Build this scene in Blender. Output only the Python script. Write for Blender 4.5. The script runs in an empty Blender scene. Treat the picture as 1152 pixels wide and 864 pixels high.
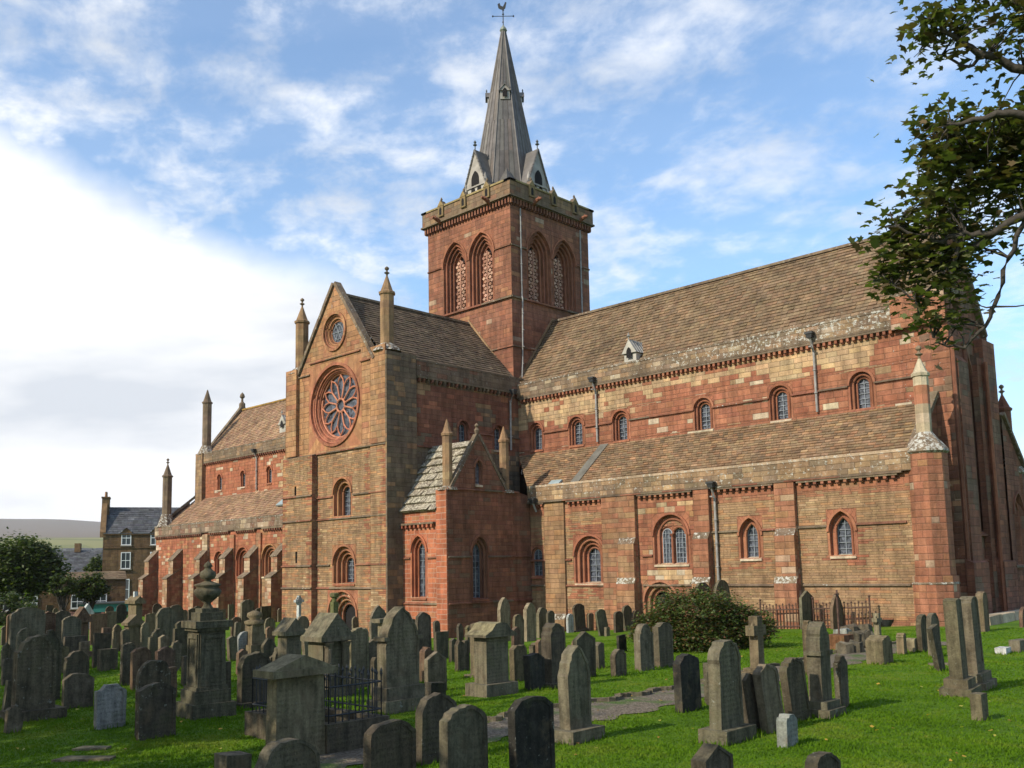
import bpy, math, random
import numpy as np
from mathutils import Vector, Matrix
rad = math.radians
SC = bpy.context.scene
COL = SC.collection

# ---------------------------------------------------------------- camera
CAMP = np.array([0.0, 0.0, 2.6])
FPX, PITCH, ROLL, YAW, CX, CY = 1067.05, .11783, -.02003, 2.34028, 576.0, 512.85
Fv = np.array([math.cos(YAW)*math.cos(PITCH), math.sin(YAW)*math.cos(PITCH), math.sin(PITCH)])
Rv = np.cross(Fv, [0, 0, 1]); Rv /= np.linalg.norm(Rv); Uv = np.cross(Rv, Fv)
R2 = Rv*math.cos(ROLL)+Uv*math.sin(ROLL); U2 = -Rv*math.sin(ROLL)+Uv*math.cos(ROLL)
cd = bpy.data.cameras.new('camera'); cam = bpy.data.objects.new('camera', cd); COL.objects.link(cam)
cam.matrix_world = Matrix(((R2[0], U2[0], -Fv[0], CAMP[0]), (R2[1], U2[1], -Fv[1], CAMP[1]), (R2[2], U2[2], -Fv[2], CAMP[2]), (0, 0, 0, 1)))
cd.sensor_width = 36; cd.lens = 36*FPX/1152; cd.shift_y = (CY-432)/1152; cd.clip_end = 20000; cd.clip_start = .1
SC.camera = cam

# ---------------------------------------------------------------- light
SUN_EL, SUN_AZ = rad(34), rad(189)          # azimuth clockwise from north (+y): just west of south
SC.view_settings.view_transform = 'Standard'; SC.view_settings.look = 'None'
SC.view_settings.exposure = 0.28; SC.view_settings.gamma = 1; SC.view_settings.use_curve_mapping = False
w = bpy.data.worlds.new('World'); SC.world = w; w.use_nodes = True
def nodes_of(nt):
    nt.nodes.clear()
    def N(t, **k):
        n = nt.nodes.new(t)
        for a, b in k.items():
            if a == 'ins':
                for i, v in b.items():
                    if hasattr(v, 'is_linked') or hasattr(v, 'node'): nt.links.new(v, n.inputs[i])
                    else: n.inputs[i].default_value = v
            else: setattr(n, a, b)
        return n
    return N
N = nodes_of(w.node_tree)
def M_(op, a, b=0.0, c=None, clamp=False, NN=None):
    ins = {0: a, 1: b}
    if c is not None: ins[2] = c
    return (NN or N)('ShaderNodeMath', operation=op, use_clamp=clamp, ins=ins).outputs[0]
sky = N('ShaderNodeTexSky', sky_type='NISHITA', sun_disc=False, sun_elevation=SUN_EL, sun_rotation=SUN_AZ, altitude=20, air_density=1.0, dust_density=0.6, ozone_density=1.6)
tc = N('ShaderNodeTexCoord')
D = tc.outputs['Generated']
sep = N('ShaderNodeSeparateXYZ', ins={0: D})
def dot(v):
    return N('ShaderNodeVectorMath', operation='DOT_PRODUCT', ins={0: D, 1: v}).outputs['Value']
Fh = (math.cos(YAW), math.sin(YAW), 0)
den = M_('MAXIMUM', dot(Fh), .08)
s_ = M_('DIVIDE', dot(tuple(Rv)), den)        # bearing to the right of north-west
t_ = M_('DIVIDE', sep.outputs[2], den)        # tangent of height
zz = M_('ADD', M_('MAXIMUM', sep.outputs[2], 0.0), .16)
cv = N('ShaderNodeCombineXYZ', ins={0: M_('DIVIDE', sep.outputs[0], zz), 1: M_('DIVIDE', sep.outputs[1], zz), 2: 0.0}).outputs[0]
mp = N('ShaderNodeMapping', ins={'Vector': cv, 'Rotation': (0, 0, rad(38)), 'Scale': (1.15, 1.35, 1)}).outputs[0]
n1 = N('ShaderNodeTexNoise', ins={'Vector': mp, 'Scale': 2.1, 'Detail': 9.0, 'Roughness': .6, 'Distortion': .25}).outputs[0]
n2 = N('ShaderNodeTexNoise', ins={'Vector': mp, 'Scale': 7.5, 'Detail': 7.0, 'Roughness': .62, 'Distortion': .2}).outputs[0]
stv = N('ShaderNodeCombineXYZ', ins={0: s_, 1: t_, 2: 0.0}).outputs[0]
n3 = N('ShaderNodeTexNoise', ins={'Vector': stv, 'Scale': 3.5, 'Detail': 7.0, 'Roughness': .55}).outputs[0]
n4 = N('ShaderNodeTexNoise', ins={'Vector': N('ShaderNodeMapping', ins={'Vector': stv, 'Scale': (1.2, 4.2, 1), 'Rotation': (0, 0, rad(4))}).outputs[0], 'Scale': 1.9, 'Detail': 6.0, 'Roughness': .5}).outputs[0]
# the bank of white cloud low in the west: a sloping edge t < .30 - .52 (s+.54)
edge = M_('ADD', M_('ADD', M_("MULTIPLY", s_, -.45), .235), M_('MULTIPLY', M_('SUBTRACT', n3, .5), .14))
bank = N('ShaderNodeMapRange', interpolation_type='SMOOTHSTEP', ins={'Value': M_('SUBTRACT', edge, t_), 'From Min': -.035, 'From Max': .05}).outputs[0]
low = N('ShaderNodeMapRange', interpolation_type='SMOOTHSTEP', ins={'Value': t_, 'From Min': .36, 'From Max': .0, 'To Max': .75}).outputs[0]
wisp = N('ShaderNodeMapRange', interpolation_type='SMOOTHSTEP', ins={'Value': M_('ADD', M_('MULTIPLY', n1, .62), M_('MULTIPLY', n2, .38)), 'From Min': .44, 'From Max': .64, 'To Min': .10, 'To Max': .88}).outputs[0]
bias = N('ShaderNodeMapRange', ins={'Value': s_, 'From Min': .7, 'From Max': -.45, 'To Min': .62, 'To Max': 1.0}).outputs[0]
cl = M_('MAXIMUM', M_('MAXIMUM', bank, M_('MULTIPLY', low, bias)), M_('MULTIPLY', wisp, bias))
shade = N('ShaderNodeMapRange', ins={'Value': n4, 'From Min': .38, 'From Max': .56, 'To Min': 0.0, 'To Max': 1.0}).outputs[0]
ccol = N('ShaderNodeMix', data_type='RGBA', ins={0: shade, 6: (6.9, 7.3, 7.9, 1), 7: (10.6, 10.6, 10.6, 1)}).outputs[2]
blue = N('ShaderNodeMix', data_type='RGBA', blend_type='MULTIPLY', ins={0: 1.0, 6: sky.outputs[0], 7: (1.55, 1.95, 2.15, 1)}).outputs[2]
mixc = N('ShaderNodeMix', data_type='RGBA', ins={0: cl, 6: blue, 7: ccol}).outputs[2]
bg = N('ShaderNodeBackground', ins={0: mixc, 1: .095})
N('ShaderNodeOutputWorld', ins={0: bg.outputs[0]})
sd = bpy.data.lights.new('sun', 'SUN'); sd.energy = 4.2; sd.angle = rad(.6); sd.color = (1, .92, .77)
so = bpy.data.objects.new('sun', sd); COL.objects.link(so)
sdir = Vector((math.sin(SUN_AZ)*math.cos(SUN_EL), math.cos(SUN_AZ)*math.cos(SUN_EL), math.sin(SUN_EL)))
so.rotation_euler = sdir.to_track_quat('Z', 'Y').to_euler(); so.location = (0, -30, 40)

# ---------------------------------------------------------------- helpers
def lin(r, g, b):
    f = lambda c: ((c/255+.055)/1.055)**2.4 if c > 10 else c/255/12.92
    return (f(r), f(g), f(b))
def jit(c, rng, a=.12, h=.03):
    k = 1+rng.uniform(-a, a); return tuple(max(0, v*k*(1+rng.uniform(-h, h))) for v in c[:3])+((c[3],) if len(c) > 3 else ())
def ray(px, py):
    return Fv+R2*(px-CX)/FPX-U2*(py-CY)/FPX
def gz(x, y):
    s = min(1, max(0, (-15-x)/22)); k = min(1, max(0, (y-12)/18)); k = k*k*(3-2*k)
    z = -.95*s*k
    if x < -86: z -= min(1.0, (-86-x)/20*1.0)
    z += .05*math.sin(x*.31+1)*math.sin(y*.27)+.03*math.sin(x*.9)*math.cos(y*.8+2)
    return z
def ground_at(px, py):
    d = ray(px, py); t = 5.0
    for i in range(3000):
        p = CAMP+d*t
        if p[2] <= gz(p[0], p[1]): break
        t *= 1.002
    return p
def depth(p): return float((np.array(p)-CAMP) @ Fv)
class MB:
    def __init__(s): s.v = []; s.f = []; s.c = []; s.uv = []
    def face(s, pts, col=(.3, .3, .3), uv=None):
        i = len(s.v); s.v += [tuple(p) for p in pts]; s.f.append(tuple(range(i, i+len(pts))))
        s.c.append(col if len(col) == 4 else tuple(col)+(0.0,))
        if uv is None: uv = [(.5, .5)]*len(pts)
        s.uv.append(uv)
    def box(s, x0, x1, y0, y1, z0, z1, col=(.3, .3, .3), top=None):
        a = [(x0, y0), (x1, y0), (x1, y1), (x0, y1)]
        s.hexa([(x, y, z0) for x, y in a], [(x, y, z1) for x, y in a], col, top)
    def hexa(s, lo, hi, col, top=None):
        n = len(lo)
        for i in range(n):
            j = (i+1) % n; s.face([lo[i], lo[j], hi[j], hi[i]], col)
        s.face(list(hi), top or col); s.face(list(reversed(lo)), col)
    def tube(s, pts, r, n=8, col=(.3, .3, .3), cap=True):
        pts = [Vector(p) for p in pts]; rings = []
        rr = r if isinstance(r, (list, tuple)) else [r]*len(pts)
        up = Vector((0, 0, 1))
        for i, p in enumerate(pts):
            t = (pts[min(i+1, len(pts)-1)]-pts[max(i-1, 0)]).normalized()
            a = t.cross(up if abs(t.z) < .95 else Vector((1, 0, 0))).normalized(); b = t.cross(a)
            rings.append([p+(a*math.cos(2*math.pi*k/n)+b*math.sin(2*math.pi*k/n))*rr[i] for k in range(n)])
        base = len(s.v)
        for rg in rings: s.v += [tuple(q) for q in rg]
        c4 = col if len(col) == 4 else tuple(col)+(0.0,)
        for i in range(len(rings)-1):
            for k in range(n):
                l = (k+1) % n
                s.f.append((base+i*n+k, base+i*n+l, base+(i+1)*n+l, base+(i+1)*n+k)); s.c.append(c4); s.uv.append([(.5, .5)]*4)
        if cap:
            s.face([tuple(q) for q in rings[-1]], col); s.face([tuple(q) for q in reversed(rings[0])], col)
    def lathe(s, prof, c, n=8, col=(.3, .3, .3), rot=0.0, sx=1, sy=1):
        rings = [[(c[0]+sx*r*math.cos(rot+2*math.pi*k/n), c[1]+sy*r*math.sin(rot+2*math.pi*k/n), c[2]+z) for k in range(n)] for r, z in prof]
        base = len(s.v)
        for rg in rings: s.v += rg
        c4 = col if len(col) == 4 else tuple(col)+(0.0,)
        for i in range(len(rings)-1):
            for k in range(n):
                l = (k+1) % n
                s.f.append((base+i*n+k, base+i*n+l, base+(i+1)*n+l, base+(i+1)*n+k)); s.c.append(c4); s.uv.append([(.5, .5)]*4)
        s.face(rings[-1], col); s.face(list(reversed(rings[0])), col)
    def build(s, name, mat, parent=None, off=(0, 0, 0), smooth=False, bevel=0):
        me = bpy.data.meshes.new(name)
        V = np.array(s.v, float)-np.array(off, float)
        me.from_pydata(V.tolist(), [], s.f)
        at = me.attributes.new('Col', 'FLOAT_COLOR', 'FACE'); at.data.foreach_set('color', np.array(s.c, np.float32).ravel())
        uv = me.uv_layers.new(name='UVMap'); uv.data.foreach_set('uv', np.array([q for f in s.uv for q in f], np.float32).ravel())
        me.materials.append(mat)
        if smooth: me.shade_smooth()
        o = bpy.data.objects.new(name, me); COL.objects.link(o)
        if parent: o.parent = parent
        if bevel:
            m = o.modifiers.new('bevel', 'BEVEL'); m.width = bevel; m.segments = 2; m.limit_method = 'ANGLE'; m.angle_limit = rad(40)
        return o
def tag(o, label=None, cat=None, group=None, kind=None):
    if label: o['label'] = label
    if cat: o['category'] = cat
    if group: o['group'] = group
    if kind: o['kind'] = kind
    return o
def empty(name, loc, rot=(0, 0, 0)):
    o = bpy.data.objects.new(name, None); COL.objects.link(o); o.location = loc; o.rotation_euler = rot; o.empty_display_size = .3
    return o
def npmesh(name, V, Fc, nper, cols, mat, parent=None):
    """V (n,3); faces of nper consecutive vertices; cols per face (m,3)"""
    m = len(V)//nper
    me = bpy.data.meshes.new(name)
    me.vertices.add(len(V)); me.vertices.foreach_set('co', V.astype(np.float32).ravel())
    me.loops.add(len(V)); me.loops.foreach_set('vertex_index', np.arange(len(V), dtype=np.int32))
    me.polygons.add(m); me.polygons.foreach_set('loop_start', (np.arange(m)*nper).astype(np.int32))
    me.update(calc_edges=True)
    if cols is not None:
        at = me.attributes.new('Col', 'FLOAT_COLOR', 'FACE')
        c4 = np.concatenate([cols, np.zeros((m, 1))], 1); at.data.foreach_set('color', c4.astype(np.float32).ravel())
    me.materials.append(mat)
    o = bpy.data.objects.new(name, me); COL.objects.link(o)
    if parent: o.parent = parent
    return o

# ---------------------------------------------------------------- materials
def newmat(name):
    m = bpy.data.materials.new(name); m.use_nodes = True
    return m, nodes_of(m.node_tree)
def stone_mat(name, joint=.35, joint_col=(.30, .24, .18), rough=.92, bump=.35, lich=(.50, .48, .42), nscale=2.2, lscale=3.0, spec=.2):
    m, N = newmat(name)
    mm = lambda op, a, b=0.0, clamp=False: N('ShaderNodeMath', operation=op, use_clamp=clamp, ins={0: a, 1: b}).outputs[0]
    at = N('ShaderNodeAttribute', attribute_name='Col')
    geo = N('ShaderNodeNewGeometry'); P = geo.outputs['Position']
    a = N('ShaderNodeTexNoise', ins={'Vector': P, 'Scale': nscale, 'Detail': 5.0, 'Roughness': .6}).outputs[0]
    b = N('ShaderNodeTexNoise', ins={'Vector': P, 'Scale': 22.0, 'Detail': 4.0, 'Roughness': .65}).outputs[0]
    big = N('ShaderNodeTexNoise', ins={'Vector': P, 'Scale': .35, 'Detail': 3.0}).outputs[0]
    k = mm('ADD', mm('ADD', mm('MULTIPLY', a, 1.0), mm('MULTIPLY', b, .8)), mm('MULTIPLY', big, .6))   # ~ 1.2 mean
    k = mm('SUBTRACT', k, .24)
    st = N('ShaderNodeTexNoise', ins={'Vector': N('ShaderNodeMapping', ins={'Vector': P, 'Scale': (1, 1, .14)}).outputs[0], 'Scale': 2.6, 'Detail': 5.0, 'Roughness': .65}).outputs[0]
    k = mm('MULTIPLY', k, N('ShaderNodeMapRange', ins={'Value': st, 'From Min': .36, 'From Max': .6, 'To Min': .72, 'To Max': 1.1}).outputs[0])
    base = N('ShaderNodeVectorMath', operation='SCALE', ins={0: at.outputs['Color'], 'Scale': k}).outputs[0]
    uv = N('ShaderNodeUVMap', uv_map='UVMap'); sp = N('ShaderNodeSeparateXYZ', ins={0: uv.outputs[0]})
    eu = mm('MINIMUM', sp.outputs[0], mm('SUBTRACT', 1.0, sp.outputs[0])); ev = mm('MINIMUM', sp.outputs[1], mm('SUBTRACT', 1.0, sp.outputs[1]))
    e = mm('MINIMUM', mm('MULTIPLY', eu, 2.2), ev)
    mo = N('ShaderNodeMapRange', ins={'Value': e, 'From Min': .03, 'From Max': .10, 'To Min': 1.0, 'To Max': 0.0}).outputs[0]
    c1 = N('ShaderNodeMix', data_type='RGBA', ins={0: mm('MULTIPLY', mo, joint), 6: base, 7: joint_col+(1,)}).outputs[2]
    v = N('ShaderNodeTexNoise', ins={'Vector': P, 'Scale': lscale, 'Detail': 7.0, 'Roughness': .72}).outputs[0]
    thr = mm('SUBTRACT', .74, mm('MULTIPLY', at.outputs['Alpha'], .26))
    lm = N('ShaderNodeMapRange', ins={'Value': mm('SUBTRACT', v, thr), 'From Min': 0.0, 'From Max': .05, 'To Max': .85}).outputs[0]
    c2 = N('ShaderNodeMix', data_type='RGBA', ins={0: lm, 6: c1, 7: lich+(1,)}).outputs[2]
    bmp = N('ShaderNodeBump', ins={'Height': mm('SUBTRACT', mm('ADD', mm('MULTIPLY', b, .7), a), mm('MULTIPLY', mo, .5)), 'Strength': bump, 'Distance': .04}).outputs[0]
    bs = N('ShaderNodeBsdfPrincipled', ins={'Base Color': c2, 'Roughness': rough, 'Specular IOR Level': spec, 'Normal': bmp})
    N('ShaderNodeOutputMaterial', ins={0: bs.outputs[0]})
    return m
M = {}
M['wall'] = stone_mat('sandstone_masonry', joint=.30, joint_col=(.105, .072, .05), bump=.85, lscale=7.0)  # joint colour darkened to paint shadow lines in between the stones
M['pink'] = stone_mat('chapel_sandstone', joint=.5, joint_col=(.42, .33, .25))
M['tile'] = stone_mat('stone_tiles', joint=.35, joint_col=(.05, .035, .025), bump=.7, lich=(.50, .45, .34), nscale=1.0, lscale=8.0)
def grave_mat():
    m, N = newmat('gravestone')
    mm = lambda op, a, b=0.0: N('ShaderNodeMath', operation=op, ins={0: a, 1: b}).outputs[0]
    nz = lambda sc, det=5.0, ro=.6, sq=(1, 1, 1): N('ShaderNodeTexNoise', ins={'Vector': N('ShaderNodeMapping', ins={'Vector': P, 'Scale': sq}).outputs[0], 'Scale': sc, 'Detail': det, 'Roughness': ro}).outputs[0]
    rg = lambda v, a, b, c=0.0, d=1.0: N('ShaderNodeMapRange', ins={'Value': v, 'From Min': a, 'From Max': b, 'To Min': c, 'To Max': d}).outputs[0]
    P = N('ShaderNodeNewGeometry').outputs['Position']; at = N('ShaderNodeAttribute', attribute_name='Col')
    big, mid, fine = nz(1.6), nz(6.0, 6.0, .7), nz(30.0, 5.0, .75)
    streak = nz(9.0, 4.0, .6, (1, 1, .12))
    k = mm('MULTIPLY', mm('MULTIPLY', rg(big, .3, .7, .62, 1.3), rg(mid, .3, .7, .62, 1.38)), mm('MULTIPLY', rg(fine, .3, .7, .78, 1.22), rg(streak, .35, .62, .62, 1.15)))
    base = N('ShaderNodeVectorMath', operation='SCALE', ins={0: at.outputs['Color'], 'Scale': k}).outputs[0]
    moss = N('ShaderNodeMix', data_type='RGBA', ins={0: rg(mm('ADD', mm('MULTIPLY', big, .5), mm('MULTIPLY', mid, .5)), .52, .62, 0, .55), 6: base, 7: (.062, .060, .026, 1)}).outputs[2]
    warm = N('ShaderNodeMix', data_type='RGBA', ins={0: rg(nz(3.1), .55, .7, 0, .5), 6: moss, 7: (.16, .115, .07, 1)}).outputs[2]
    spots = nz(11.0, 7.0, .7); thr = mm('SUBTRACT', .72, mm('MULTIPLY', at.outputs['Alpha'], .16))
    lm = rg(mm('SUBTRACT', spots, thr), 0.0, .05, 0, .7)
    c = N('ShaderNodeMix', data_type='RGBA', ins={0: lm, 6: warm, 7: (.27, .27, .22, 1)}).outputs[2]
    # worn, unreadable chisel marks in rows on the east faces
    sp = N('ShaderNodeSeparateXYZ', ins={0: P}); nx_ = N('ShaderNodeSeparateXYZ', ins={0: N('ShaderNodeNewGeometry').outputs['True Normal']}).outputs[0]
    rows = mm('GREATER_THAN', mm('SINE', mm('MULTIPLY', sp.outputs[2], 88.0)), .1)
    chis = rg(N('ShaderNodeTexNoise', ins={'Vector': N('ShaderNodeMapping', ins={'Vector': P, 'Scale': (0, 1, .35)}).outputs[0], 'Scale': 55.0, 'Detail': 2.0}).outputs[0], .5, .54)
    wr = mm('MULTIPLY', mm('MULTIPLY', rows, chis), mm('MULTIPLY', mm('GREATER_THAN', nx_, .9), rg(big, .46, .54, 0, .28)))
    c = N('ShaderNodeMix', data_type='RGBA', ins={0: wr, 6: c, 7: (.02, .018, .014, 1)}).outputs[2]
    b = N('ShaderNodeBump', ins={'Height': mm('SUBTRACT', mm('ADD', mm('MULTIPLY', mid, 1.0), mm('MULTIPLY', fine, .5)), wr), 'Strength': .9, 'Distance': .035}).outputs[0]
    bs = N('ShaderNodeBsdfPrincipled', ins={'Base Color': c, 'Roughness': .95, 'Specular IOR Level': .15, 'Normal': b})
    N('ShaderNodeOutputMaterial', ins={0: bs.outputs[0]}); return m
M['grave'] = grave_mat()
def simple(name, col, rough=.6, metal=0.0, nscale=None, namp=.3, bump=0.0, spec=.4, attr=False, trans=0.0):
    m, N = newmat(name)
    P = N('ShaderNodeNewGeometry').outputs['Position']
    c = N('ShaderNodeAttribute', attribute_name='Col').outputs['Color'] if attr else N('ShaderNodeRGB').outputs[0]
    if not attr: c.default_value = tuple(col)+(1,)
    ins = {'Roughness': rough, 'Metallic': metal, 'Specular IOR Level': spec}
    if nscale:
        a = N('ShaderNodeTexNoise', ins={'Vector': P, 'Scale': nscale, 'Detail': 5.0, 'Roughness': .6}).outputs[0]
        k = N('ShaderNodeMapRange', ins={'Value': a, 'From Min': .3, 'From Max': .7, 'To Min': 1-namp, 'To Max': 1+namp}).outputs[0]
        c = N('ShaderNodeVectorMath', operation='SCALE', ins={0: c, 'Scale': k}).outputs[0]
        if bump: ins['Normal'] = N('ShaderNodeBump', ins={'Height': a, 'Strength': bump, 'Distance': .03}).outputs[0]
    ins['Base Color'] = c
    bs = N('ShaderNodeBsdfPrincipled', ins=ins); out = bs.outputs[0]
    if trans:
        tr = N('ShaderNodeBsdfTranslucent', ins={0: N('ShaderNodeVectorMath', operation='MULTIPLY', ins={0: c, 1: (1.2, 1.5, .5)}).outputs[0]})
        out = N('ShaderNodeMixShader', ins={0: trans, 1: out, 2: tr.outputs[0]}).outputs[0]
    N('ShaderNodeOutputMaterial', ins={0: out})
    return m
M['lead'] = simple('lead_sheet', (.20, .185, .17), rough=.55, metal=.25, nscale=1.5, namp=.3, bump=.1, attr=True)
M['bars'] = simple('window_bars', (.24, .26, .28), rough=.6, nscale=5)
M['pipe'] = simple('downpipe_paint', (.27, .25, .23), rough=.5, nscale=4)
M['iron'] = simple('rusty_iron', (.085, .045, .03), rough=.8, nscale=12, namp=.5)
M['darkiron'] = simple('dark_iron', (.03, .03, .03), rough=.6, nscale=12)
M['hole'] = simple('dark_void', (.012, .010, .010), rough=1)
M['wood'] = simple('painted_wood', (.3, .3, .3), rough=.5, nscale=6, namp=.15, attr=True)
M['leaf'] = simple('leaf', (.05, .08, .02), rough=.55, attr=True, trans=.34, spec=.3)
M['bark'] = simple('bark', (.055, .045, .035), rough=.9, nscale=14, namp=.4, bump=.6)
M['plaster'] = simple('house_wall', (.2, .15, .1), rough=.9, nscale=2.5, namp=.25, bump=.3, attr=True)
def glass_mat():
    m, N = newmat('leaded_glass')
    P = N('ShaderNodeNewGeometry').outputs['Position']
    v = N('ShaderNodeTexVoronoi', ins={'Vector': P, 'Scale': 7.0})
    a = N('ShaderNodeMix', data_type='RGBA', ins={0: N('ShaderNodeSeparateColor', ins={0: v.outputs['Color']}).outputs[0], 6: (.015, .018, .024, 1), 7: (.12, .13, .16, 1)}).outputs[2]
    bmp = N('ShaderNodeBump', ins={'Height': v.outputs['Distance'], 'Strength': .25, 'Distance': .03}).outputs[0]
    bs = N('ShaderNodeBsdfPrincipled', ins={'Base Color': a, 'Roughness': .35, 'Specular IOR Level': .6, 'Normal': bmp})
    N('ShaderNodeOutputMaterial', ins={0: bs.outputs[0]}); return m
M['glass'] = glass_mat()
def pane_mat():
    m, N = newmat('house_pane')
    bs = N('ShaderNodeBsdfPrincipled', ins={'Base Color': (.03, .035, .04, 1), 'Roughness': .12, 'Specular IOR Level': .6})
    N('ShaderNodeOutputMaterial', ins={0: bs.outputs[0]}); return m
M['pane'] = pane_mat()
def grass_mat(name, blade=False):
    m, N = newmat(name)
    P = N('ShaderNodeNewGeometry').outputs['Position']
    a = N('ShaderNodeTexNoise', ins={'Vector': P, 'Scale': .6, 'Detail': 6.0, 'Roughness': .65}).outputs[0]
    b = N('ShaderNodeTexNoise', ins={'Vector': P, 'Scale': 4.0, 'Detail': 5.0, 'Roughness': .7}).outputs[0]
    cr = N('ShaderNodeValToRGB', ins={0: M_('ADD', M_('MULTIPLY', a, .6, NN=N), M_('MULTIPLY', b, .4, NN=N), NN=N)})
    e = cr.color_ramp.elements; e[0].position = .34; e[0].color = (.055, .118, .004, 1); e[1].position = .72; e[1].color = (.20, .23, .025, 1)
    x = cr.color_ramp.elements.new(.5); x.color = (.098, .190, .006, 1)
    ins = {'Base Color': cr.outputs[0], 'Roughness': .85, 'Specular IOR Level': .15}
    if not blade:
        h = N('ShaderNodeTexNoise', ins={'Vector': P, 'Scale': 28.0, 'Detail': 6.0, 'Roughness': .75}).outputs[0]
        ins['Normal'] = N('ShaderNodeBump', ins={'Height': h, 'Strength': .9, 'Distance': .05}).outputs[0]
        dk = N('ShaderNodeMapRange', ins={'Value': h, 'From Min': .35, 'From Max': .6, 'To Min': .55, 'To Max': 1.1}).outputs[0]
        ins['Base Color'] = N('ShaderNodeVectorMath', operation='SCALE', ins={0: cr.outputs[0], 'Scale': dk}).outputs[0]
    bs = N('ShaderNodeBsdfPrincipled', ins=ins); out = bs.outputs[0]
    if blade:
        tr = N('ShaderNodeBsdfTranslucent', ins={0: cr.outputs[0]})
        out = N('ShaderNodeMixShader', ins={0: .35, 1: out, 2: tr.outputs[0]}).outputs[0]
    N('ShaderNodeOutputMaterial', ins={0: out}); return m
M['lawn'] = grass_mat('lawn_ground'); M['blade'] = grass_mat('grass_blades', True)
def gravel_mat():
    m, N = newmat('gravel')
    P = N('ShaderNodeNewGeometry').outputs['Position']
    v = N('ShaderNodeTexVoronoi', ins={'Vector': P, 'Scale': 26.0})
    b = N('ShaderNodeTexNoise', ins={'Vector': P, 'Scale': 1.1, 'Detail': 5.0}).outputs[0]
    g = N('ShaderNodeSeparateColor', ins={0: v.outputs['Color']}).outputs[0]
    c = N('ShaderNodeMix', data_type='RGBA', ins={0: g, 6: (.085, .066, .045, 1), 7: (.21, .17, .125, 1)}).outputs[2]
    mk = N('ShaderNodeMapRange', ins={'Value': b, 'From Min': .52, 'From Max': .66}).outputs[0]
    c2 = N('ShaderNodeMix', data_type='RGBA', ins={0: mk, 6: c, 7: (.07, .11, .025, 1)}).outputs[2]
    bmp = N('ShaderNodeBump', ins={'Height': v.outputs['Distance'], 'Strength': .8, 'Distance': .03}).outputs[0]
    bs = N('ShaderNodeBsdfPrincipled', ins={'Base Color': c2, 'Roughness': .95, 'Normal': bmp, 'Specular IOR Level': .2})
    N('ShaderNodeOutputMaterial', ins={0: bs.outputs[0]}); return m
M['gravel'] = gravel_mat()
def hill_mat():
    m, N = newmat('far_hills')
    P = N('ShaderNodeNewGeometry').outputs['Position']; z = N('ShaderNodeSeparateXYZ', ins={0: P}).outputs[2]
    n = N('ShaderNodeTexNoise', ins={'Vector': P, 'Scale': .004, 'Detail': 6.0}).outputs[0]
    v = N('ShaderNodeTexVoronoi', ins={'Vector': P, 'Scale': .006})
    f = N('ShaderNodeSeparateColor', ins={0: v.outputs['Color']}).outputs[0]
    fld = N('ShaderNodeValToRGB', ins={0: f}); e = fld.color_ramp.elements; e[0].color = (.15, .16, .07, 1); e[1].color = (.30, .27, .12, 1)
    hz = N('ShaderNodeMapRange', ins={'Value': M_('ADD', z, M_('MULTIPLY', n, 60.0, NN=N), NN=N), 'From Min': 84.0, 'From Max': 96.0}).outputs[0]
    c = N('ShaderNodeMix', data_type='RGBA', ins={0: hz, 6: fld.outputs[0], 7: (.20, .165, .13, 1)}).outputs[2]
    bs = N('ShaderNodeBsdfPrincipled', ins={'Base Color': c, 'Roughness': 1.0, 'Specular IOR Level': 0.0})
    N('ShaderNodeOutputMaterial', ins={0: bs.outputs[0]}); return m
M['hill'] = hill_mat()
# ================================================================ the cathedral
rng = random.Random(7)
RED = [lin(150, 97, 73), lin(145, 91, 68), lin(156, 103, 77), lin(141, 92, 71), lin(159, 108, 81)]
DRED = [lin(130, 86, 67), lin(125, 81, 63), lin(137, 92, 71), lin(127, 87, 69)]
TAN = [lin(149, 120, 89), lin(143, 114, 85), lin(155, 126, 93), lin(137, 109, 83), lin(150, 117, 87)]
YEL = [lin(184, 151, 112), lin(177, 146, 111), lin(170, 143, 110), lin(188, 155, 116), lin(160, 137, 107)]
PALE = [lin(190, 172, 146), lin(178, 158, 132), lin(170, 146, 120)]
ORG = [lin(166, 124, 86), lin(160, 116, 80), lin(170, 130, 92), lin(154, 110, 80)]
GREY = [lin(116, 100, 82), lin(112, 95, 78), lin(120, 103, 84)]
def nzf(u, z, s=1.0, p=0.0):
    return math.sin(u*1.3*s+p+1.7*math.sin(z*.9*s+p*2))*math.cos(z*1.6*s-p+1.3*math.sin(u*.7*s+p))
def pick(r, *wl):
    t = r.random()*sum(a for a, b in wl)
    for a, b in wl:
        t -= a
        if t <= 0: return soft(r.choice(b), [(1, b)], .35)
    return wl[-1][1][0]
ORI = (-45.2, 46.6, -1.0)
cath = empty('cathedral', ORI)
tag(cath, 'huge red and tan sandstone cathedral with square tower and lead spire behind the graves', 'cathedral')
def PS(y): return lambda u, z, d=0.0: (u, y+d, z)          # a wall facing south
def PE(x): return lambda u, z, d=0.0: (x-d, u, z)          # a wall facing east
def PW(x): return lambda u, z, d=0.0: (x+d, u, z)
def PN(y): return lambda u, z, d=0.0: (u, y-d, z)
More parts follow.
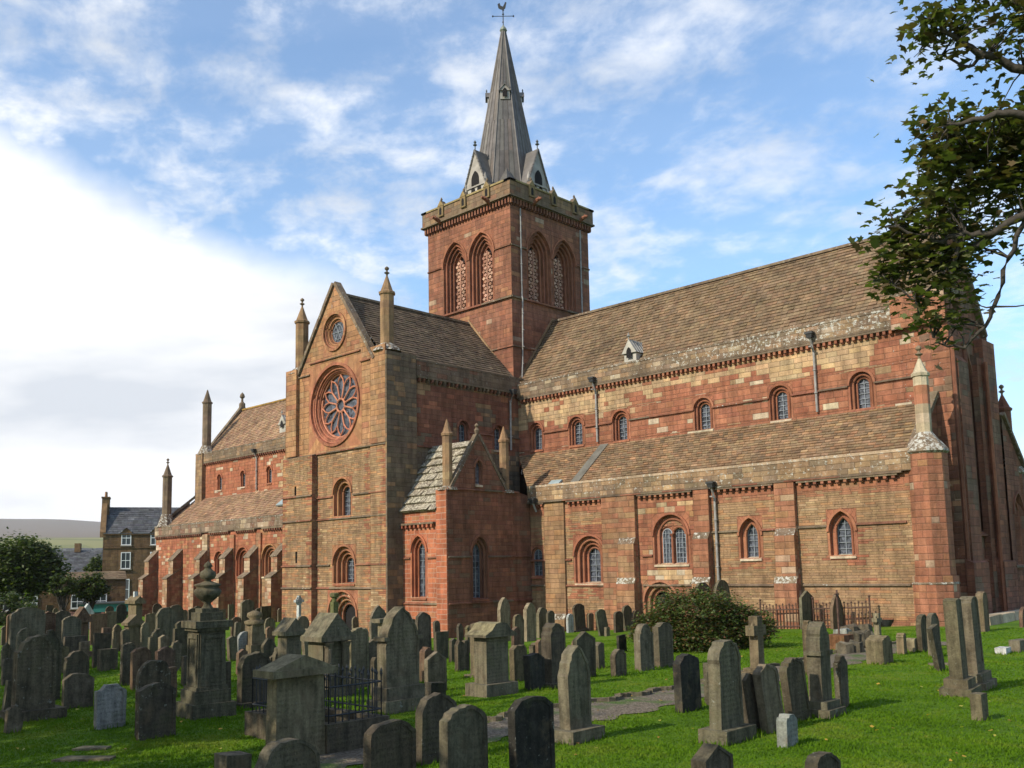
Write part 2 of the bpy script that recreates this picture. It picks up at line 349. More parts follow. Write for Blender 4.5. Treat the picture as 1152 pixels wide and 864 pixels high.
def wall(mb, P, u0, u1, z0, z1, colf, holes=(), course=.3, blen=(.4, .85), L=None, R=None, brk=()):
    L = L or (lambda z: u0); R = R or (lambda z: u1)
    zs = {z0, z1}
    for h in holes:
        for z in (h[2], h[3]):
            if z0 < z < z1: zs.add(z)
    for z in brk:
        if z0 < z < z1: zs.add(z)
    ks = sorted(zs); rows = []
    for a, b in zip(ks, ks[1:]):
        n = max(1, round((b-a)/course))
        w = [1+rng.uniform(-.25, .25) for _ in range(n)]; s = sum(w); t = a
        for q in w:
            rows.append((t, t+q/s*(b-a))); t += q/s*(b-a)
    for za, zb in rows:
        l0, l1, r0, r1 = L(za), L(zb), R(za), R(zb)
        if r0-l0 < .02 and r1-l1 < .02: continue
        lo, hi = min(l0, l1), max(r0, r1)
        iv = [(lo, hi)]
        for h in holes:
            if h[2] < (za+zb)/2 < h[3]:
                nv = []
                for a, b in iv:
                    if h[1] <= a or h[0] >= b: nv.append((a, b)); continue
                    if h[0] > a: nv.append((a, h[0]))
                    if h[1] < b: nv.append((h[1], b))
                iv = nv
        for a, b in iv:
            if b-a < .003: continue
            cut = [a]; t = a+rng.uniform(.3, 1)*blen[1]
            while t < b-blen[0]*.6:
                cut.append(t); t += rng.uniform(*blen)
            cut.append(b)
            for p, q in zip(cut, cut[1:]):
                c = colf((p+q)/2, (za+zb)/2)
                pa, pb = max(p, l0), max(p, l1); qa, qb = min(q, r0), min(q, r1)
                if p <= lo+1e-6: pa, pb = l0, l1
                if q >= hi-1e-6: qa, qb = r0, r1
                if qa < pa: qa = pa = (qa+pa)/2
                if qb < pb: qb = pb = (qb+pb)/2
                d = rng.uniform(0, .012)
                mb.face([P(pa, za, d), P(qa, za, d), P(qb, zb, d), P(pb, zb, d)], c, [(0, 0), (1, 0), (1, 1), (0, 1)])
    # backing sheet just behind so that the joints never open
def soft(c, wl, k=.42):
    """pull a block towards the mean colour of its wall: neighbouring blocks come from one quarry"""
    t = sum(a for a, b in wl); m = [sum(a*sum(q[i] for q in b)/len(b) for a, b in wl)/t for i in range(3)]
    return tuple(c[i]*(1-k)+m[i]*k for i in range(3))
def cf(*wl, lich=0.0, a=.11):
    def f(u, z):
        c = jit(soft(pick(rng, *wl), wl), rng, a, .03); return c+((lich(u, z) if callable(lich) else lich),)
    return f
def pbox(mb, P, u0, u1, z0, z1, d0, d1, col, slope=0.0):
    """box on wall: d0 = how far it stands out, d1 = how deep it goes in; slope lowers the outer top edge"""
    a = [P(u0, z0, -d0), P(u1, z0, -d0), P(u1, z0, d1), P(u0, z0, d1)]
    b = [P(u0, z1-slope, -d0), P(u1, z1-slope, -d0), P(u1, z1, d1), P(u0, z1, d1)]
    mb.hexa(a, b, col)
def pbox_blocks(mb, P, u0, u1, z0, z1, d0, colf, course=.3, blen=(.4, .8), top=None, slope=0.0, sides=True):
    """a projecting pier whose front and sides are built of blocks"""
    wall(mb, lambda u, z, d=0: P(u, z, d-d0), u0, u1, z0, z1-slope, colf, course=course, blen=blen)
    if sides:
        for us, sg in ((u0, 1), (u1, -1)):
            wall(mb, lambda q, z, d=0, us=us, sg=sg: P(us+sg*d, z, -q), 0, d0, z0, z1-slope, colf, course=course, blen=(.3, .6))
            mb.face([P(us, z1-slope, -d0), P(us, z1-slope, 0), P(us, z1, 0)], colf(us, z1))
    mb.face([P(u0, z1-slope, -d0), P(u1, z1-slope, -d0), P(u1, z1, 0), P(u0, z1, 0)], top or colf(u0, z1))
def outline(uc, z0, w, h, s, kind, n=14, k=1.0):
    """left foot, up, over the arch, right foot; s = outward offset from the glass"""
    hw = w/2+s; pts = []
    if kind == 'round':
        zs = z0+h-w/2
        for i in range(n+1):
            a = math.pi*(1-i/n); pts.append((uc+hw*math.cos(a), zs+hw*math.sin(a)))
    else:
        R = w*k; zs = z0+h-math.sqrt(max(0, R*R-(R-w/2)**2))
        cl = uc-w/2+R; RR = R+s; am = math.acos((cl-uc)/RR)
        for i in range(n//2+1):
            a = am*i/(n//2); pts.append((cl-RR*math.cos(a), zs+RR*math.sin(a)))
        cr = uc+w/2-R
        for i in range(n//2-1, -1, -1):
            a = am*i/(n//2); pts.append((cr+RR*math.cos(a), zs+RR*math.sin(a)))
    return [(uc-hw, z0)]+pts+[(uc+hw, z0)], zs
def opening(parent, P, uc, z0, w, h, kind, orders, rw, step, colf, name='window', hole=None, glass='glass', bars=(1, 5), hood=True, sill=True, k=1.0, m=.12, label=None, mat='wall', lou=None, alt=None):
    """an arched opening with stepped orders; returns the hole cut in the wall"""
    mb = MB()
    S = orders*rw
    o0, zs = outline(uc, z0, w, h, S, kind, k=k)
    U0, U1 = uc-w/2-S-m, uc+w/2+S+m; ZT = max(p[1] for p in o0)+m
    def proj(p):
        if p[1] <= zs: return (U0 if p[0] < uc else U1, p[1])
        dx, dz = p[0]-uc, p[1]-zs
        t = 1e9
        if dx < 0: t = min(t, (U0-uc)/dx)
        if dx > 0: t = min(t, (U1-uc)/dx)
        if dz > 0: t = min(t, (ZT-zs)/dz)
        return (uc+dx*t, zs+dz*t)
    q = [proj(p) for p in o0]
    for i in range(len(o0)-1):
        c = colf(uc, z0)
        mb.face([P(*q[i]), P(*q[i+1]), P(*o0[i+1]), P(*o0[i])], c, [(0, 1), (1, 1), (1, 0), (0, 0)])
        a, b = q[i], q[i+1]
        if abs(a[0]-b[0]) > 1e-5 and abs(a[1]-b[1]) > 1e-5:
            cn = (U0 if a[0] < uc-1e-6 and abs(a[0]-U0) < 1e-4 else U1, ZT)
            mb.face([P(*a), P(*cn), P(*b)], c)
    d = 0.0; cur = o0
    for j in range(orders+1):
        last = j == orders
        dn = d+(step if not last else step*.8)
        for i in range(len(cur)-1):
            mb.face([P(*cur[i], d), P(*cur[i+1], d), P(*cur[i+1], dn), P(*cur[i], dn)], colf(uc, z0))
        d = dn
        if not last:
            nx, _ = outline(uc, z0, w, h, S-(j+1)*rw, kind, k=k)
            for i in range(len(cur)-1):
                c = colf(uc, z0)
                if alt and 0 < i < len(cur)-2 and i % 2: c = jit(rng.choice(alt), rng)
                mb.face([P(*cur[i], d), P(*cur[i+1], d), P(*nx[i+1], d), P(*nx[i], d)], c, [(0, 1), (1, 1), (1, 0), (0, 0)])
            cur = nx
            # a roll moulding (shaft) in the angle
            if rw > .1:
                mb.tube([P(*p_, d-.03) for p_ in cur], .045, 5, colf(uc, z0), cap=False)
    if hood:
        a, _ = outline(uc, z0, w, h, S+.02, kind, k=k); b, _ = outline(uc, z0, w, h, S+.13, kind, k=k)
        a, b = a[1:-1], b[1:-1]; c = colf(uc, z0)
        for i in range(len(a)-1):
            mb.face([P(*a[i], -.07), P(*a[i+1], -.07), P(*b[i+1], -.07), P(*b[i], -.07)], c)
            mb.face([P(*b[i], -.07), P(*b[i+1], -.07), P(*b[i+1], 0.02), P(*b[i], 0.02)], c)
            mb.face([P(*a[i], -.07), P(*a[i+1], -.07), P(*a[i+1], 0.02), P(*a[i], 0.02)], c)
        for e in (0, -1):
            mb.face([P(*a[e], -.07), P(*b[e], -.07), P(*b[e], .02), P(*a[e], .02)], c)
    if sill:
        c = jit(rng.choice(PALE if rng.random() < .4 else RED), rng)
        mb.hexa([P(uc-w/2-S-.02, z0-.14, -.06), P(uc+w/2+S+.02, z0-.14, -.06), P(uc+w/2+S+.02, z0-.14, d+.02), P(uc-w/2-S-.02, z0-.14, d+.02)],
                [P(uc-w/2-S-.02, z0-.05, -.06), P(uc+w/2+S+.02, z0-.05, -.06), P(uc+w/2+S+.02, z0+.06, d+.02), P(uc-w/2-S-.02, z0+.06, d+.02)], c)
    fo = mb.build(name, M[mat], parent, ORI)
    if label: fo['label'] = label
    g = MB(); gl, _ = outline(uc, z0, w, h, 0, kind, k=k)
    g.face([P(*p, d-.01) for p in gl])
    g.build('glass' if glass in ('glass', 'pane') else ('door_leaf' if name == 'doorway' else 'backing'), M[glass], fo, ORI)
    if bars:
        b = MB(); nb = 1
        for i in range(1, bars[0]+1):
            u = uc-w/2+w*i/(bars[0]+1); t = max(p[1] for p in gl)-abs(u-uc)*1.0
            pbox(b, P, u-.013, u+.013, z0, t-.02, -(d-.07), d-.02, (.3, .3, .3))
        for i in range(1, bars[1]+1):
            z = z0+h*i/(bars[1]+1)
            us = [p[0] for p in gl if p[1] > z]
            lw = w/2 if z < zs else max([abs(x-uc) for x in us] or [.05])*.97
            pbox(b, P, uc-lw, uc+lw, z-.011, z+.011, -(d-.065), d-.02, (.3, .3, .3))
        fr_i, _ = outline(uc, z0, w, h, -.045, kind, k=k)
        for i in range(len(gl)-1):
            b.face([P(*gl[i], d-.06), P(*gl[i+1], d-.06), P(*fr_i[i+1], d-.06), P(*fr_i[i], d-.06)])
        b.build('glazing_bars', M['bars'], fo, ORI)
    if lou: lou(fo, P, uc, z0, w, h, d, zs)
    return (U0, U1, z0, ZT)
def hole_of(uc, z0, w, h, kind, orders, rw, k=1.0, m=.12):
    o, _ = outline(uc, z0, w, h, orders*rw, kind, k=k)
    return (uc-w/2-orders*rw-m, uc+w/2+orders*rw+m, z0, max(p[1] for p in o)+m)
def wallwin(mb, P, u0, u1, z0, z1, colf, specs, **kw):
    """wall with arched openings; specs are dicts for opening()"""
    hs = list(kw.pop('holes', []))
    for s in specs:
        hs.append(hole_of(s['uc'], s['z0'], s['w'], s['h'], s['kind'], s['orders'], s['rw'], s.get('k', 1.0), s.get('m', .12)))
    wall(mb, P, u0, u1, z0, z1, colf, holes=hs, **kw)
    for s in specs: opening(cath, P, **s)
def string(mb_, P, u0, u1, z, col=None, h=.11, d=.09):
    mb = MB(); n = max(1, int(abs(u1-u0)/1.3))
    for i in range(n):
        a = u0+(u1-u0)*i/n; b = u0+(u1-u0)*(i+1)/n
        c = jit(rng.choice(GREY+DRED), rng)+(rng.uniform(0, .6),)
        pbox(mb, P, a, b, z-h/2, z+h/2, d, .03, c, slope=.05)
    mb.build('string_course', M['wall'], cath, ORI)
def corbels(P, u0, u1, z0, z1, sp=.42, wd=.2, d=.24, cols=None, name='corbel_table'):
    sp *= .8; wd *= .68; z0 = z1-(z1-z0)*.85; d *= .85
    mb = MB(); n = max(1, round((u1-u0)/sp)); cols = cols or RED
    pbox(mb, P, u0, u1, z1-.10, z1, d+.02, .05, jit(rng.choice(GREY), rng)+(.5,))
    for i in range(n):
        u = u0+(i+.5)*(u1-u0)/n; c = jit(rng.choice(cols), rng)
        pbox(mb, P, u-wd/2, u+wd/2, z0+.06, z1-.10, d, .03, c)
        pbox(mb, P, u-wd/2, u+wd/2, z0, z0+.06, d*.6, .03, c)
    return mb.build(name, M['wall'], cath, ORI)
def roof(name, A, B, C_, D_, cols, rowh=.26, tw=(.24, .42), lich=.15, lift=.035, mat='tile', lichf=None, parent=None):
    """A,B eave ends; C_,D_ ridge ends above B,A. Courses of overlapping stone tiles"""
    A, B, C_, D_ = [Vector(q) for q in (A, B, C_, D_)]
    mb = MB(); n = max(1, int(((D_-A).length+(C_-B).length)/2/rowh))
    nrm = (B-A).cross(D_-A).normalized()
    if nrm.z < 0: nrm = -nrm
    for i in range(n):
        t0, t1 = i/n, (i+1)/n
        l0, r0, l1, r1 = A.lerp(D_, t0), B.lerp(C_, t0), A.lerp(D_, t1), B.lerp(C_, t1)
        W = (r0-l0).length; x = -rng.uniform(0, .2)
        while x < W:
            y = x+rng.uniform(*tw); a, b = max(0, x)/W, min(1, y/W)
            if W-y < .1: b = 1; y = W+1
            lf = lift*rng.uniform(.6, 1.7); c = jit(soft(rng.choice(cols), [(1, cols)], .35), rng, .13, .03)+((lichf(a, t0) if lichf else lich),)
            if len(cols) > 3 and rng.random() < .012: c = tuple(q*1.45 for q in c[:3])+(c[3],)
            p = [l0.lerp(r0, a)+nrm*lf, l0.lerp(r0, b)+nrm*lf, l1.lerp(r1, b)+nrm*.004, l1.lerp(r1, a)+nrm*.004]
            mb.face(p, c, [(0, 0), (1, 0), (1, 1), (0, 1)])
            q = [l0.lerp(r0, a)-nrm*.05, l0.lerp(r0, b)-nrm*.05]
            mb.face([q[0], q[1], p[1], p[0]], c)
            x = y
    o = mb.build(name, M[mat], parent or cath, ORI)
    return o
def beam(mb, a, b, w, h, col):
    a, b = Vector(a), Vector(b); t = (b-a).normalized(); s = t.cross(Vector((0, 0, 1))).normalized()*w/2; u = s.cross(t).normalized()*h
    mb.hexa([a-s, a+s, b+s, b-s], [a-s+u, a+s+u, b+s+u, b-s+u], col)
def coping(a, b, w=.4, h=.22, name='coping', cols=GREY):
    mb = MB(); a, b = Vector(a), Vector(b); n = max(1, int((b-a).length/.8))
    for i in range(n): beam(mb, a.lerp(b, i/n), a.lerp(b, (i+1)/n), w*rng.uniform(.95, 1.05), h, jit(rng.choice(cols), rng)+(.6,))
    return mb.build(name, M['wall'], cath, ORI)
def pinnacle(x, y, z0, z1, zc, r=.45, n=8, base=True, cols=TAN, finial=True, zb=None):
    mb = MB(); c = jit(rng.choice(cols), rng)+(.25,)
    k = max(2, int((z1-z0)/.38))
    for i in range(k):
        a, b = z0+(z1-z0)*i/k, z0+(z1-z0)*(i+1)/k
        mb.lathe([(r, 0), (r, b-a)], (x, y, a), n, jit(rng.choice(cols), rng)+(.3,), rot=math.pi/8)
    mb.lathe([(r*1.18, 0), (r*1.22, .12), (r*.92, .2), (r*.10, zc-z1)], (x, y, z1), n, c, rot=math.pi/8)
    if base:
        zb = zb if zb is not None else z0-.6
        mb.lathe([(r*2.1, 0), (r*1.9, .15), (r*1.15, z0-zb), (r*1.05, z0-zb+.04)], (x, y, zb), n, jit(rng.choice(GREY), rng)+(.9,), rot=math.pi/8)
    o = mb.build('pinnacle', M['wall'], cath, ORI)
    if finial:
        f = MB(); f.lathe([(.05, 0), (.06, .12), (.17, .2), (.06, .27), (.05, .34), (.13, .42), (.12, .5), (.02, .58)], (x, y, zc-.06), 8, jit(rng.choice(GREY), rng))
        f.build('finial', M['wall'], o, ORI)
    return o
def pipe(pts, r=.06, hop=True, name='downpipe'):
    mb = MB(); mb.tube(pts, r, 8)
    z = pts[0][2]-.5
    while z > pts[-1][2]:
        t = [p for p in pts if p[2] >= z][-1]
        mb.lathe([(r*1.5, 0), (r*1.5, .06)], (t[0], t[1], z), 8); z -= 1.1
    o = mb.build(name, M['pipe'], cath, ORI)
    if hop:
        p = pts[0]; h = MB(); h.hexa([(p[0]-.13, p[1]-.1, p[2]-.05), (p[0]+.13, p[1]-.1, p[2]-.05), (p[0]+.13, p[1]+.12, p[2]-.05), (p[0]-.13, p[1]+.12, p[2]-.05)],
               [(p[0]-.16, p[1]-.14, p[2]+.14), (p[0]+.16, p[1]-.14, p[2]+.14), (p[0]+.16, p[1]+.13, p[2]+.14), (p[0]-.16, p[1]+.13, p[2]+.14)], (.2, .2, .2), top=(.03, .03, .03))
        h.box(p[0]-.2, p[0]+.2, p[1]-.17, p[1]+.14, p[2]+.14, p[2]+.24)
        h.build('hopper', M['darkiron'], o, ORI)

YA, YC, XR = 39.16, 42.32, -45.2
XE = -15.5
# ---- choir aisle, south wall, one panel per bay
def lichtop(u, z): return .2
rub = dict(course=.105, blen=(.25, .8))
win = lambda uc, z0, w, h, kind='round', orders=2, rw=.16, step=.16, colf=cf((1, RED)), **k: dict(uc=uc, z0=z0, w=w, h=h, kind=kind, orders=orders, rw=rw, step=step, colf=colf, **k)
mb = MB(); P = PS(YA)
def aisle_col(u, z):
    red_in = False
    for (ru, rz0, rz1, hw) in ((-32.35, .9, 4.9, 1.2), (-22.73, 2.3, 4.8, .8), (-18.3, 2.3, 4.8, .8)):
        if abs(u-ru) < hw*rng.uniform(.75, 1.15) and rz0 < z < rz1: red_in = True
    p = nzf(u, z, 1.0, .4)+rng.uniform(-.35, .35)
    W = (0.3, RED)
    if z > 5.45: c = pick(rng, (.85, RED), (.15, TAN))
    elif z < .35: c = pick(rng, (.5, RED), (.5, ORG))
    elif red_in and rng.random() < .7: c = rng.choice(RED)
    elif p > (.45 if u < -28.9 else .95): c = pick(rng, (.7, RED), (.3, ORG))
    elif p < -.75: c = pick(rng, (.4, YEL), (.6, TAN))
    else: c = pick(rng, (.86, TAN), (.14, ORG))
    m = TAN[0]; k = .25
    c = tuple(q*(1-k)+m_*k for q, m_ in zip(c, m)) if not red_in else c
    return jit(c, rng, .09, .03)+(.05+(.22 if z > 4.6 else 0),)
def aisle_redbay(u, z):
    c = pick(rng, (.75, RED), (.15, ORG), (.10, PALE)) if z > 1.6 else pick(rng, (.6, RED), (.4, TAN))
    if z > 4.9 and rng.random() < .25: c = rng.choice(YEL)
    if 1.65 < z < 2.5 and -28.3 < u < -26: c = rng.choice(YEL+PALE)
    return jit(c, rng)+(.1,)
wallwin(mb, P, -36.6, -31.3, -1.4, 5.55, aisle_col, [win(-36.16, 2.12, .62, 1.5, orders=1, rw=.1, step=.12, bars=(1, 4), hood=False),
        win(-32.33, 1.75, .85, 1.85, 'round', 3, .2, .15)], brk=(5.45,), **rub)
wall(mb, P, -31.3, -29.1, -1.4, 6.2, aisle_col, **rub)
# the bay with the paired window under one arch, and the blocked doorway below it
sp2 = [dict(uc=-27.12, z0=2.66, w=1.62, h=2.2, kind='round', orders=1, rw=.2, step=.2, colf=cf((1, RED)), glass='hole', bars=None, name='window_arch')]
dh = hole_of(-27.86, -1.4, 1.1, 2.75, 'round', 2, .2)
wallwin(mb, P, -29.1, -25.6, -1.4, 5.7, aisle_redbay, sp2, holes=[dh], course=.24, blen=(.35, .7))
opening(cath, P, -27.86, -1.4, 1.1, 2.75, 'round', 2, .2, .14, cf((.7, RED), (.3, TAN)), name='doorway', glass='hole', bars=None, sill=False)
# paired lights stand inside the recess
for uc in (-27.53, -26.71):
    pass
wallwin(mb, P, -25.6, -21.3, -1.4, 5.7, aisle_col, [win(-22.73, 2.85, .66, 1.6, 'pointed', 1, .2, .22)], brk=(5.45,), **rub)
wallwin(mb, P, -21.3, XE+.35, -1.4, 5.75, aisle_col, [win(-18.3, 2.87, .72, 1.65, 'pointed', 1, .2, .22)], brk=(5.45,), **rub)
wall(mb, P, -36.6, -31.3, 5.55, 6.2, cf((.8, RED), (.2, TAN)), course=.25)
wall(mb, P, -29.1, -25.6, 5.7, 6.2, cf((.8, RED), (.2, TAN)), course=.25)
wall(mb, P, -25.6, XE+.35, 5.7, 6.25, cf((.9, RED), (.1, TAN)), course=.25)
mb.build('choir_aisle_wall', M['wall'], cath, ORI)
# paired lights plate
def paired():
    mb = MB(); d0 = .36
    Pq = lambda u, z, d=0.0: (u, YA+d0-.14+d, z)
    hs = [hole_of(uc, 2.70, .60, 1.72, 'round', 1, .07, m=.03) for uc in (-27.53, -26.71)]
    hs = [(-27.9, -27.13, 2.70, hs[0][3]), (-27.11, -26.34, 2.70, hs[1][3])]
    # plate following the big arch
    def Lf(z):
        zs = 2.66+2.2-.81; r = .81
        return -27.12-(.81 if z < zs else math.sqrt(max(0, r*r-(z-zs)**2)))
    def Rf(z): return -54.24-Lf(z)
    wall(mb, Pq, -27.93, -26.31, 2.66, 4.85, cf((.6, RED), (.4, TAN)), holes=hs, course=.12, blen=(.2, .4), L=Lf, R=Rf)
    o = mb.build('window_plate', M['wall'], cath, ORI)
    for uc in (-27.515, -26.725):
        opening(cath, Pq, uc, 2.70, .60, 1.72, 'round', 1, .07, .07, cf((1, RED)), m=.015, hood=False, sill=False, bars=(2, 6))
    c = MB(); c.tube([(-27.12, YA+.12, 2.68), (-27.12, YA+.12, 4.1)], .06, 8, RED[0]); c.lathe([(.07, 0), (.13, .14)], (-27.12, YA+.12, 4.0), 8, RED[1])
    c.tube([Pq(-26.725+.37*math.cos(a), 4.10+.37*math.sin(a), -.05) for a in [math.pi*i/10 for i in range(11)]], .06, 6, RED[2])
    c.build('shaft', M['wall'], o, ORI)
paired()
# string courses of the aisle
mb = MB()
string(mb, P, -25.4, -23.3, 4.12); string(mb, P, -22.2, -21.3, 4.12); string(mb, P, -20.3, -18.95, 4.15); string(mb, P, -17.65, XE, 4.18)
string(mb, P, -36.6, -33.6, 3.0); string(mb, P, -31.2, -30.1, 3.0); string(mb, P, -28.9, -28.25, 3.1)
string(mb, P, -36.6, -30.2, 1.62); string(mb, P, -28.9, -25.7, 1.62); string(mb, P, -24.7, -21.4, 1.62); string(mb, P, -20.2, XE, 1.62)
string(mb, P, -36.6, XE, 6.24, d=.26)
for a, b in ((-36.4, -35.4), (-33.75, -31.3), (-29.0, -25.7), (-24.35, -21.35), (-20.2, -15.7)):
    corbels(P, a, b, 5.88, 6.2)
# buttress strips with a sloped set-off and a plinth
def buttress(u0, u1, zt, off, ulo=None, plinth=1.7, cols=((.5, RED), (.3, TAN), (.2, ORG)), d=.22, d2=.42, P=P):
    mb = MB(); f = cf(*cols, lich=.1); ulo = u0 if ulo is None else ulo
    pbox_blocks(mb, P, u0, u1, -1.4, zt, d, f, course=.26)
    pbox_blocks(mb, lambda u, z, q=0: P(u, z, q-d), ulo, u1+.003, -1.4, off+.28, d2-d, f, course=.28, top=jit(GREY[1], rng)+(.75,), slope=.32)
    pbox_blocks(mb, lambda u, z, q=0: P(u, z, q-d2), ulo-.05, u1+.06, -1.4, plinth+.3, .14, f, course=.3, top=jit(GREY[2], rng)+(.9,), slope=.3)
    return mb.build('buttress', M['wall'], cath, ORI)
buttress(-35.45, -34.0, 6.2, -.2, cols=((.7, TAN), (.3, ORG)), plinth=-.2, d=.12, d2=.2)
buttress(-31.3, -29.12, 6.2, 3.75, ulo=-30.15, cols=((.4, RED), (.4, TAN), (.1, ORG)))
buttress(-25.62, -24.75, 6.2, 3.85, cols=((.7, RED), (.2, TAN)))
buttress(-21.3, -20.32, 6.2, 3.85, cols=((.6, RED), (.3, ORG), (.1, PALE)))
# parapet of the aisle
mb = MB()
for a, b in ((-36.6, -30), (-30, XE+.45)):
    wall(mb, lambda u, z, d=0: (u, YA-.2+d, z), a, b, 6.28, 7.05, cf((.42, GREY), (.5, TAN), (.16, YEL), lich=.62), course=.26)
mb.box(-36.6, XE+.45, YA-.22, YA+.22, 7.05, 7.17, PALE[2]+(.7,)); mb.box(-36.6, XE+.45, YA-.2, YA+.2, 6.26, 6.29, GREY[0])
mb.build('parapet', M['wall'], cath, ORI)
TILE = [lin(124, 104, 80), lin(118, 98, 76), lin(130, 110, 83), lin(124, 98, 75), lin(114, 96, 76), lin(128, 102, 76)]
TILEO = TILE+[lin(146, 114, 84), lin(150, 110, 80), lin(146, 122, 90), lin(152, 118, 84), lin(140, 112, 86)]
DTILE = [lin(106, 90, 73), lin(98, 82, 67), lin(112, 95, 75), lin(102, 87, 71)]
roof('choir_aisle_roof', (-36.9, YA+.2, 7.0), (XE, YA+.2, 7.0), (XE, YC, 9.5), (-40.4, YC, 9.5), TILEO, rowh=.24, lichf=lambda a, t: .45 if t < .1 else .12)
# lead valley strip and little roof light on the aisle roof
mb = MB(); 
def onroof(x, t, up=.06): return Vector((x, YA+.2+(YC-YA-.2)*t, 7.0+2.5*t))+Vector((0, -.65, .76))*up
mb.face([onroof(-33.9, 0), onroof(-33.3, 0), onroof(-33.3, 1), onroof(-33.9, 1)], lin(112, 108, 98)); 
mb.build('lead_strip', M['lead'], cath, ORI)
mb = MB(); mb.hexa([onroof(-35.4, .04, .05), onroof(-34.6, .04, .05), onroof(-34.6, .14, .05), onroof(-35.4, .14, .05)], [onroof(-35.4, .04, .16), onroof(-34.6, .04, .16), onroof(-34.6, .14, .14), onroof(-35.4, .14, .14)], (.3, .36, .36))
mb.build('roof_light', M['lead'], cath, ORI)
# ---- choir clerestory
def cler_col(u, z):
    yb = 11.1 if u < -29.8 else (12.0 if u < -23 else (11.45 if u < -17.6 else 99))
    yb += rng.uniform(-.15, .15)
    if z > yb: c = pick(rng, (.9, YEL), (.1, RED)) if nzf(u, z, .9, 2) < .55 else pick(rng, (.6, RED), (.4, YEL))
    else: c = pick(rng, (.93, RED), (.04, PALE), (.03, TAN))
    return jit(c, rng, .09, .03)+(.05+(.4 if u > -17 else 0),)
mb = MB(); P = PS(YC)
wallwin(mb, P, -40.4, XE, 8.9, 12.98, cler_col, [win(u, z, .62, h, 'round', 2, .12, .13) for u, z, h in
        ((-38.9, 9.75, 1.4), (-35.68, 9.72, 1.4), (-32.4, 9.65, 1.4), (-26.96, 9.62, 1.4), (-22.54, 9.6, 1.42), (-18.41, 9.6, 1.45))], course=.26, blen=(.3, .8))
for a, b in ((-38.3, -36.3), (-35.0, -33.0), (-31.8, -27.55), (-26.4, -23.15), (-21.95, -19.05), (-17.8, XE)): string(mb, P, a, b, 10.72)
wall(mb, PS(YC-.24), -40.3, -16.7, 13.12, 13.85, cf((.5, GREY), (.2, TAN), (.12, PALE), lich=lambda u, z: .45+.34*max(0, min(1, (u+34)/10))), course=.25)
mb.box(-40.3, -16.7, YC-.26, YC+.3, 13.85, 13.95, GREY[0]+(.8,)); mb.box(-40.3, -16.7, YC-.24, YC, 13.06, 13.13, GREY[1])
mb.build('clerestory_wall', M['wall'], cath, ORI)
corbels(P, -40.1, -16.7, 12.68, 13.06, sp=.36, wd=.19)
roof('choir_roof', (-41.1, YC+.2, 13.55), (XE-.2, YC+.2, 13.55), (XE-.2, 46.6, 18.88), (-41.1, 46.6, 18.88), TILE, rowh=.25, lichf=lambda a, t: (.62 if t < .12 else (.40 if t > .9 else .1+.2*a)))
roof('choir_roof', (XE-.2, 50.68, 13.55), (-41.1, 50.68, 13.55), (-41.1, 46.6, 18.88), (XE-.2, 46.6, 18.88), TILE, rowh=.6, tw=(.8, 1.2))
coping((-41.1, 46.6, 18.83), (XE-.4, 46.6, 18.83), .34, .14, 'ridge_stone')
pipe([(-34.05, YC-.42, 13.2), (-34.05, YC-.12, 12.6), (-34.05, YC-.1, 9.7)])
pipe([(-20.6, YC-.42, 13.3), (-20.6, YC-.12, 12.6), (-20.6, YC-.1, 9.7)])
pipe([(-24.45, YA-.4, 6.25), (-24.45, YA-.14, 5.7), (-24.45, YA-.12, .2)])
pipe([(-36.0, YA-.4, 6.2), (-36.0, YA-.14, 5.7)], hop=True)
def dormer(x, y, z, s=1.0):
    mb = MB(); c = lin(150, 146, 138); w = .42*s
    mb.hexa([(x-w, y, z), (x+w, y, z), (x+w, y+1.6, z), (x-w, y+1.6, z)], [(x-w, y, z+.75), (x+w, y, z+.75), (x+w, y+1.6, z+.75), (x-w, y+1.6, z+.75)], lin(168, 162, 150))
    A, B, C_ = (x-w-.1, y-.12, z+.7), (x+w+.1, y-.12, z+.7), (x, y-.12, z+1.5)
    A2, B2, C2 = [(q[0], q[1]+2.2, q[2]) for q in (A, B, C_)]
    mb.face([A, B, C_], lin(160, 154, 142)); mb.face([A, C_, C2, A2], c); mb.face([C_, B, B2, C2], c)
    for i in range(5): 
        t = .1+i*.25; mb.tube([(A[0]-.01, y+t, A[2]), (x, y+t, z+1.53), (B[0]+.01, y+t, B[2])], .025, 5, c)
    o = mb.build('dormer', M['lead'], cath, ORI)
    h = MB(); pts, _ = outline(x, z+.42, .34*s, .62, 0, 'pointed'); h.face([(u, y-.13, q) for u, q in pts]); h.build('opening', M['hole'], o, ORI)
    f = MB(); f.lathe([(.03, 0), (.04, .15), (.12, .2), (.05, .28), (.02, .42)], (x, y-.1, z+1.48), 6, c); f.build('finial', M['lead'], o, ORI)
dormer(-31.9, 42.75, 13.9, 1.0)
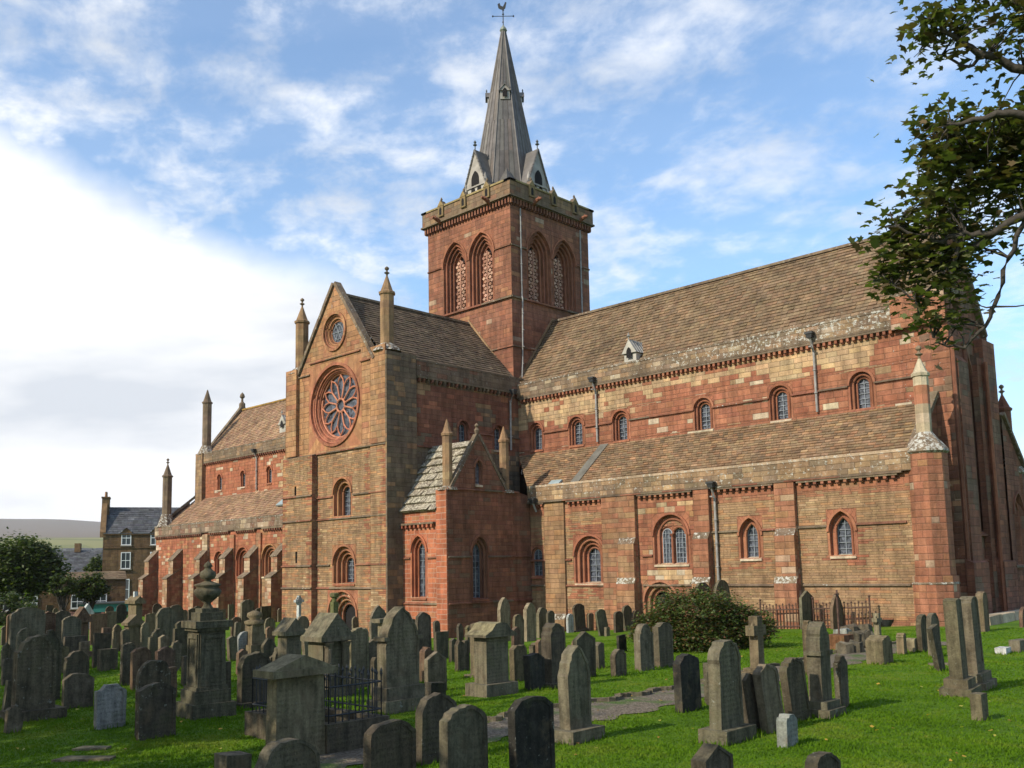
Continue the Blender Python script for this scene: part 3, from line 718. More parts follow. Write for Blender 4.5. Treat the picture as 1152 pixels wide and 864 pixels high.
# ---- chapel in the corner of transept and choir
XC0, XC1, YCh = -40.36, -36.6, 32.89
PC = [lin(166, 98, 68), lin(158, 92, 66), lin(172, 106, 74), lin(152, 90, 68)]
mb = MB(); P = PS(YCh)
wallwin(mb, P, XC0, XC1, -1.6, 5.7, cf((.92, PC), (.08, ORG), lich=0), [win(-38.9, 1.16, .58, 2.9, 'pointed', 2, .15, .13, cf((1, PC)), mat='pink', bars=(1, 8))], course=.25, blen=(.35, .6))
string(mb, P, XC0, -39.6, 3.25); string(mb, P, -38.2, XC1, 3.25); string(mb, P, XC0, XC1, .85)
mb.build('chapel_wall', M['pink'], cath, ORI)
corbels(P, XC0+.1, XC1-.9, 4.72, 5.1, sp=.42, wd=.2, cols=PC)
mb = MB(); P = PE(XC1); P0 = PS(YCh)
def gL(z): return 32.89 if z < 6.85 else 33.3+(z-6.85)/(9.75-6.85)*(35.2-33.3)
def gR(z): return 39.16 if z < 6.85 else 37.2-(z-6.85)/(9.75-6.85)*(37.2-35.2)
wallwin(mb, P, 32.89, 39.16, -1.6, 9.75, cf((.80, DRED), (.12, RED), (.08, GREY), lich=.1), [win(35.14, 1.03, .62, 2.95, 'pointed', 2, .14, .14, cf((1, DRED)), bars=(1, 8)), win(35.17, 7.1, .34, 1.2, 'pointed', 1, .07, .1, cf((1, DRED)), bars=None, hood=True, m=.05)],
        course=.25, blen=(.35, .65), L=gL, R=gR, brk=(6.85,))
string(mb, P, 32.89, 34.5, 3.25); string(mb, P, 35.8, 39.16, 3.25); string(mb, P, 32.89, 39.16, .85); string(mb, P, 32.89, 38.2, 6.8)
mb.build('chapel_wall', M['wall'], cath, ORI)
mb = MB()
pbox_blocks(mb, PS(YCh), -37.4, -36.58, -1.6, 6.75, .1, cf((1, PC)), course=.28, top=PALE[0]+(.8,))
mb.build('buttress', M['pink'], cath, ORI)
SL = [lin(132, 122, 106), lin(122, 110, 94), lin(142, 132, 116), lin(110, 98, 84)]
roof('chapel_roof', (XC0, YCh-.15, 5.7), (XC1-.75, YCh-.15, 5.7), (XC1-.1, 35.2, 9.55), (XC0, 35.2, 9.55), SL, rowh=.5, tw=(.3, .7), lich=.9, lift=.10)
roof('chapel_roof', (XC1-.1, 38.4, 6.2), (XC0, 38.4, 6.2), (XC0, 35.2, 9.55), (XC1-.1, 35.2, 9.55), SL, rowh=.5, tw=(.35, .6), lich=.6, lift=.08)
coping((XC1-.12, 33.2, 6.75), (XC1-.12, 35.2, 9.75), .3, .16); coping((XC1-.12, 37.3, 6.75), (XC1-.12, 35.2, 9.75), .3, .16)
pinnacle(-36.95, 33.25, 6.9, 9.6, 10.5, r=.28, cols=TAN, zb=6.72, finial=False); pinnacle(-36.95, 37.5, 6.9, 9.6, 10.5, r=.28, cols=TAN, zb=6.72, finial=False)
mb = MB(); mb.lathe([(.1, 0), (.16, .2), (.06, .35), (.13, .45), (.02, .6)], (XC1-.12, 35.2, 9.85), 6, GREY[0]); mb.build('finial', M['wall'], cath, ORI)
# ---- south transept
XW, XT, YT = -50.0, -40.36, 31.92
mb = MB(); P = PS(YT)
def fr_low(u, z):
    edge = u > -40.9 or u < -49.6 or abs(u+47.1) < .25 or abs(u+42.0) < .2
    for (wu, wz, wr) in ((-44.4, 6.6, 1.25), (-44.3, 2.6, 1.35)):
        if math.hypot(u-wu, z-wz) < wr and rng.random() < .35: edge = True
    c = pick(rng, (.55, RED), (.45, ORG)) if edge and rng.random() < .75 else (pick(rng, (.8, TAN), (.2, ORG)) if nzf(u, z, .8, 5) < .6 else pick(rng, (.6, TAN), (.4, YEL)))
    return jit(c, rng, .10, .03)+(.08,)
wallwin(mb, P, XW, XT, -1.8, 9.5, fr_low, [win(-44.42, 5.75, .84, 1.7, 'round', 2, .2, .2, cf((1, RED+ORG))), win(-44.25, 1.95, .82, 1.45, 'round', 3, .2, .17, cf((1, RED+ORG)))],
        holes=[hole_of(-44.4, -1.8, 1.3, 2.6, 'round', 3, .22)], course=.11, blen=(.22, .7))
opening(cath, P, -44.4, -1.8, 1.3, 2.6, 'round', 3, .22, .18, cf((.8, RED), (.2, ORG)), name='doorway', glass='hole', bars=None, sill=False, alt=PALE)
for z in (7.08, 5.62, 2.98, 1.69):
    if z == 7.08: string(mb, P, -46.9, -45.35, 6.9); string(mb, P, -43.4, XT, 6.9)
    elif z == 2.98: string(mb, P, -46.9, -45.6, z); string(mb, P, -43.2, XT, z)
    else: string(mb, P, -46.9, XT, z)
mb.build('transept_wall', M['wall'], cath, ORI)
# upper stage with the rose, and the gable
mb = MB()
def gl(z): return XW if z < 14.35 else -48.85+(z-14.35)/(19.35-14.35)*(3.6)
def gr(z): return XT if z < 14.35 else -41.6-(z-14.35)/(19.35-14.35)*(3.6)
RC = (XR, 12.25); OC = (XR, 16.6)
wall(mb, P, XW, XT, 9.5, 19.35, cf((.72, ORG), (.15, TAN), (.13, RED), lich=.08, a=.10), holes=[(RC[0]-2.6, RC[0]+2.6, RC[1]-2.6, RC[1]+2.6), (OC[0]-1.15, OC[0]+1.15, OC[1]-1.15, OC[1]+1.15)], course=.31, blen=(.5, 1.0), L=gl, R=gr, brk=(14.35,))
string(mb, P, XW, XT, 9.5, d=.12); string(mb, P, -49.2, -47.7, 14.4); string(mb, P, -42.7, -41.2, 14.4); string(mb, P, -47.7, -42.7, 15.05)
mb.build('transept_gable', M['wall'], cath, ORI)
def circle(c, r, n=48): return [(c[0]+r*math.cos(2*math.pi*i/n), c[1]+r*math.sin(2*math.pi*i/n)) for i in range(n+1)]
def roundwin(P, c, half, radii, depths, name, petals, colf, gcol='glass'):
    mb = MB(); n = 48; o = circle(c, radii[0])
    for i in range(n):
        a = 2*math.pi*i/n; b = 2*math.pi*(i+1)/n
        def pr(t):
            k = half/max(abs(math.cos(t)), abs(math.sin(t))); return (c[0]+k*math.cos(t), c[1]+k*math.sin(t))
        mb.face([P(*pr(a)), P(*pr(b)), P(*o[i+1]), P(*o[i])], cf((.7, ORG), (.3, RED))(0, 0))
    d = -.1; cur = o
    for j in range(len(radii)):
        r2 = radii[j+1] if j+1 < len(radii) else None
        dn = depths[j]
        for i in range(n): mb.face([P(*cur[i], d), P(*cur[i+1], d), P(*cur[i+1], dn), P(*cur[i], dn)], colf(0, 0))
        mb.tube([P(*p_, dn-.03) for p_ in circle(c, radii[j]-.05)], .06, 5, colf(0, 0), cap=False)
        if j == 0:   # raised outer ring
            oo = circle(c, radii[0]+.16)
            for i in range(n):
                mb.face([P(*cur[i], -.1), P(*cur[i+1], -.1), P(*oo[i+1], -.1), P(*oo[i], -.1)], colf(0, 0)); mb.face([P(*oo[i], -.1), P(*oo[i+1], -.1), P(*oo[i+1], .01), P(*oo[i], .01)], colf(0, 0))
        d = dn
        if r2:
            nx = circle(c, r2)
            for i in range(n): mb.face([P(*cur[i], d), P(*cur[i+1], d), P(*nx[i+1], d), P(*nx[i], d)], colf(0, 0), [(0, 1), (1, 1), (1, 0), (0, 0)])
            cur = nx
    o_ = mb.build(name, M['wall'], cath, ORI)
    g = MB(); g.face([P(*p, d-.01) for p in circle(c, radii[-1])[:-1]]); g.build('glass', M[gcol], o_, ORI)
    t = MB(); PK = [lin(196, 132, 104), lin(186, 120, 94)]
    R = radii[-1]; dd = d-.10
    if petals:
        rh, rs, rt = R*.20, R*.62, R*.93
        t.tube([P(*p, dd) for p in circle(c, rh, 24)], .07, 6, PK[0], cap=False)
        t.tube([P(*p, dd) for p in circle(c, R-.03, 48)], .06, 6, PK[0], cap=False)
        pl = lambda r, a: (c[0]+r*math.cos(a), c[1]+r*math.sin(a))
        for k in range(petals):
            a = 2*math.pi*k/petals+math.pi/2+math.pi/petals; h = math.pi/petals
            t.tube([P(*pl(rh, a), dd), P(*pl(rs, a), dd)], .055, 6, jit(PK[0], rng))
            t.tube([P(*pl(rs, a), dd), P(*pl(R*.80, a+h*.45), dd), P(*pl(rt, a+h), dd)], .05, 6, jit(PK[1], rng))
            t.tube([P(*pl(rs, a), dd), P(*pl(R*.80, a-h*.45), dd), P(*pl(rt, a-h), dd)], .05, 6, jit(PK[1], rng))
            t.tube([P(*pl(rt, a+h), dd), P(*pl(R, a+h), dd)], .05, 6, PK[1])
        t.build('tracery', M['wall'], o_, ORI)
    else:
        for k in range(3):
            a = math.pi*k/3; t.tube([P(c[0]+R*math.cos(a), c[1]+R*math.sin(a), d-.05), P(c[0]-R*math.cos(a), c[1]-R*math.sin(a), d-.05)], .02, 5)
        t.tube([P(*p, d-.05) for p in circle(c, R*.6, 24)], .02, 5, cap=False); t.build('glazing_bars', M['bars'], o_, ORI)
roundwin(P, RC, 2.6, (2.3, 2.08, 1.92), (.12, .30, .55), 'rose_window', 12, cf((.8, RED), (.2, [lin(176, 110, 86)])))
roundwin(P, OC, 1.15, (1.02, .86, .72), (.10, .2, .32), 'round_window', 0, cf((.6, ORG), (.4, RED)))
for zc_, hh in ((7.43, .5), (3.48, .6)):
    pass
# the broad stair pier at the west side and the thin corner piers
def slotpier():
    mb = MB(); f = fr_low; d0 = .38
    Pp = lambda u, z, d=0: P(u, z, d-d0)
    hs = [(-48.72, -48.54, 7.15, 7.7), (-48.58, -48.40, 3.15, 3.82)]
    wall(mb, Pp, XW-.003, -46.9, -1.8, 9.42, f, holes=hs, course=.11, blen=(.22, .7))
    for us, sg in ((XW-.003, 1), (-46.9, -1)):
        wall(mb, lambda q, z, d=0, us=us, sg=sg: P(us+sg*d, z, -q), 0, d0, -1.8, 9.42, cf((.7, DRED), (.3, TAN)), course=.2, blen=(.3, .5))
    mb.face([P(XW-.003, 9.42, -d0), P(-46.9, 9.42, -d0), P(-46.9, 9.55, 0), P(XW-.003, 9.55, 0)], GREY[0])
    for z in (7.08, 5.62, 2.98, 1.69): string(mb, Pp, XW, -46.9, z)
    o = mb.build('stair_pier', M['wall'], cath, ORI)
    for h in hs:
        s = MB(); pbox(s, Pp, h[0]-.03, h[1]+.03, h[2]-.03, h[3]+.03, -.08, .2, (.01, .01, .01)); s.build('slit', M['hole'], o, ORI)
slotpier()
mb = MB(); f = cf((.6, ORG), (.3, TAN), (.1, RED), lich=.15)
pbox_blocks(mb, P, XW-.003, -48.85, 9.55, 14.9, .22, f, course=.31); mb.build('corner_pier', M['wall'], cath, ORI)
mb = MB(); pbox_blocks(mb, P, -41.68, XT+.003, 9.55, 15.0, .1, f, course=.31); mb.build('corner_pier', M['wall'], cath, ORI)
mb = MB(); pbox_blocks(mb, P, -41.75, XT+.003, -1.8, 9.45, .06, fr_low, course=.11, blen=(.22, .7)); mb.build('corner_pier', M['wall'], cath, ORI)
coping((-49.0, YT+.1, 14.3), (XR, YT+.1, 19.45), .45, .2); coping((-41.45, YT+.1, 14.3), (XR, YT+.1, 19.45), .45, .2)
pinnacle(-40.95, 32.45, 15.1, 17.98, 19.1, r=.40, zb=14.7, cols=TAN); pinnacle(-49.4, 32.45, 15.1, 17.98, 19.1, r=.40, zb=14.7, cols=TAN)
# east wall of the transept
mb = MB(); P = PE(XT)
def te(u, z):
    if z > 12.9 or u < 33.9: c = pick(rng, (.8, GREY), (.2, TAN))
    elif z < 9.6: c = pick(rng, (.8, GREY), (.2, TAN))
    else: c = pick(rng, (.7, GREY), (.3, TAN)) if nzf(u, z, 1.1, 3)+rng.uniform(-.2, .2) > .45 else pick(rng, (.9, DRED), (.1, RED))
    return jit(c, rng, .10, .03)+(.2,)
wallwin(mb, P, YT, YC, -1.8, 13.35, te, [win(u, 9.75, .52, 1.35, 'round', 1, .14, .16, cf((1, DRED))) for u in (37.6, 40.5)], course=.28)
string(mb, P, YT, 37.1, 9.5); string(mb, P, 38.1, 40.0, 10.6); string(mb, P, 41, YC, 10.6)
pbox_blocks(mb, P, YT-.1, 33.95, -1.8, 14.6, .13, te, course=.28)
wall(mb, PE(XT+.16), 33.95, YC, 13.5, 14.3, cf((.8, GREY), (.2, DRED), lich=.45), course=.27); mb.box(XT-.2, XT+.18, 33.95, YC+.4, 14.3, 14.4, GREY[1]+(.5,)); mb.box(XT-.1, XT+.16, 33.95, YC, 13.44, 13.5, GREY[1])
mb.build('transept_wall', M['wall'], cath, ORI)
corbels(P, 34.0, YC-.1, 13.1, 13.45, sp=.4, wd=.19, cols=DRED+GREY)
pipe([(XT+.4, 41.5, 13.3), (XT+.12, 41.5, 12.8), (XT+.1, 41.5, 9.8)])
mb = MB(); P = PW(XW); wall(mb, P, YT, YC, -1.8, 14.3, te, course=.5, blen=(.8, 1.4)); mb.build('transept_wall', M['wall'], cath, ORI)
roof('transept_roof', (XT-.2, YT+.3, 14.1), (XT-.2, 42.8, 14.1), (XR, 42.8, 18.9), (XR, YT+.3, 18.9), DTILE, rowh=.24, tw=(.26, .42), lich=.3, lift=.03)
roof('transept_roof', (XW+.2, 42.8, 14.1), (XW+.2, YT+.3, 14.1), (XR, YT+.3, 18.9), (XR, 42.8, 18.9), DTILE, rowh=.24, tw=(.26, .42), lich=.3, lift=.03)
coping((XR, YT+.2, 18.86), (XR, 42.75, 18.86), .3, .14, 'ridge_stone')
mb = MB(); beam(mb, (-41.0, 42.7, 14.2), (XR, 42.7, 19.1), .12, .12, TAN[0]+(.3,)); beam(mb, (-41.06, 42.62, 13.7), (-41.06, 46.6, 19.05), .12, .12, TAN[1]+(.3,)); mb.build('flashing', M['wall'], cath, ORI)
# ---- tower
TX0, TX1, TY0, TY1 = -49.24, -41.1, 42.72, 50.6
def louvre(fo, P, uc, z0, w, h, d, zs):
    b = MB(); PKL = [lin(190, 150, 128), lin(174, 134, 112), lin(160, 118, 98)]
    z = z0; i = 0
    pbox(b, P, uc-.05, uc+.05, z0, zs+.5, -(d-.3), d-.1, PKL[2])
    while z < z0+h-.5:
        hw = w/2 if z < zs else w/2*max(.1, 1-(z-zs)/(h-(zs-z0)))
        for k in range(-1, 2):
            u = uc+k*w/2.9+(.075 if i % 2 else -.075)
            if abs(u-uc) < hw-.02:
                s_ = .15; c = jit(rng.choice(PKL), rng)
                b.hexa([P(u-s_, z, d-.26), P(u, z-.13, d-.26), P(u+s_, z, d-.26), P(u, z+.13, d-.26)], [P(u-s_, z, d-.12), P(u, z-.13, d-.12), P(u+s_, z, d-.12), P(u, z+.13, d-.12)], c)
        z += .235; i += 1
    b.build('pierced_louvre', M['wall'], fo, ORI)
TC = cf((.66, DRED), (.28, RED), (.03, ORG), (.03, PALE), lich=.08)
for P, a, b, cs, nm in ((PS(TY0), TX0, TX1, (-46.47, -43.85), 's'), (PE(TX1), TY0, TY1, (45.38, 47.93), 'e'), (PN(TY1), TX0, TX1, (), 'n'), (PW(TX0), TY0, TY1, (), 'w')):
    mb = MB()
    sp = [dict(uc=u, z0=20.05, w=.86, h=4.05, kind='pointed', orders=4, rw=.18, step=.17, colf=cf((.7, RED), (.3, DRED)), glass='hole', bars=None, name='belfry_opening', k=1.15, m=.05, sill=False, lou=louvre) for u in cs]
    wallwin(mb, P, a, b, 13.0, 26.1, TC, sp, course=.3, blen=(.4, .95))
    string(mb, P, a-.05, b+.05, 16.72); string(mb, P, a-.1, b+.1, 19.96, h=.16, d=.16)
    if cs:
        string(mb, P, a, cs[0]-1.25, 23.42); string(mb, P, cs[1]+1.25, b, 23.42)
    else: string(mb, P, a, b, 23.42)
    mb.build('tower_wall', M['wall'], cath, ORI)
    corbels(P, a-.2, b+.2, 26.0, 26.62, sp=.36, wd=.19, d=.26, cols=DRED)
    mb = MB(); PP = lambda u, z, d=0, P=P: P(u, z, d-.28)
    wall(mb, PP, a-.28, b+.28, 26.64, 27.62, cf((.5, GREY), (.4, TAN), (.1, DRED), lich=.15), course=.3)
    pbox(mb, PP, a-.34, b+.34, 27.62, 27.74, .06, .5, lin(150, 132, 92)); pbox(mb, PP, a-.34, b+.34, 26.56, 26.66, .1, .3, GREY[0])
    wall(mb, lambda u, z, d=0: P(u, z, .16+d), a, b, 26.6, 27.62, cf((1, GREY)), course=.5, blen=(1, 2))
    pr = mb.build('parapet', M['wall'], cath, ORI)
    for t in (.22, .5, .78):
        u = a+(b-a)*t; g = MB(); w2 = .26
        lo = [PP(u-w2, 26.95, -.12), PP(u+w2, 26.95, -.12), PP(u+w2, 26.95, .3), PP(u-w2, 26.95, .3)]
        hi = [PP(u-w2, 27.7, -.12), PP(u+w2, 27.7, -.12), PP(u+w2, 27.7, .3), PP(u-w2, 27.7, .3)]
        g.hexa(lo, hi, lin(128, 108, 76))
        g.face([PP(u-w2-.05, 27.7, -.14), PP(u+w2+.05, 27.7, -.14), PP(u, 28.1, -.14)], lin(140, 120, 84)); g.face([PP(u-w2-.05, 27.7, -.14), PP(u, 28.1, -.14), PP(u, 28.1, .3), PP(u-w2-.05, 27.7, .3)], GREY[0]); g.face([PP(u+w2+.05, 27.7, -.14), PP(u, 28.1, -.14), PP(u, 28.1, .3), PP(u+w2+.05, 27.7, .3)], GREY[0])
        g.lathe([(.05, 0), (.09, .12), (.02, .25)], PP(u, 28.08, 0), 6, GREY[0])
        o = g.build('gablet', M['wall'], pr, ORI)
        h = MB(); pts, _ = outline(u, 27.05, .24, .55, 0, 'pointed'); h.face([PP(q, z, -.125) for q, z in pts]); h.build('niche', M['hole'], pr, ORI)
    if nm in 'se':
        for t in (.2, .8) if nm == 's' else (.25, .85):
            u = a+(b-a)*t; g = MB(); g.tube([P(u, 26.55, -.2), P(u, 26.72, -.55), P(u, 26.78, -1.0)], [.13, .15, .07], 7, DRED[0]); g.lathe([(.02, 0), (.16, .1), (.05, .3)], P(u, 26.62, -.75), 6, DRED[1]); g.build('gargoyle', M['wall'], pr, ORI)
pipe([(TX1+.12, 43.55, 26.0), (TX1+.1, 43.55, 20.1), (TX1+.2, 43.5, 19.9), (TX1+.1, 43.5, 16), (TX1+.1, 43.35, 14.0)], r=.05, hop=False)
pipe([(TX1+.12, 49.6, 26.0), (TX1+.1, 49.6, 19.0)], r=.05, hop=False)
mb = MB(); mb.box(TX0+.1, TX1-.1, TY0+.1, TY1-.1, 26.8, 26.9, (.15, .15, .14)); mb.build('tower_roof', M['lead'], cath, ORI)
# ---- spire
CXs, CYs = -45.2, 46.65
LD = [lin(100, 94, 89), lin(92, 86, 81), lin(106, 100, 95), lin(98, 88, 80)]
mb = MB()
def oct_(r, k, z): a = math.pi/8+math.pi/4*k; return Vector((CXs+r*math.cos(a), CYs+r*math.sin(a), z))
Z0, Z1 = 27.0, 41.5; r0, r1 = 2.92, .13
for k in range(8):
    nseg = 6; zsr = [27.0, 29.0, 31.5, 34.0, 36.5, 39.0, 41.5]
    for j in range(6):
        ta, tb = (zsr[j]-Z0)/(Z1-Z0), (zsr[j+1]-Z0)/(Z1-Z0)
        a0, a1 = oct_(r0+(r1-r0)*ta, k, zsr[j]), oct_(r0+(r1-r0)*ta, k+1, zsr[j]); b0, b1 = oct_(r0+(r1-r0)*tb, k, zsr[j+1]), oct_(r0+(r1-r0)*tb, k+1, zsr[j+1])
        ns = 5 if j < 3 else (3 if j < 5 else 1)
        for s in range(ns):
            mb.face([a0.lerp(a1, s/ns), a0.lerp(a1, (s+1)/ns), b0.lerp(b1, (s+1)/ns), b0.lerp(b1, s/ns)], jit(rng.choice(LD), rng, .1))
            if s: mb.tube([a0.lerp(a1, s/ns), b0.lerp(b1, s/ns)], .028, 4, jit(lin(80, 73, 66), rng, .1), cap=False)
        mb.tube([a0, b0], .06, 6, LD[0], cap=False)
mb.lathe([(.2, 0), (.28, .12), (.22, .3), (.1, .45), (.05, .55)], (CXs, CYs, 41.35), 8, lin(120, 124, 112))
# square broach skirt
for k, (sx, sy) in enumerate(((1, 1), (-1, 1), (-1, -1), (1, -1))):
    cx_, cy_ = CXs+sx*3.3, CYs+sy*3.3
    top = Vector((CXs+sx*1.7, CYs+sy*1.7, 30.0)); A = Vector((CXs+sx*3.3, CYs+sy*1.2, 27.0)); B = Vector((CXs+sx*1.2, CYs+sy*3.3, 27.0)); Cn = Vector((cx_, cy_, 27.0))
    mb.face([A, Cn, top], jit(LD[0], rng)); mb.face([Cn, B, top], jit(LD[1], rng))
spire = mb.build('spire', M['lead'], cath, ORI)
def lucarne(dx, dy, dist, z, s, big=True):
    t = Vector((-dy, dx, 0)); n_ = Vector((dx, dy, 0)); o = Vector((CXs, CYs, z))+n_*dist
    Q = lambda a, b, c: o+t*a+Vector((0, 0, b))-n_*c
    mb = MB(); WH = [lin(158, 152, 142), lin(150, 142, 132)]; w = .8*s; H = 1.7*s; back = (1.5 if big else .7)*s
    mb.hexa([Q(-w, 0, 0), Q(w, 0, 0), Q(w, 0, back), Q(-w, 0, back)], [Q(-w, H, 0), Q(w, H, 0), Q(w, H, back), Q(-w, H, back)], WH[0])
    ap = 3.9*s if big else 2.6*s
    mb.face([Q(-w*1.25, H*.85, -.08), Q(w*1.25, H*.85, -.08), Q(0, ap, -.08)], WH[1])
    rc = LD[2]
    mb.face([Q(-w*1.3, H*.8, -.12), Q(0, ap+.03, -.12), Q(0, ap+.03, back*1.3), Q(-w*1.3, H*.8, back*1.3)], rc); mb.face([Q(w*1.3, H*.8, -.12), Q(0, ap+.03, -.12), Q(0, ap+.03, back*1.3), Q(w*1.3, H*.8, back*1.3)], rc)
    for sg in (-1, 1):
        mb.tube([Q(sg*w*1.28, H*.82, -.12), Q(0, ap, -.12)], .05*s+.01, 5, rc)
        if big:
            for i in range(1, 9):
                p = Q(sg*w*1.28, H*.82, -.12).lerp(Q(0, ap, -.12), i/9.5); mb.lathe([(.0, -.09), (.09, 0), (0, .1)], p, 5, rc)
            mb.lathe([(.09, 0), (.09, H*.9), (.14, H), (.02, H+.5)], Q(sg*w*1.1, 0, -.05), 6, WH[1])
    fz = Q(0, ap, -.05); mb.lathe([(.04, -.05), (.04, .25*s), (.15*s, .33*s), (.05, .42*s), (.1*s, .52*s), (.02, .65*s)], fz, 6, lin(90, 92, 92))
    l = mb.build('lucarne', M['lead'], spire, ORI)
    h = MB()
    if big:
        for uu in (-.28*s, .28*s):
            pts, _ = outline(uu, .55*s, .36*s, 1.0*s, 0, 'pointed'); h.face([Q(a, b, .01-.03) for a, b in pts])
        pts, _ = outline(0, 1.55*s, .7*s, .95*s, 0, 'pointed'); h.face([Q(a, b, -.10) for a, b in pts])
    else:
        pts, _ = outline(0, .3*s, .8*s, 1.6*s, 0, 'pointed'); h.face([Q(a, b, -.10) for a, b in pts])
    h.build('lucarne_opening', M['hole'], spire, ORI)
for dx, dy in ((1, 0), (0, 1), (-1, 0), (0, -1)): lucarne(dx, dy, 3.0, 27.2, 1.08)
q = math.sqrt(.5)
for dx, dy in ((q, q), (-q, q), (-q, -q), (q, -q)): lucarne(dx, dy, 1.25, 35.6, .42, False)
mb = MB(); mb.tube([(CXs, CYs, 41.8), (CXs, CYs, 43.15)], .035, 6)
for dx, dy in ((q, q), (q, -q)): mb.tube([(CXs-.75*dx, CYs-.75*dy, 42.6), (CXs+.75*dx, CYs+.75*dy, 42.6)], .025, 5)
for dx, dy in ((q, q), (q, -q), (-q, q), (-q, -q)): mb.lathe([(.0, -.1), (.08, 0), (0, .1)], (CXs+.75*dx, CYs+.75*dy, 42.6), 5)
mb.lathe([(0, -.1), (.09, 0), (0, .1)], (CXs, CYs, 42.75), 6)
VZ = -.15
pr_ = [(-.42, 43.35), (-.48, 43.75), (-.30, 43.9), (-.22, 43.6), (0, 43.5), (.14, 43.8), (.2, 43.98), (.32, 43.93), (.28, 43.75), (.2, 43.35), (.03, 43.2), (-.2, 43.22)]
f1 = [(CXs+a*q*.8, CYs+a*q*.8+.02, 43.1+(z-43.2)*.75) for a, z in pr_]; f2 = [(x+.03, y-.05, z) for x, y, z in f1]
mb.hexa(f1, f2, (.2, .2, .2)); mb.build('weathervane', M['darkiron'], spire, ORI)
# ---- east end of the choir
mb = MB()
EC = lambda u, z: jit(soft(pick(rng, (.85, DRED), (.15, RED)) if nzf(u, z, .8, 1)+rng.uniform(-.25, .25) < .5 else pick(rng, (1, GREY)), [(1, DRED)], .3), rng, .1, .03)+(.2,)
P = PE(-15.62)
def el(z): return 42.3 if z < 13.6 else 42.5+(z-13.6)/(19.4-13.6)*4.1
def er(z): return 50.95 if z < 13.6 else 50.7-(z-13.6)/(19.4-13.6)*4.1
wallwin(mb, P, 42.3, 50.95, -1, 19.4, EC, [dict(uc=46.6, z0=3.9, w=2.6, h=8.6, kind='pointed', orders=4, rw=.24, step=.16, colf=cf((.8, DRED), (.2, GREY)), bars=(3, 14), name='east_window')], course=.3, L=el, R=er, brk=(13.6,))
for u0, u1, sg in ((42.22, 43.95, 1), (49.25, 50.98, -1)):
    if sg < 0:
        pbox_blocks(mb, P, u0, u1, -1, 13.4, .42, EC, course=.3); pbox_blocks(mb, P, u0-.1, u1, -1, 2.6, .65, EC, course=.3, slope=.15); pbox_blocks(mb, P, 48.6, 49.3, -1, 12.6, .3, EC, course=.3, slope=.2); mb.tube([P(49.2, -1, -.5), P(49.2, 12.2, -.5)], .1, 6, RED[0]); continue
    pbox_blocks(mb, P, u0, u1, -1, 14.2, 1.25, EC, course=.3)
    pbox_blocks(mb, lambda u, z, d=0: P(u, z, d-1.25), u0+.25, u1-.25, -1, 11.5, .22, EC, course=.3, slope=.3)
    pbox_blocks(mb, lambda u, z, d=0: P(u, z, d-1.25), u0-.08, u1+.08, -1, 2.6, .35, EC, course=.3, slope=.15)
    q0, q1 = (43.95, 44.5) if sg > 0 else (48.7, 49.25)
    pbox_blocks(mb, P, q0, q1, -1, 12.8, .55, EC, course=.3, slope=.3)
    for uu, dd in ((q0+.05, .62), (q1, .2), (u0+.1, 1.33), (u1-.1, 1.33)): mb.tube([P(uu, -1, -dd), P(uu, 12.2, -dd)], .1, 6, jit(rng.choice(DRED), rng))
string(mb, P, 44.5, 48.7, 3.75, h=.16, d=.2); string(mb, P, 44.5, 48.7, 2.55, d=.14)
mb.build('choir_east_wall', M['wall'], cath, ORI)
wall_s = MB()   # south flank of the corner buttress in line with the clerestory
wall(wall_s, PS(42.22), XE-.12, -14.37, -1, 12.9, cf((.82, RED), (.10, PALE), (.08, ORG), lich=.35), course=.3, blen=(.4, .7)); wall(wall_s, PS(42.0), -16.75, -14.37, 12.9, 14.4, cf((.82, RED), (.10, PALE), (.08, ORG), lich=.35), course=.3, blen=(.4, .7)); wall_s.build('corner_pier', M['wall'], cath, ORI)
mb = MB(); mb.hexa([(-16.75, 42.0, 14.38), (-14.37, 42.0, 14.38), (-14.37, 43.95, 14.38), (-16.75, 43.95, 14.38)], [(-16.75, 42.0, 14.55), (-14.37, 42.0, 14.55), (-14.37, 43.95, 14.6), (-16.75, 43.95, 14.6)], GREY[0]+(.7,)); mb.build('coping', M['wall'], cath, ORI)
pinnacle(-15.2, 43.0, 14.55, 16.6, 17.8, r=.6, cols=GREY, base=False)
coping((-15.6, 42.7, 13.7), (-15.6, 46.6, 19.5), .5, .22); coping((-15.6, 50.5, 13.7), (-15.6, 46.6, 19.5), .5, .22)
for ya, yb, yw in ((YA, 42.25, 40.9), (54.05, 50.95, 52.4)):
    lo, hi = min(ya, yb), max(ya, yb); s = 1 if ya < yb else -1
    mb = MB(); P = PE(-15.1)
    if s > 0: L_ = lambda z: lo if z < 7.0 else lo+.2+(z-7.0)/2.7*(hi-lo-.2); R_ = lambda z: hi
    else: L_ = lambda z: lo; R_ = lambda z: hi if z < 7.0 else hi-.2-(z-7.0)/2.7*(hi-lo-.2)
    wallwin(mb, P, lo, hi, -1, 9.65, EC, [dict(uc=yw, z0=2.3, w=.8, h=3.2, kind='pointed', orders=2, rw=.16, step=.2, colf=cf((1, DRED)), bars=(1, 8))], course=.28, L=L_, R=R_, brk=(7.0,))
    string(mb, P, lo, hi, 2.2, h=.14, d=.16)
    mb.build('choir_east_wall', M['wall'], cath, ORI)
    coping((-15.15, ya+.1*s, 7.0), (-15.15, yb, 9.75), .4, .2)
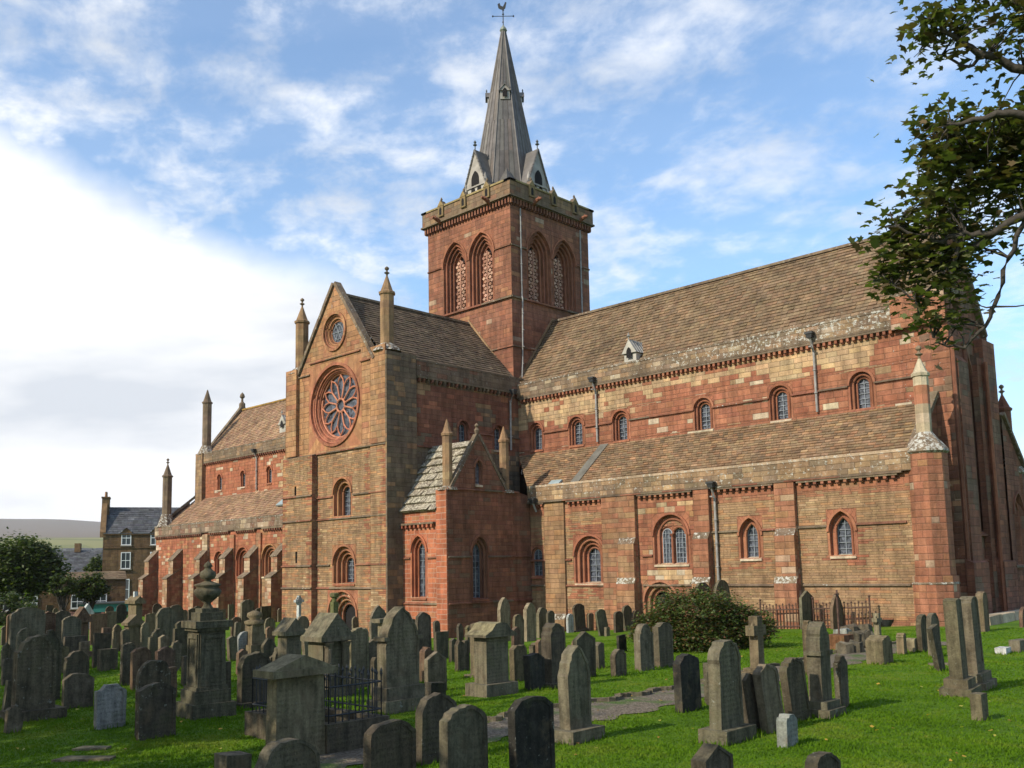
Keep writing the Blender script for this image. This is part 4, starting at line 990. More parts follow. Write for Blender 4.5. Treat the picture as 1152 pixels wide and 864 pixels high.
def octpier(x, y, r, zt, cols, ztop, zc, rp, lichen=.3):
    mb = MB(); z = -1.0
    while z < zt:
        h = rng.uniform(.24, .34); h = min(h, zt-z+.001)
        for k in range(8):
            a, b = math.pi/8+math.pi/4*k, math.pi/8+math.pi/4*(k+1); rr = r+(.10 if z < 1.7 else 0)
            ap = [(x+rr*math.cos(a), y+rr*math.sin(a)), (x+rr*math.cos(b), y+rr*math.sin(b))]; m = rng.uniform(.35, .65)
            mid = (ap[0][0]*(1-m)+ap[1][0]*m, ap[0][1]*(1-m)+ap[1][1]*m)
            for p0, p1 in ((ap[0], mid), (mid, ap[1])):
                mb.face([(p0[0], p0[1], z), (p1[0], p1[1], z), (p1[0], p1[1], z+h), (p0[0], p0[1], z+h)], jit(soft(pick(rng, *cols), cols, .35), rng, .09)+(lichen*(1 if z > zt-1.5 else .5),), [(0, 0), (1, 0), (1, 1), (0, 1)])
        z += h
    mb.lathe([(r+.02, -.02), (r+.13, .03), (r+.11, .10), (r*.5, .5)], (x, y, 1.7-.10), 8, GREY[2]+(.8,), rot=math.pi/8)
    mb.lathe([(r+.01, -.05), (r+.10, .03), (r+.08, .12), (rp+.10, .72), (rp, .86)], (x, y, zt), 8, GREY[2]+(.95,), rot=math.pi/8)
    mb.build('corner_pier', M['wall'], cath, ORI)
    pinnacle(x, y, zt+.85, ztop, zc, r=rp, cols=cols[0][1]+PALE, zb=zt+.7, base=False)
octpier(-14.72, 39.62, .80, 6.95, ((.88, RED), (.09, ORG), (.03, PALE)), 10.15, 10.95, .30)
octpier(-15.75, 53.5, .80, 6.95, ((.8, DRED), (.2, GREY)), 10.3, 11.2, .36)
# rubble plinth kerb along the east end
mb = MB()
for i in range(9):
    a = 40.2+i*1.55
    mb.hexa([(-13.7+rng.uniform(-.1, .1), a, -.2), (-12.9, a, -.2), (-12.9, a+1.5, -.2), (-13.7, a+1.5, -.2)], [(-13.65, a, .33), (-12.95, a, .3+rng.uniform(-.05, .1)), (-12.95, a+1.48, .36), (-13.65, a+1.48, .33)], jit(rng.choice(PALE), rng)+(.5,))
tag(mb.build('kerb_wall', M['wall'], None), 'low pale rubble kerb wall at the foot of the cathedral east end', 'low wall')
# plain north side so that the building is closed
mb = MB(); nf = cf((.6, DRED), (.4, TAN))
wall(mb, PN(54.05), -82.8, -15.1, -2.2, 7.1, nf, course=.8, blen=(1.5, 3)); mb.build('north_wall', M['wall'], cath, ORI); mb = MB(); wall(mb, PN(50.95), -81.2, -15.5, 7, 13.8, nf, course=.8, blen=(1.5, 3))
mb.build('north_wall', M['wall'], cath, ORI)
roof('north_aisle_roof', (-15.3, 54, 7.0), (-82.6, 54, 7.0), (-82.6, 50.9, 9.5), (-15.3, 50.9, 9.5), TILE, rowh=.8, tw=(1, 2))
# ---- nave
NX = -82.8; NC = -81.2
NR = [lin(160, 100, 74), lin(152, 93, 68), lin(165, 107, 79), lin(155, 97, 70)]
mb = MB(); P = PS(YA)
def ncol(u, z):
    if u > -68.5 and z < 2.3+(u+68.5)*.35: c = pick(rng, (.8, TAN), (.2, ORG))
    else: c = pick(rng, (.84, NR), (.10, ORG), (.06, PALE))
    return jit(c, rng, .12, .05)+(.1,)
nw = [win(-71.45, 2.6, .8, 1.5, 'round', 2, .16, .17, cf((1, NR))), win(-67.75, 2.4, .8, 1.7, 'round', 3, .18, .17, cf((1, NR))), win(-63.8, 2.35, .9, 1.75, 'round', 3, .2, .17, cf((1, NR+ORG)))]
sl = [(-74.9, -74.65, 1.6, 3.0), (-78.9, -78.7, 2.4, 3.5), (-75.6, -75.35, -1.2, .6)]
wallwin(mb, P, NX, XW, -2.4, 6.0, ncol, nw, holes=sl, course=.24, blen=(.35, .8))
wall(mb, PS(YA-.16), NX, XW, 6.12, 6.85, cf((.6, GREY), (.2, PALE), (.2, DRED), lich=.6), course=.3); mb.box(NX, XW, YA-.18, YA+.3, 6.85, 6.96, GREY[0]+(.8,)); mb.box(NX, XW, YA-.16, YA, 6.06, 6.13, GREY[1])
pbox_blocks(mb, P, -74.0, -73.1, -2.4, 5.9, .2, cf((.5, TAN), (.5, PALE)), course=.28)
for u in (-69.6, -65.6): pbox_blocks(mb, P, u, u+.7, -2.4, 5.7, .15, cf((.7, NR), (.3, TAN)), course=.28)
nv = mb.build('nave_aisle_wall', M['wall'], cath, ORI)
for h in sl:
    s = MB(); pbox(s, P, h[0]-.03, h[1]+.03, h[2]-.03, h[3]+.03, -.1, .22, (.01, .01, .01)); s.build('slit', M['hole'], nv, ORI)
for a, b in ((NX, -74.1), (-73.0, -69.7), (-68.8, -65.7), (-64.8, -50.4)): corbels(P, a+.1, b, 5.72, 6.08, sp=.42, cols=DRED)
for ue in (-82.35, -77.75, -73.1, -69.0, -65.25, -61.4, -57.4, -53.4):
    mb = MB(); f = cf((.45, TAN), (.3, PALE), (.25, NR), lich=.3); fs = cf((.7, DRED), (.3, TAN))
    for d0, zt, zb in ((1.35, 3.2, -2.4), (.85, 4.75, 2.4)):
        u0, u1 = ue-.85, ue
        wall(mb, lambda u, z, d=0: P(u, z, d-d0), u0, u1, zb, zt-.9, f, course=.26, blen=(.3, .6))
        for us, sg in ((u0, 1), (u1, -1)):
            wall(mb, lambda q, z, d=0, us=us, sg=sg: P(us+sg*d, z, -q), 0, d0, zb, zt, fs, course=.26, blen=(.3, .6), R=lambda z: d0 if z < zt-.9 else max(.02, d0-(z-zt+.9)*d0/.95), brk=(zt-.9,))
        mb.hexa([P(u0-.04, zt-.95, -d0-.06), P(u1+.04, zt-.95, -d0-.06), P(u1+.04, zt-.02, 0), P(u0-.04, zt-.02, 0)], [P(u0-.04, zt-.87, -d0-.06), P(u1+.04, zt-.87, -d0-.06), P(u1+.04, zt+.06, 0), P(u0-.04, zt+.06, 0)], GREY[0]+(.5,))
    mb.build('buttress', M['wall'], cath, ORI)
NT = [lin(148, 122, 96), lin(140, 112, 90), lin(156, 128, 98), lin(144, 108, 88), lin(152, 118, 88)]
roof('nave_aisle_roof', (NX+.2, YA+.2, 6.85), (XW, YA+.2, 6.85), (XW, YC, 9.45), (NC-.4, YC, 9.45), NT, rowh=.26, lich=.15)
mb = MB(); wall(mb, PW(NX), YA, YC, -2.4, 9.4, cf((.7, DRED), (.3, GREY)), course=.4, L=lambda z: YA if z < 7 else YA+(z-7)/2.5*(YC-YA), brk=(7,)); mb.build('nave_west_wall', M['wall'], cath, ORI); mb = MB(); wall(mb, PW(NC), YC, 50.95, -2.4, 18.4, cf((.7, DRED), (.3, GREY)), course=.5, blen=(.8, 1.5), L=lambda z: YC if z < 13 else YC+(z-13)/5.2*4.3, R=lambda z: 50.95 if z < 13 else 50.95-(z-13)/5.2*4.3, brk=(13,))
mb.build('nave_west_wall', M['wall'], cath, ORI)
coping((NX+.1, YA+.1, 6.85), (NC-.2, YC, 9.7), .45, .22); coping((NC+.1, YC+.3, 13.2), (NC+.1, 46.6, 18.35), .5, .22); coping((NC+.1, 50.7, 13.2), (NC+.1, 46.6, 18.35), .5, .22)
mb = MB(); P = PS(YC)
def ncc(u, z):
    y = u > -68 and (z < 11.9 or rng.random() < .5) and rng.random() < min(1, (u+68)/1.2)
    c = pick(rng, (1, YEL)) if y else pick(rng, (.92, NR), (.08, PALE)); return jit(c, rng, .1, .04)+(.05,)
wallwin(mb, P, NC, XW, 8.9, 12.6, ncc, [win(u, 10.05, .5, 1.25, 'round', 1, .12, .15, cf((1, NR))) for u in (-77.35, -73.35, -69.15, -63, -57)], course=.28)
wall(mb, PS(YC-.22), NC+1, XW, 12.78, 13.5, cf((.7, GREY), (.3, TAN), lich=.5), course=.28); mb.box(NC+1, XW, YC-.24, YC+.3, 13.5, 13.6, GREY[0]+(.7,)); mb.box(NC+1, XW, YC-.2, YC, 12.7, 12.79, GREY[1])
mb.build('nave_clerestory_wall', M['wall'], cath, ORI)
corbels(P, NC+1.1, XW, 12.36, 12.72, sp=.42, cols=DRED)
mb = MB(); pbox_blocks(mb, P, NC, NC+1.25, 8, 13.6, .35, cf((.7, TAN), (.3, GREY), lich=.3), course=.3, top=GREY[0]); mb.build('buttress', M['wall'], cath, ORI)
roof('nave_roof', (NC+.3, YC+.2, 13.4), (XW, YC+.2, 13.4), (XW, 46.6, 18.15), (NC+.3, 46.6, 18.15), NT, rowh=.26, lichf=lambda a, t: .15)
roof('nave_roof', (XW, 50.7, 13.4), (NC+.3, 50.7, 13.4), (NC+.3, 46.6, 18.15), (XW, 46.6, 18.15), NT, rowh=.8, tw=(1, 1.6))
roof('nave_roof', (XW-.5, YC+.2, 13.4), (XT, YC+.2, 13.4), (-45.2, 46.6, 18.2), (-49, 46.6, 18.2), DTILE, rowh=.6, tw=(.8, 1.4))
coping((NC+.3, 46.6, 18.1), (XW+1, 46.6, 18.1), .34, .14, 'ridge_stone', cols=[lin(150, 118, 60)])
pinnacle(-80.5, YC+.35, 14.3, 18.3, 19.6, r=.40, cols=GREY, zb=13.5, finial=False)
pinnacle(-81.9, YA+.5, 8.0, 11.4, 12.6, r=.40, cols=GREY, zb=6.9)
mb = MB(); mb.lathe([(.3, 0), (.3, .5), (.12, .7), (.1, 1.0), (.26, 1.15), (.2, 1.4), (.03, 1.6)], (NC+.1, 46.6, 18.3), 8, GREY[0]); mb.build('finial', M['wall'], cath, ORI)
dormer(-68.7, 43.3, 14.3, 1.2)
pipe([(-71.0, YC-.4, 12.8), (-71.0, YC-.12, 12.3), (-71.0, YC-.1, 9.6)])
roofl = MB(); roofl.hexa([(-64.6, 40.2, 7.75), (-63.4, 40.2, 7.75), (-63.4, 40.9, 8.3), (-64.6, 40.9, 8.3)], [(-64.6, 40.12, 7.85), (-63.4, 40.12, 7.85), (-63.4, 40.82, 8.4), (-64.6, 40.82, 8.4)], (.3, .36, .36)); roofl.build('roof_light', M['lead'], cath, ORI)

# ================================================================ ground
def sheet(name, mat, pts2, dz=0.0, kind='structure'): ...
def grid_ground():
    xs = np.concatenate([np.array([-4000, -2800, -1500, -800, -400, -250, -180, -140]), np.linspace(-120, 12, 133), np.array([20, 35, 60, 120, 300, 800, 2500, 4000])])
    ys = np.concatenate([np.array([-4000, -2500, -800, -300, -120, -60, -30, -15]), np.linspace(-8, 62, 71), np.array([75, 100, 150, 250, 500, 1200, 2500, 4000])])
    V = [(x, y, gz(x, y)) for y in ys for x in xs]; nx = len(xs)
    F = [(j*nx+i, j*nx+i+1, (j+1)*nx+i+1, (j+1)*nx+i) for j in range(len(ys)-1) for i in range(nx-1)]
    me = bpy.data.meshes.new('ground'); me.from_pydata(V, [], F); me.materials.append(M['lawn']); me.shade_smooth()
    o = bpy.data.objects.new('ground', me); COL.objects.link(o); o['kind'] = 'structure'
grid_ground()
# gravel path across the churchyard
PATH = [ground_at(*p)[:2] for p in ((330, 862), (450, 842), (560, 822), (640, 806), (730, 790), (800, 775), (880, 757), (960, 739), (1010, 729), (1060, 722))]
def pathpts(hw0, n=14):
    P_ = [Vector((p[0], p[1])) for p in PATH]; out = []
    for i in range(len(P_)-1):
        for k in range(n):
            t = k/n; a, b, c, d = P_[max(0, i-1)], P_[i], P_[i+1], P_[min(len(P_)-1, i+2)]
            q = .5*((2*b)+(-a+c)*t+(2*a-5*b+4*c-d)*t*t+(-a+3*b-3*c+d)*t**3); out.append(q)
    return out
def make_path():
    C_ = pathpts(0); r = random.Random(3); mb = MB(); prev = None
    kerb = MB()
    for i, c in enumerate(C_):
        t = (C_[min(i+1, len(C_)-1)]-C_[max(i-1, 0)]).normalized(); nn = Vector((-t.y, t.x))
        w = .62+.10*math.sin(i*.9)+.12*r.random()
        row = [c+nn*w*s for s in (-1, -.5, 0, .5, 1)]
        row = [(q.x, q.y, gz(q.x, q.y)+.014) for q in row]
        if prev:
            for k in range(4): mb.face([prev[k], row[k], row[k+1], prev[k+1]])
            if r.random() < .9 and 8 < i < 120:
                a, b = prev[4], row[4]
                d = (Vector(b)-Vector(a)); 
                u = Vector((nn.x, nn.y, 0))*.14
                kerb.hexa([Vector(a)-Vector((0, 0, .1)), Vector(b)-Vector((0, 0, .1)), Vector(b)+u-Vector((0, 0, .1)), Vector(a)+u-Vector((0, 0, .1))],
                          [Vector(a)+Vector((0, 0, .06+.04*r.random())), Vector(b)+Vector((0, 0, .06)), Vector(b)+u+Vector((0, 0, .07)), Vector(a)+u+Vector((0, 0, .06))], jit(lin(104, 96, 78), r, .25)+(.3,))
        prev = row
    tag(mb.build('path', M['gravel'], None), kind='structure')
    tag(kerb.build('path_kerb', M['grave'], None), kind='structure')
make_path()
# grass blades
def grass():
    r = np.random.default_rng(5); n = 330000
    az = YAW+r.uniform(-.56, .56, n); d = 9.5*np.exp(r.random(n)**.9*np.log(40/9.5))
    x = CAMP[0]+d*np.cos(az); y = CAMP[1]+d*np.sin(az)
    # keep off the path
    C_ = np.array([(q.x, q.y) for q in pathpts(0, 5)])
    dm = np.full(n, 9.0)
    for c in C_: dm = np.minimum(dm, np.hypot(x-c[0], y-c[1]))
    k = (dm > .50+.35*r.random(n)) & (y < 38.9)
    x, y, d = x[k], y[k], d[k]; n = len(x)
    s = np.clip((-15-x)/22, 0, 1); kk = np.clip((y-12)/18, 0, 1); kk = kk*kk*(3-2*kk)
    z = -.95*s*kk+.05*np.sin(x*.31+1)*np.sin(y*.27)+.03*np.sin(x*.9)*np.cos(y*.8+2)
    h = r.uniform(.012, .032, n)*(1+.5*(np.sin(x*1.7)*np.sin(y*2.1) > .3)); wd = .006+.0007*d; a = r.uniform(0, 6.283, n)
    lx, ly = r.normal(0, .018, n), r.normal(0, .018, n)
    V = np.stack([np.stack([x-wd*np.cos(a), y-wd*np.sin(a), z-.01], 1), np.stack([x+wd*np.cos(a), y+wd*np.sin(a), z-.01], 1), np.stack([x+lx, y+ly, z+h], 1)], 1).reshape(-1, 3)
    o = npmesh('grass', V, None, 3, None, M['blade']); o['kind'] = 'stuff'
    m = 220; az = YAW+r.uniform(-.55, .55, m); d = r.uniform(11, 30, m); x = d*np.cos(az); y = d*np.sin(az)
    a = r.uniform(0, 6.28, m); s = r.uniform(.02, .045, m); z = np.array([gz(p, q) for p, q in zip(x, y)])+.05
    V = np.stack([np.stack([x+s*np.cos(a+t), y+s*np.sin(a+t), z+r.uniform(-.015, .02, m)], 1) for t in (0, 1.57, 3.14, 4.71)], 1).reshape(-1, 3)
    c = np.array([lin(190, 150, 60), lin(150, 110, 50), lin(170, 160, 70)])[r.integers(0, 3, m)]
    o = npmesh('fallen_leaves', V, None, 4, c, M['leaf']); o['kind'] = 'stuff'
grass()
# far hills
def hills():
    V = []; F = []; nx, ny = 70, 26; a0, a1 = YAW-.2, YAW+1.1
    for j in range(ny):
        for i in range(nx):
            a = a0+(a1-a0)*i/(nx-1); u = j/(ny-1); d = 420+3300*u
            el = .004+.033*min(1, u/.3)**.8+.018*max(0, (u-.3)/.7)**1.1*(1+.35*(a-YAW-.5))
            V.append((d*math.cos(a), d*math.sin(a), d*el*(1+.03*math.sin(a*23+u*5)*u+.015*math.sin(a*57)*u)))
    for j in range(ny-1):
        for i in range(nx-1): F.append((j*nx+i, j*nx+i+1, (j+1)*nx+i+1, (j+1)*nx+i))
    me = bpy.data.meshes.new('hills'); me.from_pydata(V, [], F); me.materials.append(M['hill']); me.shade_smooth()
    o = bpy.data.objects.new('hills', me); COL.objects.link(o); o['kind'] = 'structure'
hills()

# the air between here and the hills
hz = MB(); hz.box(-4300, 4300, -4300, 4300, -14, 330)
ho = hz.build('haze', newmat('air')[0], None); ho['kind'] = 'stuff'
nt = ho.data.materials[0].node_tree; Nn = nodes_of(nt)
pv = Nn('ShaderNodeVolumePrincipled', ins={'Color': (.93, .95, 1, 1), 'Density': .00010, 'Anisotropy': .2})
Nn('ShaderNodeOutputMaterial', ins={1: pv.outputs[0]})
# ================================================================ graves
gr = random.Random(11)
TONE = {'g': lin(110, 101, 82), 'd': lin(92, 83, 68), 'b': lin(114, 100, 77), 'r': lin(110, 88, 70), 'p': lin(140, 140, 132), 'k': lin(58, 55, 49), 'n': lin(128, 117, 92), 'w': lin(184, 186, 182)}
def pj(P_):
    P_ = np.array(P_, float)-CAMP; return np.array([CX+FPX*(P_ @ R2)/(P_ @ Fv), CY-FPX*(P_ @ U2)/(P_ @ Fv)])
def prof(kind, w, h, r=None):
    """outline of a headstone, (y, z), left foot over the top to the right foot"""
    a = w/2; pts = []
    def arc(c, rr, t0, t1, n=9): return [(c[0]+rr*math.cos(t0+(t1-t0)*i/n), c[1]+rr*math.sin(t0+(t1-t0)*i/n)) for i in range(n+1)]
    if kind == 'round': pts = arc((0, h-a), a, math.pi, 0, 14)
    elif kind == 'seg':
        s = .24*w; R = (a*a+s*s)/2/s; t = math.asin(min(1, a/R)); pts = arc((0, h-R), R, math.pi/2+t, math.pi/2-t, 12)
    elif kind == 'gothic':
        R = w*1.0; hh = math.sqrt(R*R-(R-a)**2); am = math.acos((R-a)/R)
        pts = [(-a+R-R*math.cos(am*i/8), h-hh+R*math.sin(am*i/8)) for i in range(9)]; pts += [(-p, q) for p, q in reversed(pts[:-1])]
    elif kind == 'flat': pts = [(-a, h), (a, h)]
    elif kind == 'gable': pts = [(-a, h-.26*w), (0, h), (a, h-.26*w)]
    elif kind == 'cut': pts = [(-a, h-.2*w), (-a+.22*w, h-.02*w), (0, h), (a-.22*w, h-.02*w), (a, h-.2*w)]
    elif kind == 'shoulder':
        n = .13*w; rr = a-n; pts = [(-a, h-rr-.02)]+[(-a+n*.9, h-rr-.02)]+arc((0, h-rr), rr, math.pi, 0, 12)+[(a-n*.9, h-rr-.02), (a, h-rr-.02)]
    elif kind == 'ogee':
        pts = [(-a, h-.22*w), (-a*.8, h-.2*w), (-a*.62, h-.12*w), (-a*.4, h-.03*w), (0, h), (a*.4, h-.03*w), (a*.62, h-.12*w), (a*.8, h-.2*w), (a, h-.22*w)]
    elif kind == 'twin':
        pts = arc((-a/2, h-a/2), a/2, math.pi, 0.15, 7)+arc((a/2, h-a/2), a/2, math.pi-.15, 0, 7)
    return [(-a, 0)]+pts+[(a, 0)]
def slab(w, h, t, kind, tone, lich=.3, zb=-.15, inset=True, rough=.004):
    mb = MB(); o = prof(kind, w, h)
    o = [(y+gr.uniform(-rough, rough)*2, z+gr.uniform(-rough, rough)*2) for y, z in o]
    o[0] = (o[0][0], zb); o[-1] = (o[-1][0], zb)
    fc = lambda: jit(tone, gr, .05, .02)+(lich,)
    F_ = [(t/2, y, z) for y, z in o]; B_ = [(-t/2, y, z) for y, z in o]; n = len(o)
    for i in range(n-1): mb.face([F_[i], B_[i], B_[i+1], F_[i+1]], fc())
    mb.face(B_, fc())
    if inset and w > .4:
        c = .5*h; k = 1-.11/w; kz = 1-.09/h; zc = h*.56
        I = [(t/2, y*k, zc+(z-zc)*kz if z > 0 else h*.12) for y, z in o]; J = [(t/2-.014, y, z) for _, y, z in I]
        for i in range(n-1): mb.face([F_[i], F_[i+1], I[i+1], I[i]], fc()); mb.face([I[i], I[i+1], J[i+1], J[i]], fc())
        mb.face([F_[-1], F_[0], I[0], I[-1]], fc()); mb.face([I[-1], I[0], J[0], J[-1]], fc()); mb.face(list(reversed(J)), jit(tone, gr, .04)+(lich*.8,))
    else: mb.face(list(reversed(F_)), fc())
    return mb
def place(x0, x1, yt, yb, t, xtop=None):
    """the bottom near-left corner of a stone seen at these pixels -> base centre, width, height, lean"""
    B = ground_at(x0, yb)
    for _ in range(2):
        px_x = (pj(B+np.array([.1, 0, 0]))-pj(B))[0]*10; ws = t*px_x; B = ground_at(x0+ws, yb)
    px_y = (pj(B+np.array([0, .1, 0]))-pj(B))[0]*10; px_z = -(pj(B+np.array([0, 0, 1.]))-pj(B))[1]
    w = max(.25, (x1-x0-ws)/px_y); h = (yb-yt)/px_z
    return Vector((B[0]-t/2, B[1]+w/2, gz(B[0]-t/2, B[1]+w/2))), w, h
STONES = []
GR = 'headstones standing in the churchyard'
def grave(x0, x1, yt, yb, kind, tone, label, t=.13, lean=0.0, tilt=0.0, pl=0, plw=.12, lich=None, rot=0.0, inset=True, rough=.010, name='headstone', band=False):
    loc, w, h = place(x0, x1, yt, yb, t)
    tc_ = jit(TONE[tone], gr, .2, .04); STONES.append((loc.x, loc.y, t, w, pl)); lich = lich if lich is not None else gr.choice((.15, .3, .45, .6))
    rz = rad(rot+gr.uniform(-3, 3))
    if pl:
        ph = h*pl; o = empty(name, loc, (rad(lean), rad(tilt), rz)); tag(o, label, 'headstone', GR)
        s = slab(w, h-ph, t, kind, tc_, lich, 0.0, inset, rough); so_ = s.build('slab', M['grave'], o, bevel=.012); so_.location = (0, 0, ph)
        m = MB(); a, b = t/2+plw, w/2+plw*.8
        if pl > .14: 
            m.box(-a-.05, a+.05, -b-.05, b+.05, -.2, ph*.5, jit(tc_, gr)+(.7,)); m.box(-a+.02, a-.02, -b+.02, b-.02, ph*.5-.002, ph, jit(tc_, gr)+(.6,))
        else: m.box(-a, a, -b, b, -.2, ph, jit(tc_, gr)+(.7,))
        m.build('plinth', M['grave'], o, bevel=.025)
        if band:
            c = MB(); bz = ph+(h-ph)*.58
            for sg in (-1, 1): c.box(-t/2-.03, t/2+.03, sg*w/2-.06, sg*w/2+.06, bz, bz+.07, tuple(tc_)+(.3,)); 
            for sg in (-1, 1): c.build('capital', M['grave'], o, bevel=.01); break
    else:
        s = slab(w, h, t, kind, tc_, lich, -.25, inset, rough); o = s.build(name, M['grave'], None, bevel=.012)
        o.location = loc; o.rotation_euler = (rad(lean), rad(tilt), rz); tag(o, label, 'headstone', GR)
    return o
